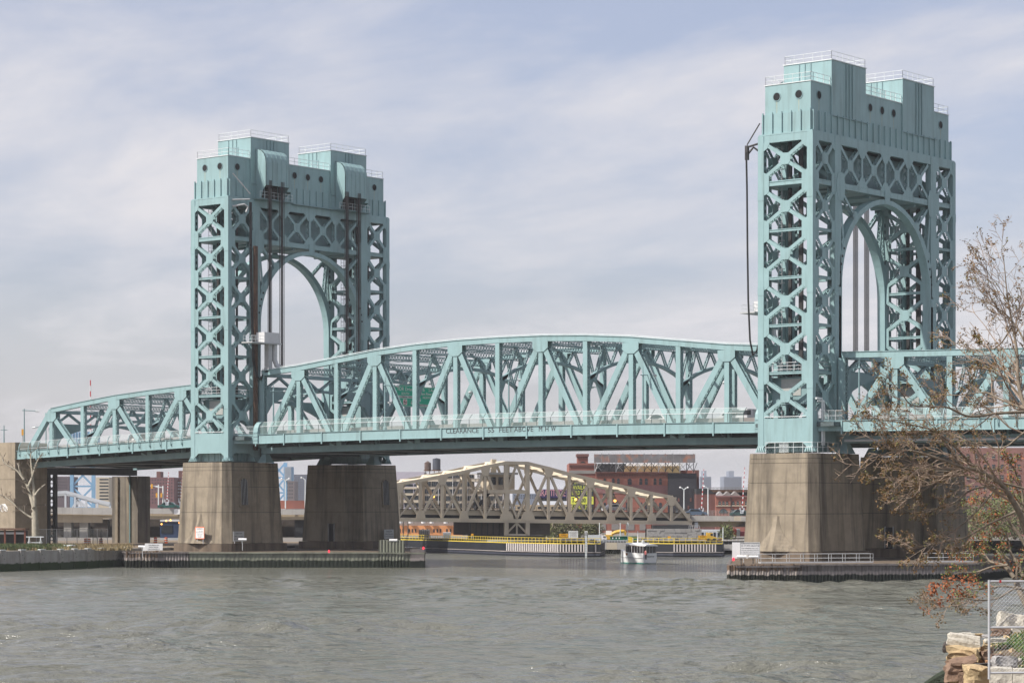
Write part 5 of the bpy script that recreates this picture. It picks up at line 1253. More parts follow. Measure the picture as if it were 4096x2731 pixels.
# ================================================================== background: viaducts, buildings, far bank
def pb(u0, u1, v0, v1, D, dep, mb=None):
    """box whose front face fills the pixel window at depth D; v1 None reaches the ground"""
    mb = mb or MB(); a = at(u0, v0, D); w_ = (u1-u0)*D/FPX; z1 = a.z; z0 = at(u0, v1, D).z if v1 is not None else 2.0
    return mb.obox(V(a.x, a.y, z0), RT*w_, FW*dep, UP*(z1-z0))
def building(name, label, u0, u1, vt, D, dep, m, wins=(), wm=None, vb=None, cat='building', sill=None, arch=False, grp=None):
    c = at((u0+u1)/2, 2100, D); c.z = 2.4; T = thing(name, label, cat, c, grp)
    put('wall', pb(u0, u1, vt, vb, D, dep), m, T)
    for a, b, t, q in wins:
        if arch:
            p = [at(x, y, D-.06) for x, y in ((a, q), (b, q), (b, t+(b-a)*.4), (b-(b-a)*.25, t+(b-a)*.1), ((a+b)/2, t), (a+(b-a)*.25, t+(b-a)*.1), (a, t+(b-a)*.4))]
            w_ = put('window', MB().prism(p, FW*.05), wm or M_glass, T)
        else: w_ = put('window', pb(a, b, t, q, D-.06, .05), wm or M_glass, T)
        if sill: put('sill', pb(a-1, b+1, q, q+1.6, D-.22, .2), sill, w_); put('sash', pb(a, b, (t+q)/2-.5, (t+q)/2+.5, D-.09, .03), sill, w_)
    return T
def brick(name, col, col2, mortar=.75):
    return mat(name, col, .9, .22, .25, dirt=col2, dirt_amt=.75, dirt_scale=(.12, .12, .12), bump=.2, bscale=6)
M_brick = brick('red_brick', (.27, .105, .075), (.2, .09, .085)); M_brick2 = brick('dark_red_brick', (.155, .07, .06), (.1, .055, .055)); M_brickpurple = brick('painted_brick', (.24, .12, .115), (.18, .09, .09))
M_tar = mat('black_render', (.026, .026, .033), .8, .25, .2); M_beige = mat('beige_wall', (.50, .44, .34), .8, .08, .2); M_conc = mat('viaduct_concrete', (.40, .385, .36), .85, .1, .3, dirt=(.25, .24, .22), dirt_amt=.5, dirt_scale=(.5, .5, .1))
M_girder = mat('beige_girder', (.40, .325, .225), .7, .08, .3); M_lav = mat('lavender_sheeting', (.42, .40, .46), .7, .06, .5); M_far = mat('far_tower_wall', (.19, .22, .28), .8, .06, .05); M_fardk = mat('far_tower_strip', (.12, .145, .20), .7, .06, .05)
M_slate = mat('slate_banner', (.035, .045, .05), .6, .06, .5); M_lime = mat('lime_banner', (.66, .70, .09), .6, .04, .5); M_orangew = mat('orange_stucco', (.66, .29, .12), .8, .1, .3); M_roofg = mat('grey_roof', (.22, .21, .2), .9, .12, .3)
M_blue = mat('light_blue_steel', (.20, .36, .52), .6, .08, .2); M_silver = mat('silver_steel', (.50, .53, .56), .5, .06, .3); M_stone = mat('grey_granite', (.30, .295, .285), .9, .18, .6, bump=.4, bscale=5)
# --- brick warehouse
K = lambda x: 2200+x*.34438
KY = lambda y: 1780+y*.34438
def kw(lst, y0, y1): return [(K(a), K(b), KY(y0), KY(y1)) for a, b in lst]
wh = building('brick_warehouse', 'old red brick warehouse with arched windows behind the tan swing bridge', K(530), K(1372), KY(312), 600, 30, M_brick,
    kw([(622, 648), (718, 750), (778, 810), (903, 948), (1037, 1072), (1100, 1135), (1203, 1236), (1265, 1298)], 383, 457)+kw([(615, 642), (718, 748), (1105, 1130), (1205, 1235)], 525, 590)+kw([(575, 600), (625, 648), (718, 748), (778, 806), (880, 905), (1045, 1070), (1100, 1132), (1203, 1237), (1265, 1300)], 662, 742), sill=M_brickpurple, arch=True)
put('painted_band', pb(K(532), K(1370), KY(468), KY(560), 599.9, .09), M_brickpurple, wh)
put('cornice', pb(K(526), K(1376), KY(308), KY(322), 599.5, .5), M_brick2, wh)
for i in range(44): x = 536+i*19; put('corbel', pb(K(x), K(x+9), KY(338), KY(362), 599.75, .25), M_brick2, wh)
for a, b in ((415, 500), (585, 650), (715, 800), (880, 980), (1040, 1110)): put('boarded_window', pb(K(a), K(b), KY(915), KY(985), 599.9, .1), M_roofg, wh)
put('left_wing', pb(K(222), K(538), KY(208), None, 601, 25), M_brick, wh)
put('wing_band', pb(K(222), K(538), KY(292), KY(330), 600.8, .2), M_beige2 if False else M_roofg, wh)
for i in range(20): x = 226+i*15.5; put('corbel', pb(K(x), K(x+7), KY(226), KY(250), 600.75, .25), M_brick2, wh)
tw = put('stair_tower', pb(K(320), K(442), KY(112), KY(215), 602, 8), M_brick, wh); put('tower_parapet', pb(K(310), K(452), KY(100), KY(130), 601.6, 9), M_brick2, wh)
for i in range(6): put('tower_corbel', pb(K(316+i*22), K(328+i*22), KY(130), KY(152), 601.7, .4), M_brick2, wh)
put('tower_arch', MB().prism([at(K(382)+13*math.cos(q*.314), KY(220)-11*math.sin(q*.314), 601.9) for q in range(11)], FW*.06), M_hole, wh)
put('black_gable', pb(K(1372), K(1702), KY(325), None, 598.5, 25), M_tar, wh)
for x, y in ((1494, 635), (1634, 632), (1608, 722)): put('bricked_window', pb(K(x-10), K(x+10), KY(y-20), KY(y+20), 598.4, .05), M_brick2, wh)
put('end_wing', pb(K(1685), K(1732), KY(288), None, 604, 20), M_brick2, wh); put('end_wall', pb(K(1520), K(1692), KY(290), KY(420), 615, 10), M_brick, wh)
put('penthouse', pb(K(870), K(1515), KY(240), KY(320), 606, 12), mat('ochre_shed', (.26, .19, .09), .8, .2, .3), wh); put('penthouse_roof', pb(K(900), K(1530), KY(212), KY(240), 606.5, 10), M_white, wh); put('dark_shed', pb(K(540), K(880), KY(215), KY(320), 609, 10), M_under, wh)
# --- rusted roof sign
rs = thing('roof_sign', 'long rusted blank roof sign on steel frames above the brick warehouse', 'roof sign', at(K(1100), KY(310), 597))
M_rustsheet = mat('rusted_sheet', (.16, .155, .16), .8, .25, .5, dirt=(.42, .15, .06), dirt_amt=.85, dirt_scale=(.55, .55, .4))
for i in range(14): x0 = 512+i*84; put('sign_sheet', pb(K(x0), K(x0+83), KY(104), KY(203), 597, .15), M_rustsheet, rs)
for i in range(15):
    x = 520+i*82; f_ = MB()
    f_.beam(at(K(x), KY(96), 597.6), at(K(x), KY(312), 598), FW, .16, .16).beam(at(K(x+40), KY(203), 600), at(K(x), KY(312), 598), FW, .13, .13).beam(at(K(x), KY(205), 597.6), at(K(x+80 if i < 14 else x), KY(300), 599), FW, .13, .13).beam(at(K(x+80 if i < 14 else x), KY(215), 597.8), at(K(x), KY(290), 599), FW, .1, .1)
    put('sign_frame', f_, M_under if i % 3 else M_grey, rs)
# --- banner on the left wing
bnr = thing('wall_banner', 'tall slate and lime yellow space available banner on the brick warehouse', 'banner', at(K(367), KY(770), 600.4))
put('banner_sheet', pb(K(232), K(505), KY(395), KY(772), 600.5, .1), M_slate, bnr); put('banner_block', pb(K(232), K(505), KY(595), KY(685), 600.42, .08), M_lime, bnr)
for t, y, w_, h_, m_ in (('SPACE', 430, 180, 44, M_lime), ('AVAILABLE', 492, 210, 48, M_lime), ('BUILD TO SUIT', 553, 235, 48, M_lime), ('75,400 SF', 640, 230, 62, M_slate), ('516.465.3936', 722, 230, 50, M_lime)):
    me = text_mesh(t, 1, .02); xs_ = [v.co.x for v in me.vertices]; ys_ = [v.co.y for v in me.vertices]; sc = w_*.34438*600.3/FPX/(max(xs_)-min(xs_)); sz = h_*.34438*600.3/FPX/(max(ys_)-min(ys_))
    M = Matrix((RT*sc, UP*sz, -FW)).transposed().to_4x4(); me.transform(M); put('lettering', me, m_, bnr, at(K(370), KY(y), 600.36))
# --- pale factory
fy = lambda y: 1800+y*.16582
fx = lambda x: 1570+x*.16582
fa = building('factory', 'pale concrete factory with long rows of dark windows behind the tan bridge', fx(755), 2012, fy(575), 640, 25, M_beige)
for r_, (a, b) in enumerate(((590, 668), (755, 870), (935, 1045), (1100, 1215), (1275, 1390))):
    for c_ in range(11):
        x0 = fx(770)+c_*28.6; put('window', pb(x0, min(x0+25.5, 2010), fy(a), fy(b), 639.85, .1), M_glass if (r_*7+c_*3) % 4 else M_glassb if False else M_glass, fa)
        if c_ % 2 == 0: put('pier_strip', pb(x0-2.6, x0, fy(600), fy(1400), 639.6, .3), M_white, fa)
        put('mullion', pb(x0+8, x0+8.8, fy(a), fy(b), 639.8, .03), M_roofg, fa); put('mullion', pb(x0+17, x0+17.8, fy(a), fy(b), 639.8, .03), M_roofg, fa)
fb = building('factory_annex', 'lavender sheeted annex on the left of the pale factory', 1380, fx(755), fy(520), 640.5, 22, M_lav, [(fx(60)+i*38, fx(60)+i*38+34, fy(a), fy(b)) for i in range(3) for a, b in ((815, 870), (935, 1035), (1090, 1200), (1265, 1370))])
for a, b in ((890, 935), (1035, 1090), (1200, 1265)): put('spandrel', pb(1380, fx(755), fy(a), fy(b), 640.3, .2), M_beige, fb)
for nm, lab, u, r_, v0, v1, m_, cone in (('water_tank', 'brown wooden water tank with conical roof on the factory', fx(850), 13.5*.0656, fy(475), fy(310), mat('tank_wood', (.10, .07, .06), .9, .2, 1), 52), ('water_tank', 'larger dark blue grey water tank beside the wooden one', fx(1062), 16.2*.0656, fy(470), fy(212), mat('tank_steel', (.06, .07, .09), .7, .15, 1), 28)):
    p = at(u, v0, 648); h_ = at(u, v1, 648).z-p.z; W_ = thing(nm, lab, 'water tank', p, 'rooftop water tanks')
    put('tank_shell', MB().lathe([(r_, 0), (r_*.99, h_)], p, 16), m_, W_); put('tank_roof', MB().lathe([(r_*1.04, h_), (.05, h_+cone*.16582*.0656)], p, 16), m_, W_)
    put('tank_stand', MB().lathe([(r_*1.2, -.3), (r_*1.2, 0)], p, 12).box(p.x-r_*.8, p.x-r_*.7, p.y-.1, p.y+.1, p.z-3.5, p.z).box(p.x+r_*.7, p.x+r_*.8, p.y-.1, p.y+.1, p.z-3.5, p.z), M_rust, W_)
sg1 = thing('factory_sign', 'white factory roof sign with dark letters and a phone number', 'sign', at(1950, 1940, 634))
put('sign_board', pb(1898, 2014, fy(590), fy(680), 634, .2), M_white, sg1); put_text('BRICKLINET', 1.35, at(1956, fy(630), 633.9), RT, UP, M_black, sg1, .85); put('sign_board', pb(1898, 1958, fy(770), fy(870), 634, .2), M_white, sg1); put_text('718-0', 1.15, at(1928, fy(820), 633.9), RT, UP, M_black, sg1, .9); put('sign_frame', pb(1900, 1903, fy(600), None, 634.4, .2).obox(at(2008, fy(590), 634.4)-UP*14, RT*.2, FW*.2, UP*14), M_roofg, sg1)
# --- billboard
M_purple = mat('billboard_navy', (.035, .028, .11), .5, .3, .15); M_pink = mat('billboard_pink', (.62, .33, .36), .5, .1, 2)
bb = thing('billboard', 'navy billboard reading Gratitude in pale pink letters behind the swing bridge', 'billboard', at(2206, 2020, 575))
put('billboard_face', pb(2144, 2267, 1956, 1990, 575, .4), M_purple, bb); put('billboard_base', pb(2144, 2267, 1990, 2003, 575.1, .4), M_under, bb)
me = text_mesh('GRATITUDE', 1, .02); xs_ = [v.co.x for v in me.vertices]; sc = 112*575/FPX/(max(xs_)-min(xs_)); ys_ = [v.co.y for v in me.vertices]; sz = 26*575/FPX/(max(ys_)-min(ys_))
me.transform(Matrix((RT*sc, UP*sz, -FW)).transposed().to_4x4()); put('lettering', me, M_pink, bb, at(2206, 1972, 574.9))
for u in (2165, 2246): put('billboard_post', pb(u, u+4, 1990, None, 575.3, .3), M_roofg, bb)
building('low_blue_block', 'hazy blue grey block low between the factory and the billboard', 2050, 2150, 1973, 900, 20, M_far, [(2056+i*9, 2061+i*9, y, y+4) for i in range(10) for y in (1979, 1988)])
building('tan_wall_building', 'long low tan wall behind the deck of the swing bridge', 2060, 2288, 2018, 560, 8, M_girder, [(2070+i*27, 2084+i*27, 2026, 2034) for i in range(8)])
# --- far blue towers
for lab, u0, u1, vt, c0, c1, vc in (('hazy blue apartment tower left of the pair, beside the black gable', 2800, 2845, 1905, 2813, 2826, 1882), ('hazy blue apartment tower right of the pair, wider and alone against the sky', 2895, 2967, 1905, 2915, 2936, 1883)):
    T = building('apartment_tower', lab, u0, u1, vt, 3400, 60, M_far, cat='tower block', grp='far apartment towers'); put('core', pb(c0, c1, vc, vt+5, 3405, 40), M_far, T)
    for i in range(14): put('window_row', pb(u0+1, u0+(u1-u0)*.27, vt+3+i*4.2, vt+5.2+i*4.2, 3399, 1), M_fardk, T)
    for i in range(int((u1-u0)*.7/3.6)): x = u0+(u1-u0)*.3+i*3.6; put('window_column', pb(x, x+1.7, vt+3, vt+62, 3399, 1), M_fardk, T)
# --- red building on the right
rb_ = building('red_row_building', 'red brick building with paired windows and arches left of the near pier', K(1925), K(2330), KY(588), 590, 20, M_brick, kw([(1955, 1985), (2000, 2028), (2043, 2069), (2115, 2144), (2166, 2196), (2216, 2242), (2264, 2290)], 648, 692)+kw([(2115, 2146), (2166, 2196), (2216, 2246)], 738, 785), sill=M_beige, arch=True)
put('arch_window', MB().prism([at(K(2013)+18*math.cos(q*.314), KY(788)-18*math.sin(q*.314), 589.9) for q in range(11)], FW*.06), M_glass, rb_); put('string_course', pb(K(1925), K(2330), KY(700), KY(708), 589.8, .2), M_beige, rb_); put('cornice', pb(K(1922), K(2332), KY(586), KY(600), 589.6, .4), M_brickpurple, rb_); put('downpipe', pb(K(2100), K(2106), KY(590), KY(800), 589.7, .3), M_under, rb_)
ra = building('dark_red_building', 'windowless dark red brick building beside the black gable', K(1700), K(1925), KY(560), 592, 18, M_brick2)
put('sloped_roof', MB().prism([at(K(1700), KY(500), 592), at(K(1840), KY(505), 592), at(K(1928), KY(570), 592), at(K(1700), KY(570), 592)], FW*18), M_under, ra)
rv = thing('rail_viaduct', 'dark rusty elevated railway behind the red brick building', 'railway', at(2920, 1990, 650))
put('rail_girder', pb(K(1850), K(2420), KY(515), KY(545), 650, 8), M_rust, rv); put('rail_arcade', pb(K(1900), K(2420), KY(545), KY(600), 652, 6), M_under, rv)
r = MB()
for i in range(36): r.beam(at(K(1850+i*16), KY(490), 650), at(K(1850+i*16), KY(516), 650), FW, .12, .12)
r.beam(at(K(1850), KY(492), 650), at(K(2420), KY(492), 650), FW, .12, .12); put('rail_railing', r, M_roofg, rv)
for i in range(3): put('rubble_tarp', MB().prism([at(K(1940+i*90+x), KY(y), 596) for x, y in ((-30, 588), (10, 560), (35, 535), (60, 560), (95, 588))], FW*6), M_roofg if i else M_grey, rv)
# --- right viaduct, rest pier
vr = thing('viaduct', 'concrete viaduct carrying the road from the swing bridge to the right', 'viaduct', at(2900, 2100, 488))
for i in range(6): u = 2767+i*52; put('parapet_panel', pb(u, u+51.6, 2061.5+i*.7, 2080+i*.7, 486-i*.5, .4), M_white if i == 3 and False else M_conc, vr)
put('pale_panel', pb(2937, 2964, 2064, 2082.5, 483.8, .3), M_beige, vr); put('deck', pb(2767, 3090, 2079, 2084, 487, 10), M_conc, vr); put('girder', pb(2790, 3090, 2084, 2107, 488, .8), M_girder, vr); put('soffit', pb(2775, 3090, 2085, 2106, 490, 7), M_brown, vr)
put('haunch', MB().prism([at(u, v, 487.4) for u, v in ((2940, 2106), (2990, 2086), (3090, 2086), (3090, 2107))], FW*6), M_brown, vr); put('bearing_block', pb(2780, 2792, 2088, 2110, 486, 2), M_silver, vr)
fr_ = MB()
for i in range(24): fr_.beam(at(2700+i*13, 2042, 492), at(2700+i*13, 2066, 492), FW, .08, .08)
put('screen_post', fr_, M_rust, vr); put('screen', MB().add([at(2700, 2040, 492), at(3000, 2040, 492), at(3000, 2066, 492), at(2700, 2066, 492)], [(0, 1, 2, 3)]), M_screen3 if False else M_screen2, vr)
rp = thing('masonry_pier', 'grey granite rest pier in courses under the right end of the swing bridge', 'bridge pier', at(2700, 2170, 476))
rnd = random.Random(5); put('pier_core', pb(2592, 2804, 2116, None, 476.2, 10), M_roofg, rp)
for r_ in range(8):
    v0 = 2114+r_*7.6; x = 2589-(r_ % 2)*8
    while x < 2806:
        w_ = rnd.uniform(15, 26); x1 = min(x+w_, 2808); put('stone', pb(max(x, 2588), x1-.5, v0, v0+7.2, 476-rnd.uniform(0, .12), .5), M_stone, rp); x += w_
for u in (2632, 2708): put('pier_recess', MB().prism([at(u+13*math.cos(q*.314), 2168-14*math.sin(q*.314), 475.7) for q in range(11)], FW*.1), M_hole, rp)
put('bearing_seat', pb(2612, 2758, 2099, 2114, 478, 6), M_under, rp); rr_ = MB()
for u in range(2756, 2800, 7): rr_.beam(at(u, 2101, 475), at(u, 2114, 475), FW, .07, .07)
rr_.beam(at(2756, 2101, 475), at(2798, 2101, 475), FW, .07, .07); put('pier_rail', rr_, M_galv, rp)
# --- far bulkhead
bk = thing('bulkhead', 'pale concrete bulkhead with timber piles on the far bank behind the boat', 'bulkhead', at(2500, 2215, 460))
for i in range(7):
    u = 2340+i*43; put('bulkhead_panel', pb(u, u+42.6, 2169, 2196.5, 459.5, .6), M_conc if i != 2 else M_beige, bk)
for i in range(4): u = 2850+i*46; put('bulkhead_panel', pb(u, u+45.6, 2176, 2200, 457.5, .6), M_conc, bk)
for i in range(34): u = 2345+i*9.0; put('bulkhead_pile', MB().tube([at(u, 2196, 459.7), at(u, 2222, 459.7)], .17, 6), M_timber, bk)
r = MB()
for v in (2160, 2165): r.beam(at(2390, v, 461), at(2530, v, 461), FW, .09, .09)
for i in range(13): r.beam(at(2390+i*11.5, 2158, 461), at(2390+i*11.5, 2170, 461), FW, .09, .09)
put('bulkhead_rail', r, M_silver, bk)
r = MB()
for v in (2163, 2169): r.beam(at(2870, v, 460), at(3000, v, 460), FW, .09, .09)
for i in range(9): r.beam(at(2870+i*15, 2156, 460), at(2870+i*15, 2176, 460), FW, .09, .09)
put('bulkhead_rail', r, M_silver, bk)
put('bulkhead_wall', pb(1180, 2405, 2178, 2300, 505, 2), M_conc, bk)
# --- orange building
ob = building('orange_shed', 'low orange building with grey roof left below the swing bridge', 1520, 1850, 2101, 545, 20, M_orangew, [(1570+x*.2126, 1570+(x+26)*.2126, 2114, 2128) for x in (125, 185, 300, 360, 420, 560, 640, 765, 830, 890, 1010, 1080)])
put('roof', pb(1515, 1855, 2084, 2101, 546, 18), M_roofg, ob)
for u in (1602, 1642, 1693, 1727, 1783): put('roof_vent', MB().lathe([(.45, 0), (.5, .5), (.3, .9), (.05, 1.0)], at(u, 2092, 544.5), 8), M_white, ob)
for u, v0, v1, D, lab in ((1613, 2075, 2145, 470, 'thin white flagpole left of the pair near the orange building'), (1632, 2078, 2145, 472, 'thin white flagpole right of the pair near the orange building'), (2398, 2090, 2165, 470, 'white pole standing behind the white truck'), (2481, 2090, 2165, 468, 'white pole standing behind the green containers'), (2892, 2108, 2178, 462, 'white pole standing by the coloured containers')):
    tag(put('flag_pole', MB().tube([at(u, v1, D), at(u, v0, D)], .09, 6), M_rail), lab, 'pole')
for u0, u1, v0, lab in ((1676, 1718, 2117, 'dark grey slatted tank behind the yellow railing'), (1772, 1802, 2128, 'pale grey bin behind the yellow railing')):
    T = building('storage_bin', lab, u0, u1, v0, 500, 3, M_roofg if v0 < 2120 else M_silver, cat='bin')
    for i in range(5): put('bin_rib', pb(u0+i*(u1-u0)/5, u0+i*(u1-u0)/5+1.5, v0, None, 499.8, .2), M_under if v0 < 2120 else M_grey, T)
# --- plant and vehicles on the far bank
def truck(u0, u1, v0, v1, D, label, mcab, mbox, facing=1, name='truck'):
    T = thing(name, label, 'truck', at((u0+u1)/2, v1, D)); L_ = u1-u0; s = L_
    a, b = (u0, u0+L_*.68) if facing > 0 else (u1-L_*.68, u1); put('cargo_box', pb(a, b, v0, v1-s*.05, D, 2.3), mbox, T)
    c0, c1 = (b+s*.02, u1) if facing > 0 else (u0, a-s*.02)
    p = [(c0, v1-s*.05), (c1, v1-s*.05), (c1, v0+(v1-v0)*.45), (c1-(c1-c0)*.25, v0+(v1-v0)*.08), (c0, v0+(v1-v0)*.08)] if facing > 0 else [(c1, v1-s*.05), (c0, v1-s*.05), (c0, v0+(v1-v0)*.45), (c0+(c1-c0)*.25, v0+(v1-v0)*.08), (c1, v0+(v1-v0)*.08)]
    cb = put('cab', MB().prism([at(x, y, D+.05) for x, y in p], FW*2.2), mcab, T); put('cab_window', pb(c0+(c1-c0)*.35, c1-(c1-c0)*.2, v0+(v1-v0)*.2, v0+(v1-v0)*.45, D-.02, .05), M_glass, cb)
    for q in (.16, .28, .85): c = at(u0+L_*q if facing > 0 else u1-L_*q, v1-1, D+.1); put('wheel', MB().disc(c-FW*.05, -FW, s*D/FPX*.055, 12, .3), M_dark, T)
truck(2353, 2427, 2139, 2160, 466, 'white tipper truck parked on the far bank behind the striped fender', M_white, M_silver)
for u0, u1, lab, v0 in ((2441, 2496, 'dark green skip with white labels on the far bank', 2145), (2496, 2552, 'plain dark green skip right of the labelled one', 2145)):
    T = thing('skip', lab, 'skip', at((u0+u1)/2, 2163, 466), 'green skips'); mg = mat('skip_green', (.0, .11, .06), .5, .1, 1) if u0 < 2450 else bpy.data.materials['skip_green']
    put('skip_body', MB().prism([at(x, y, 466) for x, y in ((u0+3, 2163), (u1-3, 2163), (u1, v0), (u0, v0))], FW*2.2), mg, T); put('skip_rim', pb(u0-1, u1+1, v0-1, v0+1, 465.9, 2.4), mg, T)
    if u0 < 2450:
        for x in (2449, 2463, 2475): put('skip_label', pb(x, x+4, 2148, 2154, 465.8, .05), M_white, T)
ex = thing('excavator', 'yellow excavator arm folded above the green skips', 'excavator', at(2470, 2150, 472)); M_cat = mat('machine_yellow', (.62, .38, .05), .5, .1, .8)
put('boom', MB().tube([at(u, v, 471) for u, v in ((2446, 2135), (2462, 2128), (2480, 2124), (2497, 2123))], [.3, .4, .42, .3], 6), M_cat, ex); put('stick', MB().tube([at(2495, 2121, 471), at(2501, 2130, 471), at(2502, 2140, 471)], [.3, .28, .18], 6), M_cat, ex); put('cab', pb(2425, 2447, 2122, 2150, 472, 2), M_white, ex); put('house', pb(2420, 2452, 2138, 2156, 471.5, 2.4), M_cat, ex); put('track', pb(2418, 2458, 2156, 2166, 471.2, 2.8), M_dark, ex)
ld = thing('loader', 'yellow wheel loader behind the right striped fender', 'loader', at(2840, 2165, 455))
put('cab', pb(2832, 2852, 2130, 2150, 455, 1.8), M_cat, ld); put('cab_window', pb(2842, 2851, 2133, 2142, 454.9, .1), M_glass, ld); put('body', MB().prism([at(u, v, 454.8) for u, v in ((2826, 2162), (2868, 2162), (2866, 2148), (2838, 2140), (2828, 2128))], FW*1.8), M_cat, ld)
put('bucket', MB().prism([at(u, v, 454.6) for u, v in ((2866, 2166), (2884, 2166), (2888, 2152), (2876, 2156))], FW*2.2), M_rust, ld)
for u in (2836, 2858): put('wheel', MB().disc(at(u, 2162, 454.7), -FW, .5, 14, .4), M_dark, ld)
for u0, u1, col, lab in ((2903, 2918, (.05, .16, .28), 'blue shipping container by the white pole'), (2919, 2931, (.30, .22, .04), 'mustard shipping container beside the blue one'), (2931, 2946, (.33, .02, .03), 'bright red shipping container in the row by the pole'), (2947, 2960, (.35, .36, .37), 'grey shipping container right of the red one'), (2961, 3000, (.17, .035, .045), 'maroon shipping container beside the near pier')):
    v0 = 2114 if u0 < 2960 else 2124
    T = thing('shipping_container', lab, 'container', at(u0, 2142, 500), 'shipping containers'); mc = mat('container_paint', col, .6, .12, .8); put('container_body', pb(u0, u1, v0, 2144, 500, 5), mc, T)
    for i in range(5): put('container_rib', pb(u0+(u1-u0)*i/5+.5, u0+(u1-u0)*i/5+1.2, v0+1, 2143, 499.9, .1), mc, T)
building('site_clutter', 'pale sheeted stall row below the right viaduct', 2800, 2900, 2118, 510, 6, M_silver, [(2806+i*16, 2815+i*16, 2128, 2150) for i in range(6)], cat='stall')
# --- barrier arms (raised, red and white)
M_redw = mat('barrier_red', (.5, .05, .06), .5, .08, 1)
def barrier(u, v0, v1, D, label):
    T = thing('barrier_gate', label, 'barrier gate', at(u, v1+20, D), 'raised barrier gates'); n = 18; tilt = .06
    for i in range(n):
        a = at(u+tilt*(v1-(v1+(v0-v1)*i/n)), v1+(v0-v1)*i/n, D); b = at(u+tilt*(v1-(v1+(v0-v1)*(i+1)/n)), v1+(v0-v1)*(i+1)/n, D); put('arm_band', MB().beam(a, b, FW, .2-.006*i, .12), M_redw if i % 2 else M_white, T)
    put('gate_housing', pb(u-6, u+5, v1+8, v1+22, D, 1), M_silver, T); put('gate_bracket', MB().tube([at(u-9, v1-2, D), at(u-8, v1+8, D), at(u-4, v1+14, D)], .12, 5).tube([at(u+7, v1-1, D), at(u+7, v1+8, D), at(u+3, v1+14, D)], .12, 5), M_silver, T)
barrier(2806, 1875, 2032, 490, 'raised red and white barrier arm left of the pair on the right viaduct'); barrier(2969, 1868, 2031, 487, 'raised red and white barrier arm next to the near pier'); barrier(668, 1888, 1998, 505, 'raised red and white barrier arm left of the left pier'); barrier(724, 1884, 1998, 506, 'raised red and white barrier arm touching the edge of the left pier'); barrier(1104.5, 1862, 1945, 506, 'raised red and white barrier arm just right of the near left pier')
def pole_lamp(u, v0, v1, D, label, double=False, left=True, m=None):
    T = thing('viaduct_lamp', label, 'street lamp', at(u, v1, D), 'viaduct street lamps'); m = m or M_rail
    put('lamp_post', MB().tube([at(u, v1, D), at(u, v0+10, D), at(u, v0+6, D)], [.14, .1, .09], 6), m, T)
    for s in ((-1, 1) if double else ((-1,) if left else (1,))):
        put('lamp_arm', MB().tube([at(u, v0+10, D), at(u+s*8, v0+2, D), at(u+s*14, v0, D)], .08, 5), m, T); put('lamp_head', MB().tube([at(u+s*12, v0, D), at(u+s*15, v0-.5, D), at(u+s*19, v0+.5, D)], [.12, .24, .1], 6), M_white, T)
pole_lamp(2736, 1949, 2055, 491, 'double headed pale street lamp at the right end of the swing bridge', True); pole_lamp(2832, 1945, 2062, 489, 'single pale street lamp beside the left red and white barrier'); pole_lamp(1142, 1914, 2032, 506, 'thin double street lamp seen between the two left piers', True); pole_lamp(1221, 1910, 2034, 505, 'bent single street lamp close to the dark far pier')
# ------------------------------------------------------------------ behind the left bank
vl = thing('viaduct', 'concrete road viaduct crossing behind the left piers', 'viaduct', at(700, 2100, 507))
def vline(u): return 2028+.012*(u-220) if u < 1000 else 2036
for i in range(30):
    u = 130+i*40; put('parapet_panel', pb(u, u+39.6, vline(u), vline(u)+(27 if u < 450 else 21), 506, .4), M_conc, vl)
    put('girder_panel', pb(u, u+39.6, vline(u)+(27 if u < 450 else 22), vline(u)+(60 if u < 380 else 42), 507, .6), M_girder, vl)
put('deck', pb(130, 1340, 2056, 2060, 508, 10), M_conc, vl)
put('pale_parapet', pb(696, 726, 2036, 2056, 505.7, .3), M_white, vl)
for u0, u1, m_ in ((255, 285, M_conc), (318, 352, M_conc), (376, 430, M_brown), (1178, 1236, M_under), (820, 860, M_conc)): put('viaduct_column', pb(u0, u1, 2078, None, 509, 3), m_, vl)
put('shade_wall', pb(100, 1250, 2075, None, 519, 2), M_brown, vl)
put('site_fence', pb(1106, 1236, 2001, 2034, 512, .3), M_brick, vl)
def lattice_tower(label, u0, u1, v0, v1, D, m, cap):
    T = thing('blue_lattice_tower', label, 'steel tower', at((u0+u1)/2, v1, D), 'light blue steel towers'); s = D/FPX
    for u in (u0, u1):
        for dd in (0, 6): put('tower_leg', MB().beam(at(u, v0, D+dd), at(u, v1, D+dd), FW, 1.0, 1.0), m, T)
    k = max(2, round((v1-v0)/ (u1-u0)))
    for i in range(k):
        a, b = v0+(v1-v0)*i/k, v0+(v1-v0)*(i+1)/k
        put('tower_brace', MB().beam(at(u0, a, D), at(u1, b, D), FW, .5, .5), m, T); put('tower_brace', MB().beam(at(u1, a, D), at(u0, b, D), FW, .5, .5), m, T); put('tower_strut', MB().beam(at(u0, b, D), at(u1, b, D), FW, .5, .5), m, T)
    if cap: c_ = put('tower_cap', pb(cap[0], cap[1], cap[2], cap[3], D-2, 8), m, T); [put('cap_rib', pb(cap[0]+(cap[1]-cap[0])*i/9, cap[0]+(cap[1]-cap[0])*i/9+1.5, cap[2], cap[3], D-2.2, .3), M_silver, c_) for i in range(9)]
lattice_tower('light blue steel lattice tower with ribbed cap behind the left approach truss', 288, 374, 1772, 2030, 700, M_blue, (279, 382, 1726, 1772))
lattice_tower('light blue steel lattice tower seen between the two left piers', 1090, 1142, 1850, 2030, 720, M_blue, (1138, 1166, 1866, 1922))
wa = thing('white_arch_bridge', 'white arched truss bridge low behind the left approach span', 'bridge', at(320, 2020, 600))
ap = [(150, 2000), (190, 1980), (225, 1970), (262, 1967), (300, 1976), (345, 1990), (390, 2002), (440, 2013)]
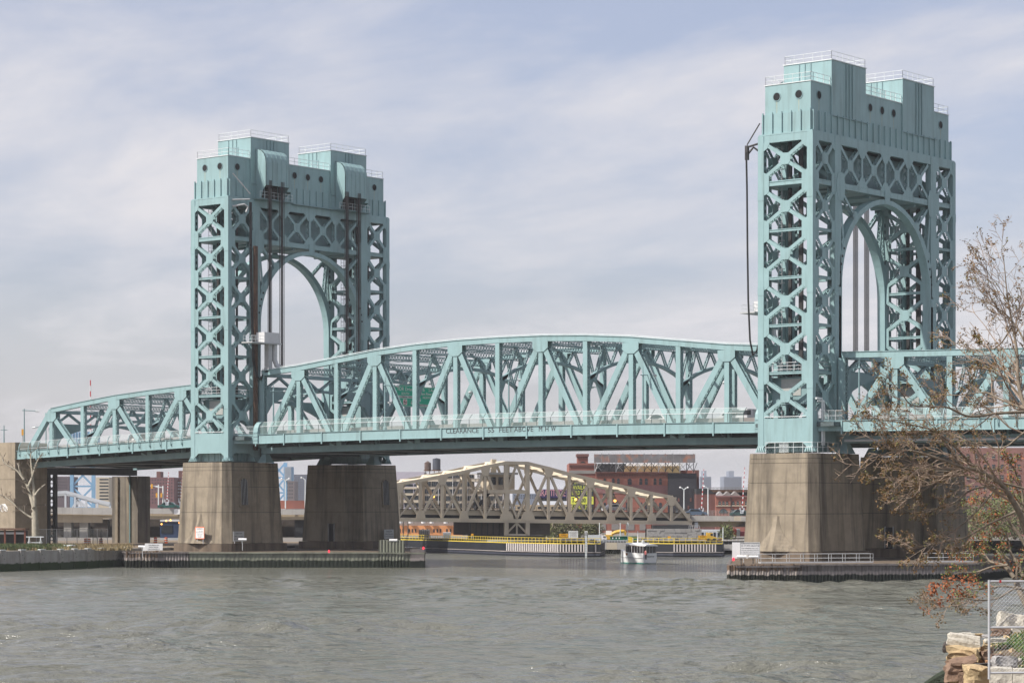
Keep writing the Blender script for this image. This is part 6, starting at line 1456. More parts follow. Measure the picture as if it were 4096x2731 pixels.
for a, b in zip(ap, ap[1:]): put('arch_chord', MB().beam(at(*a, 600), at(*b, 600), FW, .7, .6), M_silver, wa); put('arch_tie', MB().beam(at(a[0], a[1]+10, 601), at(b[0], b[1]+10, 601), FW, .4, .4), M_silver, wa)
for u, v in ap[1:]: put('arch_post', MB().beam(at(u, v, 600), at(u, 2030, 600), FW, .45, .4), M_silver, wa)
for q in range(6): put('arch_fan', MB().beam(at(310, 1996, 600), at(290+q*12, 2028, 600), FW, .3, .3), M_silver, wa)
building('brown_tower', 'dark brown block behind the left approach span', 212, 277, 1905, 1000, 20, mat('dark_brown_block', (.11, .085, .095), .8, .1, .1), [(216+i*8, 220+i*8, y, y+5) for i in range(7) for y in range(1912, 1990, 12)])
of = building('striped_office', 'pale office block with dark window bands beside the dark wall pier', 384, 436, 1908, 760, 20, M_beige, [(398, 434, y, y+5.5) for y in range(1914, 2000, 13)])
br = building('brick_estate', 'dark red brick housing blocks behind the traffic signals', 560, 696, 1908, 950, 25, brick('estate_brick', (.17, .085, .085), (.13, .075, .08)), [(564+i*11, 568+i*11, y, y+5) for i in range(12) for y in range(1916, 2010, 13)])
put('chimney', pb(626, 642, 1885, 1910, 951, 8), M_brick2, br); put('side_block', pb(696, 735, 1918, None, 960, 20), M_brick2, br); put('tall_block', pb(714, 745, 1882, None, 980, 20), M_brick2, br)
for y in range(1926, 2010, 13):
    for i in range(4): put('window', pb(699+i*7, 703+i*7, y, y+6, 959.8, .1), M_silver, br)
building('dark_slab_tower', 'dark grey slab tower block seen between the left piers', 1176, 1250, 1897, 1500, 25, mat('dark_slab', (.10, .105, .13), .8, .08, .1), [(1179+i*8, 1184+i*8, y, y+5) for i in range(8) for y in range(1902, 1996, 9)], wm=M_fardk)
building('brown_low_tower', 'brown block left of the dark slab tower between the left piers', 1144, 1177, 1922, 1300, 22, mat('brown_block', (.16, .13, .13), .8, .1, .1), [(1148+i*9, 1153+i*9, y, y+6) for i in range(3) for y in range(1930, 1996, 14)])
# traffic signals
M_sigy = mat('signal_yellow', (.72, .36, .03), .5, .06, 2)
for u, v0, v1, D, sg, lab in ((634, 1937, 2028, 512, (590, 607), 'white mast with two yellow traffic signals by the dark wall pier'), (652, 1942, 2036, 510, (626, 645), 'second white mast with two lower yellow traffic signals')):
    T = thing('traffic_signal', lab, 'traffic signal', at(u, v1, D), 'viaduct traffic signals'); put('signal_mast', MB().tube([at(u, v1, D), at(u, v0, D)], .13, 6), M_rail, T); put('signal_arm', MB().tube([at(u, v0+7, D), at(min(sg)-4, v0+4, D)], .09, 5), M_rail, T)
    for s in sg: put('signal_head', pb(s-3.2, s+3.2, (1935 if u < 640 else 1971), (1953 if u < 640 else 1988), D-.3, .4), M_sigy, T)
bus = thing('bus', 'dark blue coach half hidden under the viaduct behind the left pier', 'bus', at(680, 2165, 470)); M_bus = mat('coach_blue', (.03, .05, .10), .3, .2, .5)
put('body', pb(640, 735, 2083, 2156, 470, 9), M_bus, bus); put('windscreen', pb(645, 690, 2100, 2132, 469.9, .1), M_glass, bus); put('roof_band', pb(640, 735, 2078, 2085, 469.8, 9), M_silver, bus); put('bumper', pb(640, 735, 2150, 2160, 469.6, .3), M_grey, bus)
for u, v in ((665, 2082), (682, 2079), (646, 2095), (717, 2090)): put('marker_lamp', MB().disc(at(u, v, 469.5), -FW, .14, 8, .05), M_amberlamp, bus)
# posts and lamps on the left approach
def simple_pole(u, v0, v1, D, label, arm=None, m=None):
    T = thing('road_pole', label, 'pole', at(u, v1, D), 'poles on the left approach'); m = m or M_teal2
    put('pole', MB().tube([at(u, v1, D), at(u, v0, D)], [.14, .09], 6), m, T)
    if arm: put('pole_arm', MB().tube([at(u-8, v0+7, D), at(u, v0+7, D), at(u+arm*.8, v0+9, D)], .08, 5), m, T); put('pole_head', MB().tube([at(u+arm*.75, v0+9, D), at(u+arm, v0+11, D)], [.2, .12], 6), M_rail, T)
    return T
simple_pole(97, 1634, 1790, 430, 'grey road lamp with long arm above the left abutment', 60); T = simple_pole(16, 1700, 1790, 440, 'short cross shaped pole at the left edge of the sky'); put('cross_arm', MB().beam(at(2, 1719, 440), at(30, 1719, 440), FW, .12, .12), M_teal2, T); simple_pole(184, 1700, 1790, 445, 'road lamp with a left arm behind the sloping end post', -56)
T = thing('traffic_signal', 'single yellow traffic signal left of the long armed road lamp', 'traffic signal', at(90, 1790, 431)); put('signal_head', pb(86, 95, 1716, 1740, 431, .4), M_sigy, T); put('signal_pole', MB().tube([at(91, 1740, 431.2), at(91, 1790, 431.2)], .1, 5), M_grey, T)
T = thing('radio_mast', 'thin red and white mast rising above the left approach truss', 'mast', at(363, 1760, 440))
for i in range(10): put('mast_section', MB().tube([at(363-i*.1, 1740-i*22, 440), at(363-i*.1-.1, 1740-(i+1)*22, 440)], .1, 5), M_redw if i % 2 else M_rail, T)
T = thing('control_cabinet', 'pale grey control cabinet on the end frame of the left approach truss', 'cabinet', at(204, 1742, 405)); put('cabinet_body', pb(194, 214, 1710, 1741, 403, .8), M_rail, T); put('cabinet_pipe', MB().tube([at(202, 1741, 403), at(205, 1752, 403), at(211, 1752, 404)], .1, 5), M_grey, T)

# --- behind the right approach
eb_ = building('red_brick_block', 'red brick block seen through the branches right of the near piers', 3815, 4260, 1790, 520, 20, brick('hospital_brick', (.25, .13, .11), (.19, .11, .10)), [(3832+i*34, 3844+i*34, y, y+17) for i in range(10) for y in range(1815, 2060, 42)], wm=M_glass, sill=M_beige)
def bush(u, v, D, w_, h_, label, seed, m, n=420, name='bush'):
    T = thing(name, label, 'bush', Vector((*at(u, v, D).xy, 2.4))); r = random.Random(seed); b = MB(); c = at(u, v, D); st = MB()
    for k in range(9):
        a = r.uniform(0, 6.28); st.tube([Vector((c.x, c.y, 2.3)), Vector((c.x, c.y, 2.3+h_*.45))+RT*(w_*.25*math.cos(a)), Vector((c.x, c.y, 2.3+h_*.9))+RT*(w_*.42*math.cos(a))+FW*(w_*.3*math.sin(a))], [.12, .07, .03], 5)
    for _ in range(n):
        q = Vector((r.gauss(0, .33), r.gauss(0, .3), r.uniform(.05, 1)))
        if Vector((q.x, q.y, q.z-.5)).length > .62+r.uniform(-.1, .1): continue
        p = Vector((c.x, c.y, 2.3+h_*q.z))+RT*(w_*q.x)+FW*(w_*q.y)
        for _k in range(4):
            o = p+Vector((r.gauss(0, .3), r.gauss(0, .3), r.gauss(0, .3))); a = Vector((r.gauss(0, 1), r.gauss(0, 1), r.gauss(0, 1))).normalized(); e_ = a.orthogonal().normalized(); s = r.uniform(.12, .3); b.add([o, o+a*s+e_*s*.5, o+a*s*2, o+a*s-e_*s*.5], [(0, 1, 2, 3)])
    put('stem', st, M_twigd, T); stuff(put('foliage', b, m, T))
M_spring = mat('spring_green', (.13, .15, .06), .9, .3, .6); M_spring2 = mat('spring_olive', (.11, .115, .055), .9, .3, .6)
bush(2195, 2135, 500, 5.5, 5.2, 'pale green bush left behind the striped fender', 31, M_spring); bush(2250, 2130, 503, 6, 5.6, 'pale green bush behind the amber cable crossing sign', 32, M_spring2); bush(2318, 2132, 506, 5.5, 5.0, 'olive bush behind the pale channel notice', 33, M_spring); bush(2372, 2145, 500, 3.6, 3.4, 'small dark bush left of the white tipper truck', 34, M_spring2); bush(2905, 2140, 480, 2.2, 2.6, 'little green bush beside the white pole at the containers', 35, M_spring)
for i, (u, D, w_, h_) in enumerate(((3850, 480, 9, 7), (3960, 470, 10, 8), (4060, 476, 9, 9), (3770, 490, 6, 5))): bush(u, 2100, D, w_, h_, ('green bush at the foot of the red brick block left of middle', 'broad green bush before the red brick block', 'tall green bush right of the broad one before the brick block', 'small green bush nearest the shaded right pier')[i], 40+i, M_spring if i % 2 else M_spring2, 700)
# ================================================================== vehicles and the boat
def car(x, y, z, L_, w_, h_, col, label, cat='car', kind='car', name='car', d=1):
    T = thing(name, label, cat, (x, y, z)); mb_ = mat('car_paint', col, .25, .04, 1, spec=.6)
    if kind == 'van': prof = [(-.5, .2), (-.5, .55), (-.47, .97), (-.4, 1), (.18, 1), (.3, .9), (.4, .58), (.49, .5), (.5, .2)]; win = [(-.42, .6), (-.42, .92), (.16, .92), (.26, .86), (.35, .6)]
    elif kind == 'bus': prof = [(-.5, .12), (-.5, .97), (-.48, 1), (.48, 1), (.5, .95), (.5, .12)]; win = [(-.46, .52), (-.46, .85), (.46, .85), (.46, .52)]
    else: prof = [(-.5, .2), (-.49, .58), (-.34, .64), (-.22, .97), (-.15, 1), (.1, 1), (.16, .96), (.28, .63), (.46, .55), (.5, .4), (.5, .2)]; win = [(-.28, .66), (-.19, .93), (.1, .93), (.22, .66)]
    put('body', MB().prism([(x+d*a*L_, y-w_/2, z+b*h_) for a, b in prof], (0, w_, 0)), mb_, T)
    for s_ in (-1, 1):
        put('side_window', MB().prism([(x+d*a*L_, y+s_*(w_/2+.012), z+b*h_) for a, b in win], (0, -s_*.01, 0)), M_glass, T)
        for q in (-.32, .32): put('wheel', MB().disc((x+q*L_, y+s_*(w_/2-.12), z+.32), (0, s_, 0), .33, 14, .15), M_dark, T)
    put('windscreen', MB().beam((x+d*.2*L_, y, z+.95*h_) if kind != 'bus' else (x+d*.505*L_, y, z+.85*h_), (x+d*.29*L_, y, z+.66*h_) if kind != 'bus' else (x+d*.505*L_, y, z+.5*h_), V(1, 0, .5), w_*.86, .03), M_glass, T)
    put('headlight', MB().box(x+d*.5*L_-.03, x+d*.5*L_+.03, y-w_*.42, y-w_*.26, z+.5, z+.65).box(x+d*.5*L_-.03, x+d*.5*L_+.03, y+w_*.26, y+w_*.42, z+.5, z+.65), M_white, T)
    return T
car(-17.6, 10.0, zl(-17.6)-.1, 6.0, 2.0, 2.0, (.55, .56, .57), 'silver van on the lift span beside the near tower', 'van', 'van', 'van', -1)
car(-30.5, 10.0, zl(-30.5)-.1, 4.5, 1.8, 1.5, (.7, .7, .7), 'white car on the lift span ahead of the silver van', d=-1)
car(-133.0, 10.0, zla(-133)-.1, 5.2, 2.0, 2.0, (.7, .7, .68), 'white van on the left approach span behind the fence', 'van', 'van', 'van', -1)
car(31.0, 12.0, zra(31)-.1, 11.0, 2.5, 2.7, (.62, .36, .04), 'yellow bus on the right approach behind the branches', 'bus', 'bus', 'school_bus', -1)
sbx = bn_(13.4)+pn*2.2+UP*2.3
def car_on(p, ax_, L_, w_, h_, col, label):
    T = car(0, 0, 0, L_, w_, h_, col, label); T.location = p; T.rotation_euler = (0, 0, math.atan2(ax_.y, ax_.x)); return T
car_on(sbx, axh, 4.6, 1.8, 1.55, (.7, .7, .72), 'white car crossing the tan swing bridge before the brick warehouse')
car_on(at(2782, 2062, 489)+UP*-.1, RT, 4.6, 1.8, 1.5, (.10, .14, .20), 'dark blue car on the right viaduct by the left barrier arm')
car_on(at(2962, 2065, 489)+UP*-.1, RT, 4.4, 1.8, 1.5, (.05, .09, .09), 'dark car on the right viaduct close to the near pier')
car_on(at(676, 2036, 510), RT, 4.6, 1.8, 1.5, (.03, .10, .09), 'dark green car on the viaduct left of the left pier')
# ------------------------------------------------------------------ excursion boat
BT = thing('excursion_boat', 'small white excursion boat with cabin windows sailing between the piers', 'boat', Vector((*at(2562, 0, 384).xy, 0)))
B0 = Vector((*at(2600, 0, 382).xy, 0)); fwd = (RT*-.62+FW*.78).normalized(); lft = Vector((-fwd.y, fwd.x, 0)); LB, BM = 6.9, 3.0
def bp(s, t, z): return B0+fwd*s+lft*t+UP*(z*1.16)           # s from the stern, t to port
def hw_(s): q = s/LB; return BM/2*(1-.06*(1-q))*(1-max(0, (q-.45)/.55)**2.2*.96)
secs = []
for i in range(13):
    s = LB*i/12; w_ = max(.05, hw_(s)); sh = 1.42+.42*(s/LB)**2
    secs.append([bp(s, -w_*.82, -.25), bp(s, -w_*.93, .25), bp(s, -w_, .75), bp(s, -w_, sh), bp(s, w_, sh), bp(s, w_, .75), bp(s, w_*.93, .25), bp(s, w_*.82, -.25)])
M_hull = mat('white_hull', (.82, .82, .81), .3, .03, .5); M_boot = mat('green_bottom', (.02, .25, .2), .5, .1, 1); M_plaque = mat('brown_plaque', (.25, .12, .04), .5, .1, 2)
put('hull', loft(MB(), secs).mesh('hull'), M_hull, BT)
bsec = [[bp(LB*i/12, q*max(.06, hw_(LB*i/12)*.915+.012), z) for q, z in ((-1, -.2), (-1, .13), (1, .13), (1, -.2))] for i in range(13)]; put('boot_stripe', loft(MB(), bsec), M_boot, BT)
rs_ = MB()
for sd_ in (-1, 1): rs_.tube([bp(LB*i/12, sd_*(hw_(LB*i/12)+.02), .78+.06*i/12) for i in range(12)], .05, 5)
put('rub_rail', rs_, M_grey, BT)
cs, ce = .15, 4.3
cw = lambda s: hw_(s)-.1
cab = [[bp(s, q*cw(s), z) for q, z in ((-1, 1.35), (-1, 2.35), (1, 2.35), (1, 1.35))] for s in (cs, 1.5, 2.8, 3.7, ce)]
M_bglass = mat('boat_glass', (.05, .042, .045), .1, .3, .8, spec=.6)
cb = put('cabin', loft(MB(), cab), M_bglass, BT)
for s in (cs, .85, 1.5, 2.15, 2.8, 3.4, 3.95, ce):
    for q in (-1, 1): put('window_post', MB().beam(bp(s, q*(cw(s)+.015), 1.4), bp(s, q*(cw(s)+.015), 2.35), lft, .07 if s not in (2.8, .85) else .12, .04), M_hull if s in (2.8, 1.5) else M_grey, cb)
for t in (-.6, 0, .6): put('window_post', MB().beam(bp(cs-.02, t, 1.4), bp(cs-.02, t, 2.35), fwd, .06, .04), M_grey, cb)
put('coaming', MB().add([bp(s, q*(hw_(s)-.02), 1.44+.42*(s/LB)**2) for s in (0, 2, 4, LB-.2) for q in (-1, 1)], [(0, 1, 3, 2), (2, 3, 5, 4), (4, 5, 7, 6)]), M_hull, BT)
roof = [[bp(s, q*(w_+.05), z) for q, z in ((-1, 2.38+dz), (-1, 2.5+dz), (-.75, 2.6+dz), (.75, 2.6+dz), (1, 2.5+dz), (1, 2.38+dz))] for s, w_, dz in ((-.35, 1.25, -.02), (.6, 1.36, 0), (2, 1.38, .06), (3.4, 1.3, .12), (4.6, 1.1, .18), (5.0, .6, .2))]
put('roof', loft(MB(), roof), M_hull, BT); put('upper_roof', loft(MB(), [[bp(s, q*w_, z) for q, z in ((-1, 2.62), (-.9, 2.8), (.9, 2.8), (1, 2.62))] for s, w_ in ((1.0, .8), (2.4, .95), (4.4, .85), (4.8, .5))]), M_hull, BT)
for s, t, r_ in ((1.4, .25, .24), (1.75, -.1, .26)): put('radar_dome', MB().lathe([(.12, 0), (r_, .18), (r_, .4), (r_*.7, .58), (.03, .66)], bp(s, t, 2.6), 10), M_hull if t < 0 else M_grey, BT)
put('mast', MB().tube([bp(2.9, 0, 2.7), bp(2.9, 0, 4.4)], [.11, .05], 6), M_hull, BT); put('flag_staff', MB().tube([bp(4.7, .5, 1.6), bp(4.75, .5, 5.6)], .06, 6), M_rail, BT); put('flag', MB().prism([bp(4.75, .5, 5.5), bp(4.5, .45, 5.4), bp(4.5, .45, 5.05), bp(4.74, .5, 5.1)], lft*.02), M_rail, BT)
put('antenna', MB().tube([bp(2.0, .3, 2.8), bp(2.0, .3, 3.7)], .025, 4).tube([bp(3.7, .3, 2.8), bp(3.7, .3, 3.5)], .05, 4), M_rail, BT)
put('plaque', MB().obox(bp(4.1, hw_(4.1)+.02, 1.12), fwd*-.75, UP*.34, lft*.02), M_plaque, BT)
put_text('KINGSTON', .3, bp(-.03, 0, .95), -lft, UP, M_letter, BT, 1.1)
M_foam = mat('foam', (.7, .72, .7), .8, .15, 2)
fm = MB(); rr_ = random.Random(4)
for _ in range(160):
    s = rr_.uniform(-7, .2); t = rr_.gauss(0, .5+.12*abs(s)); p = bp(s, t, .03); a = rr_.uniform(.05, .22); fm.add([p, p+fwd*a*2, p+fwd*a+lft*a*.6+UP*.03], [(0, 1, 2)])
for _ in range(90):
    q = rr_.random(); sd_ = rr_.choice((-1, 1)); p = bp(LB*.9-q*5, sd_*(hw_(LB*.9-q*5 if q < .9 else 2)+.1+q*.8), .03+.12*(1-q)*rr_.random()); a = rr_.uniform(.06, .2); fm.add([p, p+fwd*a*2, p+fwd*a+lft*a*.6+UP*.05], [(0, 1, 2)])
stuff(put('wake_foam', fm, M_foam))
M_skin = mat('skin', (.45, .26, .19), .6, .08, 3); M_hair = mat('dark_hair', (.03, .02, .015), .7, .1, 3)
def person(p, face, shirt, label, arm=True, h=1.68):
    """skinned figure standing at p, facing the unit vector face"""
    f_ = Vector(face).normalized(); s_ = Vector((-f_.y, f_.x, 0)); k = h/1.75; P = lambda a, b, c: Vector(p)+f_*a*k+s_*b*k+UP*c*k
    vs = [P(0, 0, .95), P(0, 0, 1.2), P(0, 0, 1.42), P(0, 0, 1.52), P(.02, 0, 1.62), P(.02, 0, 1.72), P(0, .1, .88), P(.02, .1, .48), P(0, .1, .08), P(.12, .1, .04), P(0, -.1, .88), P(.02, -.1, .48), P(0, -.1, .08), P(.12, -.1, .04),
          P(0, .19, 1.4), P(.05, .25, 1.12), P(.28, .2, 1.02), P(0, -.19, 1.4), P(.05, -.25, 1.12), P(.28, -.2, 1.02)]
    es = [(0, 1), (1, 2), (2, 3), (3, 4), (4, 5), (0, 6), (6, 7), (7, 8), (8, 9), (0, 10), (10, 11), (11, 12), (12, 13), (2, 14), (14, 15), (15, 16), (2, 17), (17, 18), (18, 19)]
    rd = [.15, .14, .14, .055, .095, .085, .09, .065, .045, .04, .09, .065, .045, .04, .06, .045, .035, .06, .045, .035]
    me = bpy.data.meshes.new('person'); me.from_pydata([tuple(q-Vector(p)) for q in vs], es, []); o = put('person', me, M_skin, None, p)
    sk = o.modifiers.new('skin', 'SKIN'); lay = me.skin_vertices[0] if me.skin_vertices else None
    if lay is None:
        import bmesh; bm = bmesh.new(); bm.from_mesh(me); bm.verts.layers.skin.verify(); bm.to_mesh(me); bm.free(); lay = me.skin_vertices[0]
    for i, r_ in enumerate(rd): lay.data[i].radius = (r_*k, r_*k)
    lay.data[0].use_root = True
    o.modifiers.new('smooth', 'SUBSURF').levels = 1
    tag(o, label, 'person', 'people on the excursion boat'); ms = mat('shirt', shirt, .8, .08, 3)
    put('shirt', loft(MB(), [[P(.17*c*w_, .23*d*w_, z) for c, d in ((1, .5), (1, -.5), (.3, -1), (-.3, -1), (-1, -.5), (-1, .5), (-.3, 1), (.3, 1))] for z, w_ in ((.86, .86), (1.1, .84), (1.35, 1.0), (1.46, .62))]), ms, o)
    put('trousers', MB().tube([P(0, .1, .93), P(.02, .1, .5), P(0, .1, .1)], [.125*k, .09*k, .08*k], 8).tube([P(0, -.1, .93), P(.02, -.1, .5), P(0, -.1, .1)], [.125*k, .09*k, .08*k], 8), M_dark, o)
    put('hair', MB().lathe([(.105*k, -.02), (.115*k, .05), (.09*k, .12), (.03*k, .15)], P(-.02, 0, 1.66), 10), M_hair, o)
person(bp(4.75, .75, .62), lft, (.48, .42, .3), 'person in a tan shirt leaning at the bow rail of the boat')
person(bp(4.55, .15, .62), lft, (.12, .1, .09), 'person in dark clothes standing beside the one in tan')
person(bp(-.05, .95, .55), -lft, (.55, .16, .16), 'person in a pink red shirt at the stern of the boat', h=1.6)
# ================================================================== near right bank
CAMG = Vector((CX, CY, 0))
def rd_(R, D, z): return CAMG+RT*R+FW*D+UP*z
from mathutils import noise as mnoise
def edge(D): return 9.35+.19*max(0, D-51)+.2*max(0, D-56.5) if D >= 40 else 9.35-(40-D)*.2
def bank_h(R, D):
    e = edge(D); t = R-e; n = .14*mnoise.noise(Vector((R*.6, D*.6, 3)))+.06*mnoise.noise(Vector((R*2.1, D*2.1, 8)))
    q = min(1, max(0, (D-52.5)/4.5)); q = q*q*(3-2*q)
    top = 5.0+.78*q+.012*max(0, D-57)+n+.12*min(1, max(0, t-.4))
    if D > 70: top -= (D-70)*.35
    return max(-1.5, top-max(0, .5-t)*.35 if t > 0 else top-.175+t*2.6)
Rs = [3+.3*i for i in range(70)]+[25, 30, 40]; Ds = [8+2*i for i in range(16)]+[40+.5*i for i in range(70)]+[78, 84, 92]
vs = [rd_(R, D, bank_h(R, D)) for D in Ds for R in Rs]; nR = len(Rs)
fs = [(j*nR+i, j*nR+i+1, (j+1)*nR+i+1, (j+1)*nR+i) for j in range(len(Ds)-1) for i in range(nR-1)]
M_bank = mat('bank_soil', (.13, .095, .065), .95, .3, 1.2, dirt=(.05, .06, .025), dirt_amt=.8, dirt_scale=(.7, .7, .7), bump=.5, bscale=6)
bkm = MB().add(vs, fs).mesh('bank', True); struct(put('bank', bkm, M_bank))
def rockmat(name, col, col2): return mat(name, col, .9, .3, 3.0, dirt=col2, dirt_amt=.8, dirt_scale=(3, 3, 3), bump=.9, bscale=9)
RM = {'pale': rockmat('pale_stone', (.50, .47, .40), (.33, .29, .23)), 'tan': rockmat('tan_stone', (.46, .35, .20), (.24, .15, .08)), 'brown': rockmat('brown_stone', (.22, .145, .10), (.10, .07, .055)), 'grey': rockmat('grey_stone', (.33, .32, .31), (.2, .19, .18)), 'orange': rockmat('orange_stone', (.36, .20, .10), (.2, .1, .06)), 'dark': rockmat('dark_stone', (.07, .06, .055), (.03, .03, .025)), 'weed': rockmat('weedy_stone', (.03, .04, .025), (.015, .02, .012))}
rr = random.Random(21); Z1 = lambda x, y: (3540+x*.33861, 2200+y*.33861)
def rock(x0, y0, x1, y1, D, kind, label, ang=.3, dep=.8, rot=None, flat=False):
    u, v = Z1((x0+x1)/2, (y0+y1)/2); p = at(u, v, D); w_ = (x1-x0)*.33861*D/FPX; h_ = (y1-y0)*.33861*D/FPX
    o = put('rock', rock_mesh(rr, w_*1.0, max(w_*dep, .25), h_*1.04, ang, 5), RM[kind], None, p)
    o.rotation_euler = (rr.uniform(-.08, .08), rot if rot is not None else rr.uniform(-.07, .07), -YAW*-1+rr.uniform(-.35, .35)); o.rotation_euler.z = -YAW+rr.uniform(-.25, .25)
    tag(o, label, 'rock', 'shore rocks'); return o
rock(745, 995, 1125, 1125, 53, 'pale', 'pale flat slab tilted on top of the rock pile', .12, .7, .13)
rock(695, 1085, 855, 1195, 53.2, 'dark', 'dark brown stone jutting out under the tilted slab')
rock(850, 1095, 1050, 1165, 53.4, 'brown', 'brown stone wedged beneath the tilted slab')
rock(745, 1145, 1090, 1335, 52.6, 'tan', 'large tan layered boulder under the slab')
rock(985, 1135, 1160, 1235, 53, 'orange', 'rust coloured stone right of the large tan boulder')
rock(722, 1290, 1090, 1500, 52, 'brown', 'large flat brown boulder lying below the tan one', .3, .8, -.12)
rock(1040, 1285, 1175, 1345, 52.6, 'orange', 'small orange stone above the flat brown boulder')
rock(960, 1375, 1240, 1600, 51, 'tan', 'yellowish boulder at the bottom beside the pale blocks')
rock(868, 1450, 985, 1590, 51.6, 'brown', 'brown block left of the yellowish bottom boulder')
rock(755, 1480, 875, 1620, 52.0, 'tan', 'shaded tan block at the bottom left of the rock pile')
rock(1125, 1185, 1260, 1305, 52.6, 'brown', 'brown angular stone beside the fence post')
rock(1250, 1225, 1400, 1300, 51.8, 'brown', 'low brown stone just right of the fence post')
rock(1060, 1330, 1290, 1385, 51.6, 'dark', 'flat dark grey stone below the fence post foot')
rock(1185, 1295, 1310, 1345, 51.8, 'orange', 'flat orange stone behind the fence post')
rock(1285, 1255, 1535, 1400, 50.6, 'grey', 'rough grey concrete lump behind the chain link')
rock(1515, 1275, 1600, 1340, 50.8, 'pale', 'small pale lump beside the grey concrete one')
rock(1240, 1385, 1500, 1640, 49.3, 'pale', 'pale cut block under the fence at the bottom edge', .1, .9, 0)
rock(1505, 1395, 1760, 1640, 49.2, 'pale', 'second pale cut block at the bottom right corner', .1, .9, 0)
rock(1340, 750, 1630, 965, 66, 'pale', 'big pale broken slab seen through the top of the mesh', .3, .6, .2)
rock(1265, 915, 1475, 1005, 64, 'brown', 'brown stone below the big pale slab behind the mesh')
rock(1465, 915, 1700, 985, 64, 'pale', 'pale stone at the right below the big slab')
rock(860, 975, 1045, 1030, 58, 'pale', 'pale stone just behind the tilted slab')
rock(1035, 982, 1150, 1025, 59, 'tan', 'tan stone right behind the tilted slab')
rock(815, 982, 905, 1015, 57, 'tan', 'small tan stone at the far left behind the slab')
rock(1150, 1000, 1240, 1030, 58, 'grey', 'small grey stone on the grass edge by the post')
rock(1180, 1040, 1430, 1085, 56, 'pale', 'pale flat stone path piece lying in the grass', .15, .5)
wd = put('wet_timber', MB().tube([at(*Z1(480, 1610), 57), at(*Z1(640, 1510), 56.5), at(*Z1(760, 1440), 56)], [.11, .13, .12], 9), RM['weed']); tag(wd, 'wet dark weed covered timber leaning at the foot of the rocks', 'timber')
for i, (x0, y0, x1, y1) in enumerate(((600, 1555, 700, 1660), (670, 1500, 780, 1620), (700, 1560, 860, 1680))): rock(x0, y0, x1, y1, 55.5, 'weed', ('wet weedy stone lowest at the water edge', 'wet weedy stone under the leaning timber', 'wet weedy stone against the tan block')[i])
# loose rubble between the boulders
rb2 = MB(); r3 = random.Random(9)
for _ in range(420):
    D = r3.uniform(49.5, 60); R = edge(D)+abs(r3.gauss(0, .9))-.15; q = rd_(R, D, bank_h(R, D)+.03); s0 = r3.uniform(.03, .13); e1 = Vector((r3.gauss(0, 1), r3.gauss(0, 1), r3.gauss(0, .5))).normalized(); e2 = e1.orthogonal().normalized(); e3 = e1.cross(e2)
    rb2.add([q+e1*s0*r3.uniform(.6, 1.2), q-e1*s0*r3.uniform(.6, 1.2), q+e2*s0*r3.uniform(.5, 1), q-e2*s0*r3.uniform(.5, 1), q+e3*s0*r3.uniform(.4, .9), q-e3*s0*r3.uniform(.4, .9)], [(0, 2, 4), (2, 1, 4), (1, 3, 4), (3, 0, 4), (2, 0, 5), (1, 2, 5), (3, 1, 5), (0, 3, 5)])
stuff(put('rubble', rb2, RM['tan']))
# grass
M_grass = mat('bank_grass', (.085, .16, .03), .9, .4, 5.0); M_grass2 = mat('bank_grass_dry', (.17, .17, .06), .9, .3, 5.0)
def blades(n, seed, h, R0, R1, D0, D1, w=.012):
    r = random.Random(seed); b = MB()
    while n > 0:
        R, D = r.uniform(R0, R1), r.uniform(D0, D1)
        if R < edge(D)+.75 or mnoise.noise(Vector((R*.8, D*.8, 1))) < -.22: n -= .2; continue
        n -= 1; p = rd_(R, D, bank_h(R, D)-.02); a = r.uniform(0, 6.28); d = Vector((math.cos(a), math.sin(a), 0)); hh = h*r.uniform(.4, 1.3); s_ = Vector((-d.y, d.x, 0))*w
        b.add([p-s_, p+s_, p+d*hh*.25+UP*hh*.7+s_*.6, p+d*hh*.6+UP*hh], [(0, 1, 2), (0, 2, 3)])
    return b
stuff(put('grass', blades(26000, 3, .13, 9.8, 16, 50.5, 68), M_grass)); stuff(put('dry_grass_blades', blades(5000, 4, .15, 9.8, 16, 49.5, 68), M_grass2))
# fence panel
fp = thing('mesh_fence_panel', 'galvanised temporary mesh fence panel at the lower right corner', 'fence', at(3960, 2690, 48))
A_, B_ = at(3956.5, 2690, 48), at(3956.5, 2324, 48); ew = (RT*.995+FW*.1).normalized(); W_, H_ = 2.4, (B_-A_).z
put('frame_post', MB().tube([A_-UP*.12, B_+UP*.03], .026, 8), M_galv, fp); put('frame_post', MB().tube([A_+ew*W_, B_+ew*W_], .026, 8), M_galv, fp)
for q in (0, .497, 1.0): put('frame_rail', MB().tube([A_+UP*H_*q, A_+UP*H_*q+ew*W_], .022, 8), M_galv, fp)
put('red_tag', MB().obox(B_+ew*.2-FW*.03-UP*.025, ew*.04, UP*.05, -FW*.01), M_red, fp)
wm_ = MB(); st_ = .075
for s in (-1, 1):
    k = -H_ if s > 0 else 0
    while k < W_+(H_ if s < 0 else 0):
        # line x = k + s*z*1.0 clipped to the frame
        z0, z1 = 0., H_; x0, x1 = k+s*z0, k+s*z1
        if s > 0:
            if x0 < 0: z0 = -x0; x0 = 0.
            if x1 > W_: z1 -= (x1-W_); x1 = W_
        else:
            if x0 > W_: z0 = x0-W_; x0 = W_
            if x1 < 0: z1 += x1; x1 = 0.
        if z1-z0 > .02: wm_.tube([A_+ew*x0+UP*z0+FW*.006*s, A_+ew*x1+UP*z1+FW*.006*s], .0018, 3, False)
        k += st_
put('chain_link', wm_, M_galv, fp)
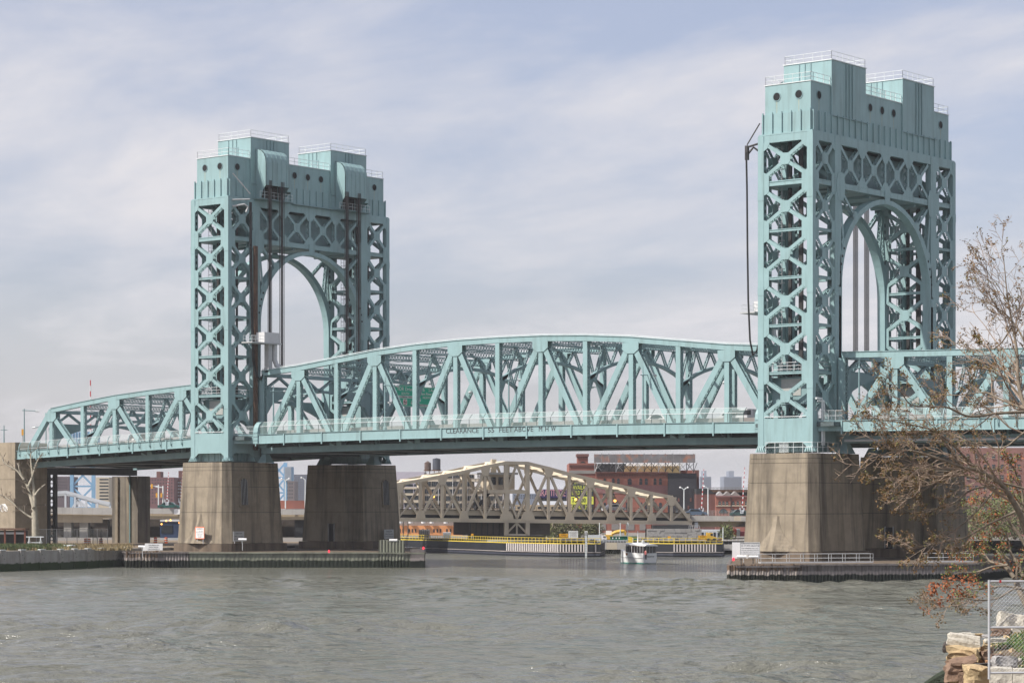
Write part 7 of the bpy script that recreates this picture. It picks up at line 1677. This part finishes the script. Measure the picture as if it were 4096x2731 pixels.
# ------------------------------------------------------------------ the two near trees
def leaves(tips, seed, n, rad_, size, m_prob=1.0, droop=0.):
    r = random.Random(seed); b = MB()
    for p, d, lvl in tips:
        if r.random() > m_prob: continue
        for _ in range(n):
            o = p+Vector((r.gauss(0, rad_), r.gauss(0, rad_), r.gauss(-droop, rad_))); a = Vector((r.gauss(0, 1), r.gauss(0, 1), r.gauss(0, 1)-droop*6)).normalized(); c = a.orthogonal().normalized(); c.rotate(Matrix.Rotation(r.uniform(0, 6.28), 4, a).to_quaternion()); s = size*r.uniform(.5, 1.4)
            b.add([o, o+a*s*.5+c*s*.28, o+a*s, o+a*s*.5-c*s*.28], [(0, 1, 2, 3)])
    return b
Z2 = lambda x, y: (3340+x*.38259, 1500+y*.38259); Z3 = lambda x, y: (3540+x*.28704, 1950+y*.28704)
def limb(pts, Z, D0, dD): return smooth_line([at(*Z(x, y), D0+dD*i/(len(pts)-1)) for i, (x, y) in enumerate(pts)], 6)
M_twigp = mat('pinkish_twig', (.30, .225, .17), .85, .3, 6)
ta = thing('budding_tree', 'large budding tree with reddish brown buds reaching in from the right', 'tree', at(4190, 2560, 62))
LA = [([(2195, 2800), (2130, 2200), (1976, 1568), (1830, 1270), (1700, 1110), (1500, 1000), (1330, 960), (1050, 860), (800, 790), (600, 780), (450, 740)], 0.1031, 0.0102, 62, -2), ([(2195, 2800), (2290, 1800), (2230, 900), (2090, 450), (1990, 330), (1920, 100), (1900, -250), (1850, -550), (1800, -850), (1760, -1250)], 0.1100, 0.0102, 62, 2),
      ([(2160, 600), (2040, -150), (1900, -500), (1700, -700), (1450, -820)], 0.0413, 0.0085, 63, 1), ([(2060, 400), (1976, 385), (1700, 400), (1400, 430), (1180, 340), (1000, 330), (800, 310), (690, 180), (590, 70)], 0.0481, 0.0085, 62, -2), ([(1990, 350), (1870, 310), (1700, 240), (1560, 180), (1270, 210), (1000, 190)], 0.0413, 0.0085, 62, 1.5),
      ([(2300, 1300), (1976, 1185), (1720, 1120), (1500, 1090), (1200, 1010), (1000, 1000), (700, 970)], 0.0413, 0.0085, 63, -1), ([(1500, 1000), (1350, 850), (1200, 700), (1000, 570), (700, 500), (500, 470), (340, 440)], 0.0413, 0.0076, 61.6, -1.5), ([(1330, 975), (1100, 1090), (960, 1180), (800, 1280), (680, 1290), (520, 1250)], 0.0310, 0.0076, 61.5, -1.2),
      ([(1330, 990), (1100, 1090), (930, 1130), (770, 1140), (580, 1075), (330, 1080)], 0.0344, 0.0076, 61.6, -.6), ([(1650, 1150), (1420, 1200), (1250, 1330), (1050, 1400), (860, 1460), (720, 1400)], 0.0310, 0.0076, 62, -1), ([(1700, 1160), (1560, 1330), (1400, 1500), (1200, 1650), (980, 1780), (760, 1920)], 0.0344, 0.0076, 62, -1.2), ([(1900, 1420), (1600, 1560), (1350, 1700), (1100, 1750), (800, 1800), (600, 1760)], 0.0344, 0.0076, 62.4, -1),
      ([(2150, 2300), (1900, 2230), (1700, 2330), (1500, 2350), (1300, 2330), (1150, 2430), (1000, 2350)], 0.0310, 0.0068, 61, -1.5), ([(1300, 930), (1150, 700), (1000, 600), (850, 640), (700, 760), (500, 760)], 0.0275, 0.0068, 61.5, -1), ([(2100, 500), (1950, 620), (1750, 760), (1500, 720), (1250, 640), (1000, 560)], 0.0344, 0.0076, 62.5, .5), ([(1850, -500), (1700, -300), (1500, -250), (1250, -340), (1130, -400)], 0.0241, 0.0068, 64, 1),
      ([(2000, 300), (1800, 60), (1600, -60), (1400, -80), (1200, -30)], 0.0275, 0.0068, 63, 1), ([(1900, 100), (1700, -40), (1560, -200), (1500, -420)], 0.0275, 0.0068, 63.5, 1)]
rng = random.Random(77); mbs = [MB(), MB(), MB()]; tipsA = []
for i, (pts, a, b, D0, dD) in enumerate(LA): grow(mbs, limb(pts, Z2, D0, dD), a, b, rng, 0, .8, 3, tipsA, -RT*.35+UP*.05, 7, .0062, 1.75, .19)
put('trunk', mbs[0].mesh('trunk', True), M_bark, ta); stuff(put('branches', mbs[1], M_twigp, ta)); stuff(put('twigs', mbs[2], M_twigp, ta))
M_bud = mat('brown_bud', (.17, .105, .045), .8, .3, 8); M_bud2 = mat('olive_bud', (.14, .13, .04), .8, .3, 8); M_bud3 = mat('rust_bud', (.30, .10, .04), .8, .25, 8); M_leaf = mat('fresh_leaf', (.17, .21, .06), .8, .3, 6)
big = [t for t in tipsA if t[2] <= 2]
stuff(put('crown', leaves(big, 5, 12, .045, .062, .5, .025), M_bud, ta)); stuff(put('buds', leaves(big, 6, 6, .045, .055, .4, 0), M_bud2, ta)); stuff(put('fine_buds', leaves([t for t in tipsA if t[2] == 3], 8, 2, .018, .032, .35), M_bud2, ta))
tb_ = thing('leafing_tree', 'smaller leafing tree with yellow green leaves behind the mesh fence', 'tree', at(4130, 2560, 66))
LB_ = [([(2120, 1950), (1937, 1560), (1830, 1330), (1800, 1250), (1700, 1080), (1600, 930), (1500, 850), (1350, 800)], .11, .012, 66, 1), ([(1800, 1250), (1650, 1080), (1470, 1030), (1380, 930), (1200, 880), (950, 930)], .06, .009, 66, 1), ([(2100, 1500), (1937, 1250), (1850, 1050), (1750, 900), (1700, 700), (1500, 550), (1300, 420)], .08, .01, 66.5, 1), ([(1700, 1080), (1500, 1100), (1250, 1180), (1050, 1180), (850, 1260)], .045, .008, 66, 0), ([(2050, 1000), (1900, 700), (1750, 500), (1600, 330), (1350, 250), (1100, 220)], .06, .009, 67, 0), ([(1900, 1400), (1650, 1370), (1400, 1400), (1200, 1420), (1050, 1500)], .04, .008, 65.5, 0), ([(2100, 700), (1950, 300), (1900, 0), (1800, -250), (1700, -420)], .06, .009, 67, 0), ([(2000, 500), (1850, 200), (1700, 60), (1450, -60)], .05, .009, 67, .5)]
mbs = [MB(), MB(), MB()]; tipsB = []
for i, (pts, a, b, D0, dD) in enumerate(LB_): grow(mbs, limb(pts, Z3, D0, dD), a, b, rng, 0, .95, 3, tipsB, -RT*.2, 6, .0062, 1.6, .2)
put('trunk', mbs[0].mesh('trunk', True), M_bark, tb_); stuff(put('branches', mbs[1], M_twigd, tb_)); stuff(put('twigs', mbs[2], M_twigd, tb_))
stuff(put('crown', leaves(tipsB, 9, 3, .05, .05, .75), M_leaf, tb_)); stuff(put('rust_buds', leaves([t for t in tipsB if t[2] <= 2], 10, 12, .06, .07, .4, .02), M_bud3, tb_))
lowr = [(at(*Z1(x, y), 60.5), UP, 1) for x, y in ((610, 410), (640, 420), (725, 400), (540, 450), (520, 520), (580, 490), (640, 600), (650, 640), (850, 440), (890, 350), (940, 400), (780, 560), (760, 520), (490, 700), (1010, 350), (800, 350), (880, 490))]
stuff(put('low_buds', leaves(lowr, 12, 22, .06, .08, 1, .01), M_bud3, tb_))

# ================================================================== haze
hz = bpy.data.materials.new('haze'); hz.use_nodes = True; nt = hz.node_tree; nt.nodes.remove(nt.nodes['Principled BSDF'])
pv_ = nt.nodes.new('ShaderNodeVolumePrincipled'); pv_.inputs['Color'].default_value = (.94, .96, 1, 1); pv_.inputs['Density'].default_value = .0001; pv_.inputs['Anisotropy'].default_value = .1
nt.links.new(pv_.outputs[0], nt.nodes['Material Output'].inputs['Volume'])
stuff(put('haze', MB().box(-7200, 7200, -4000, 8200, -2.6, 70), hz))
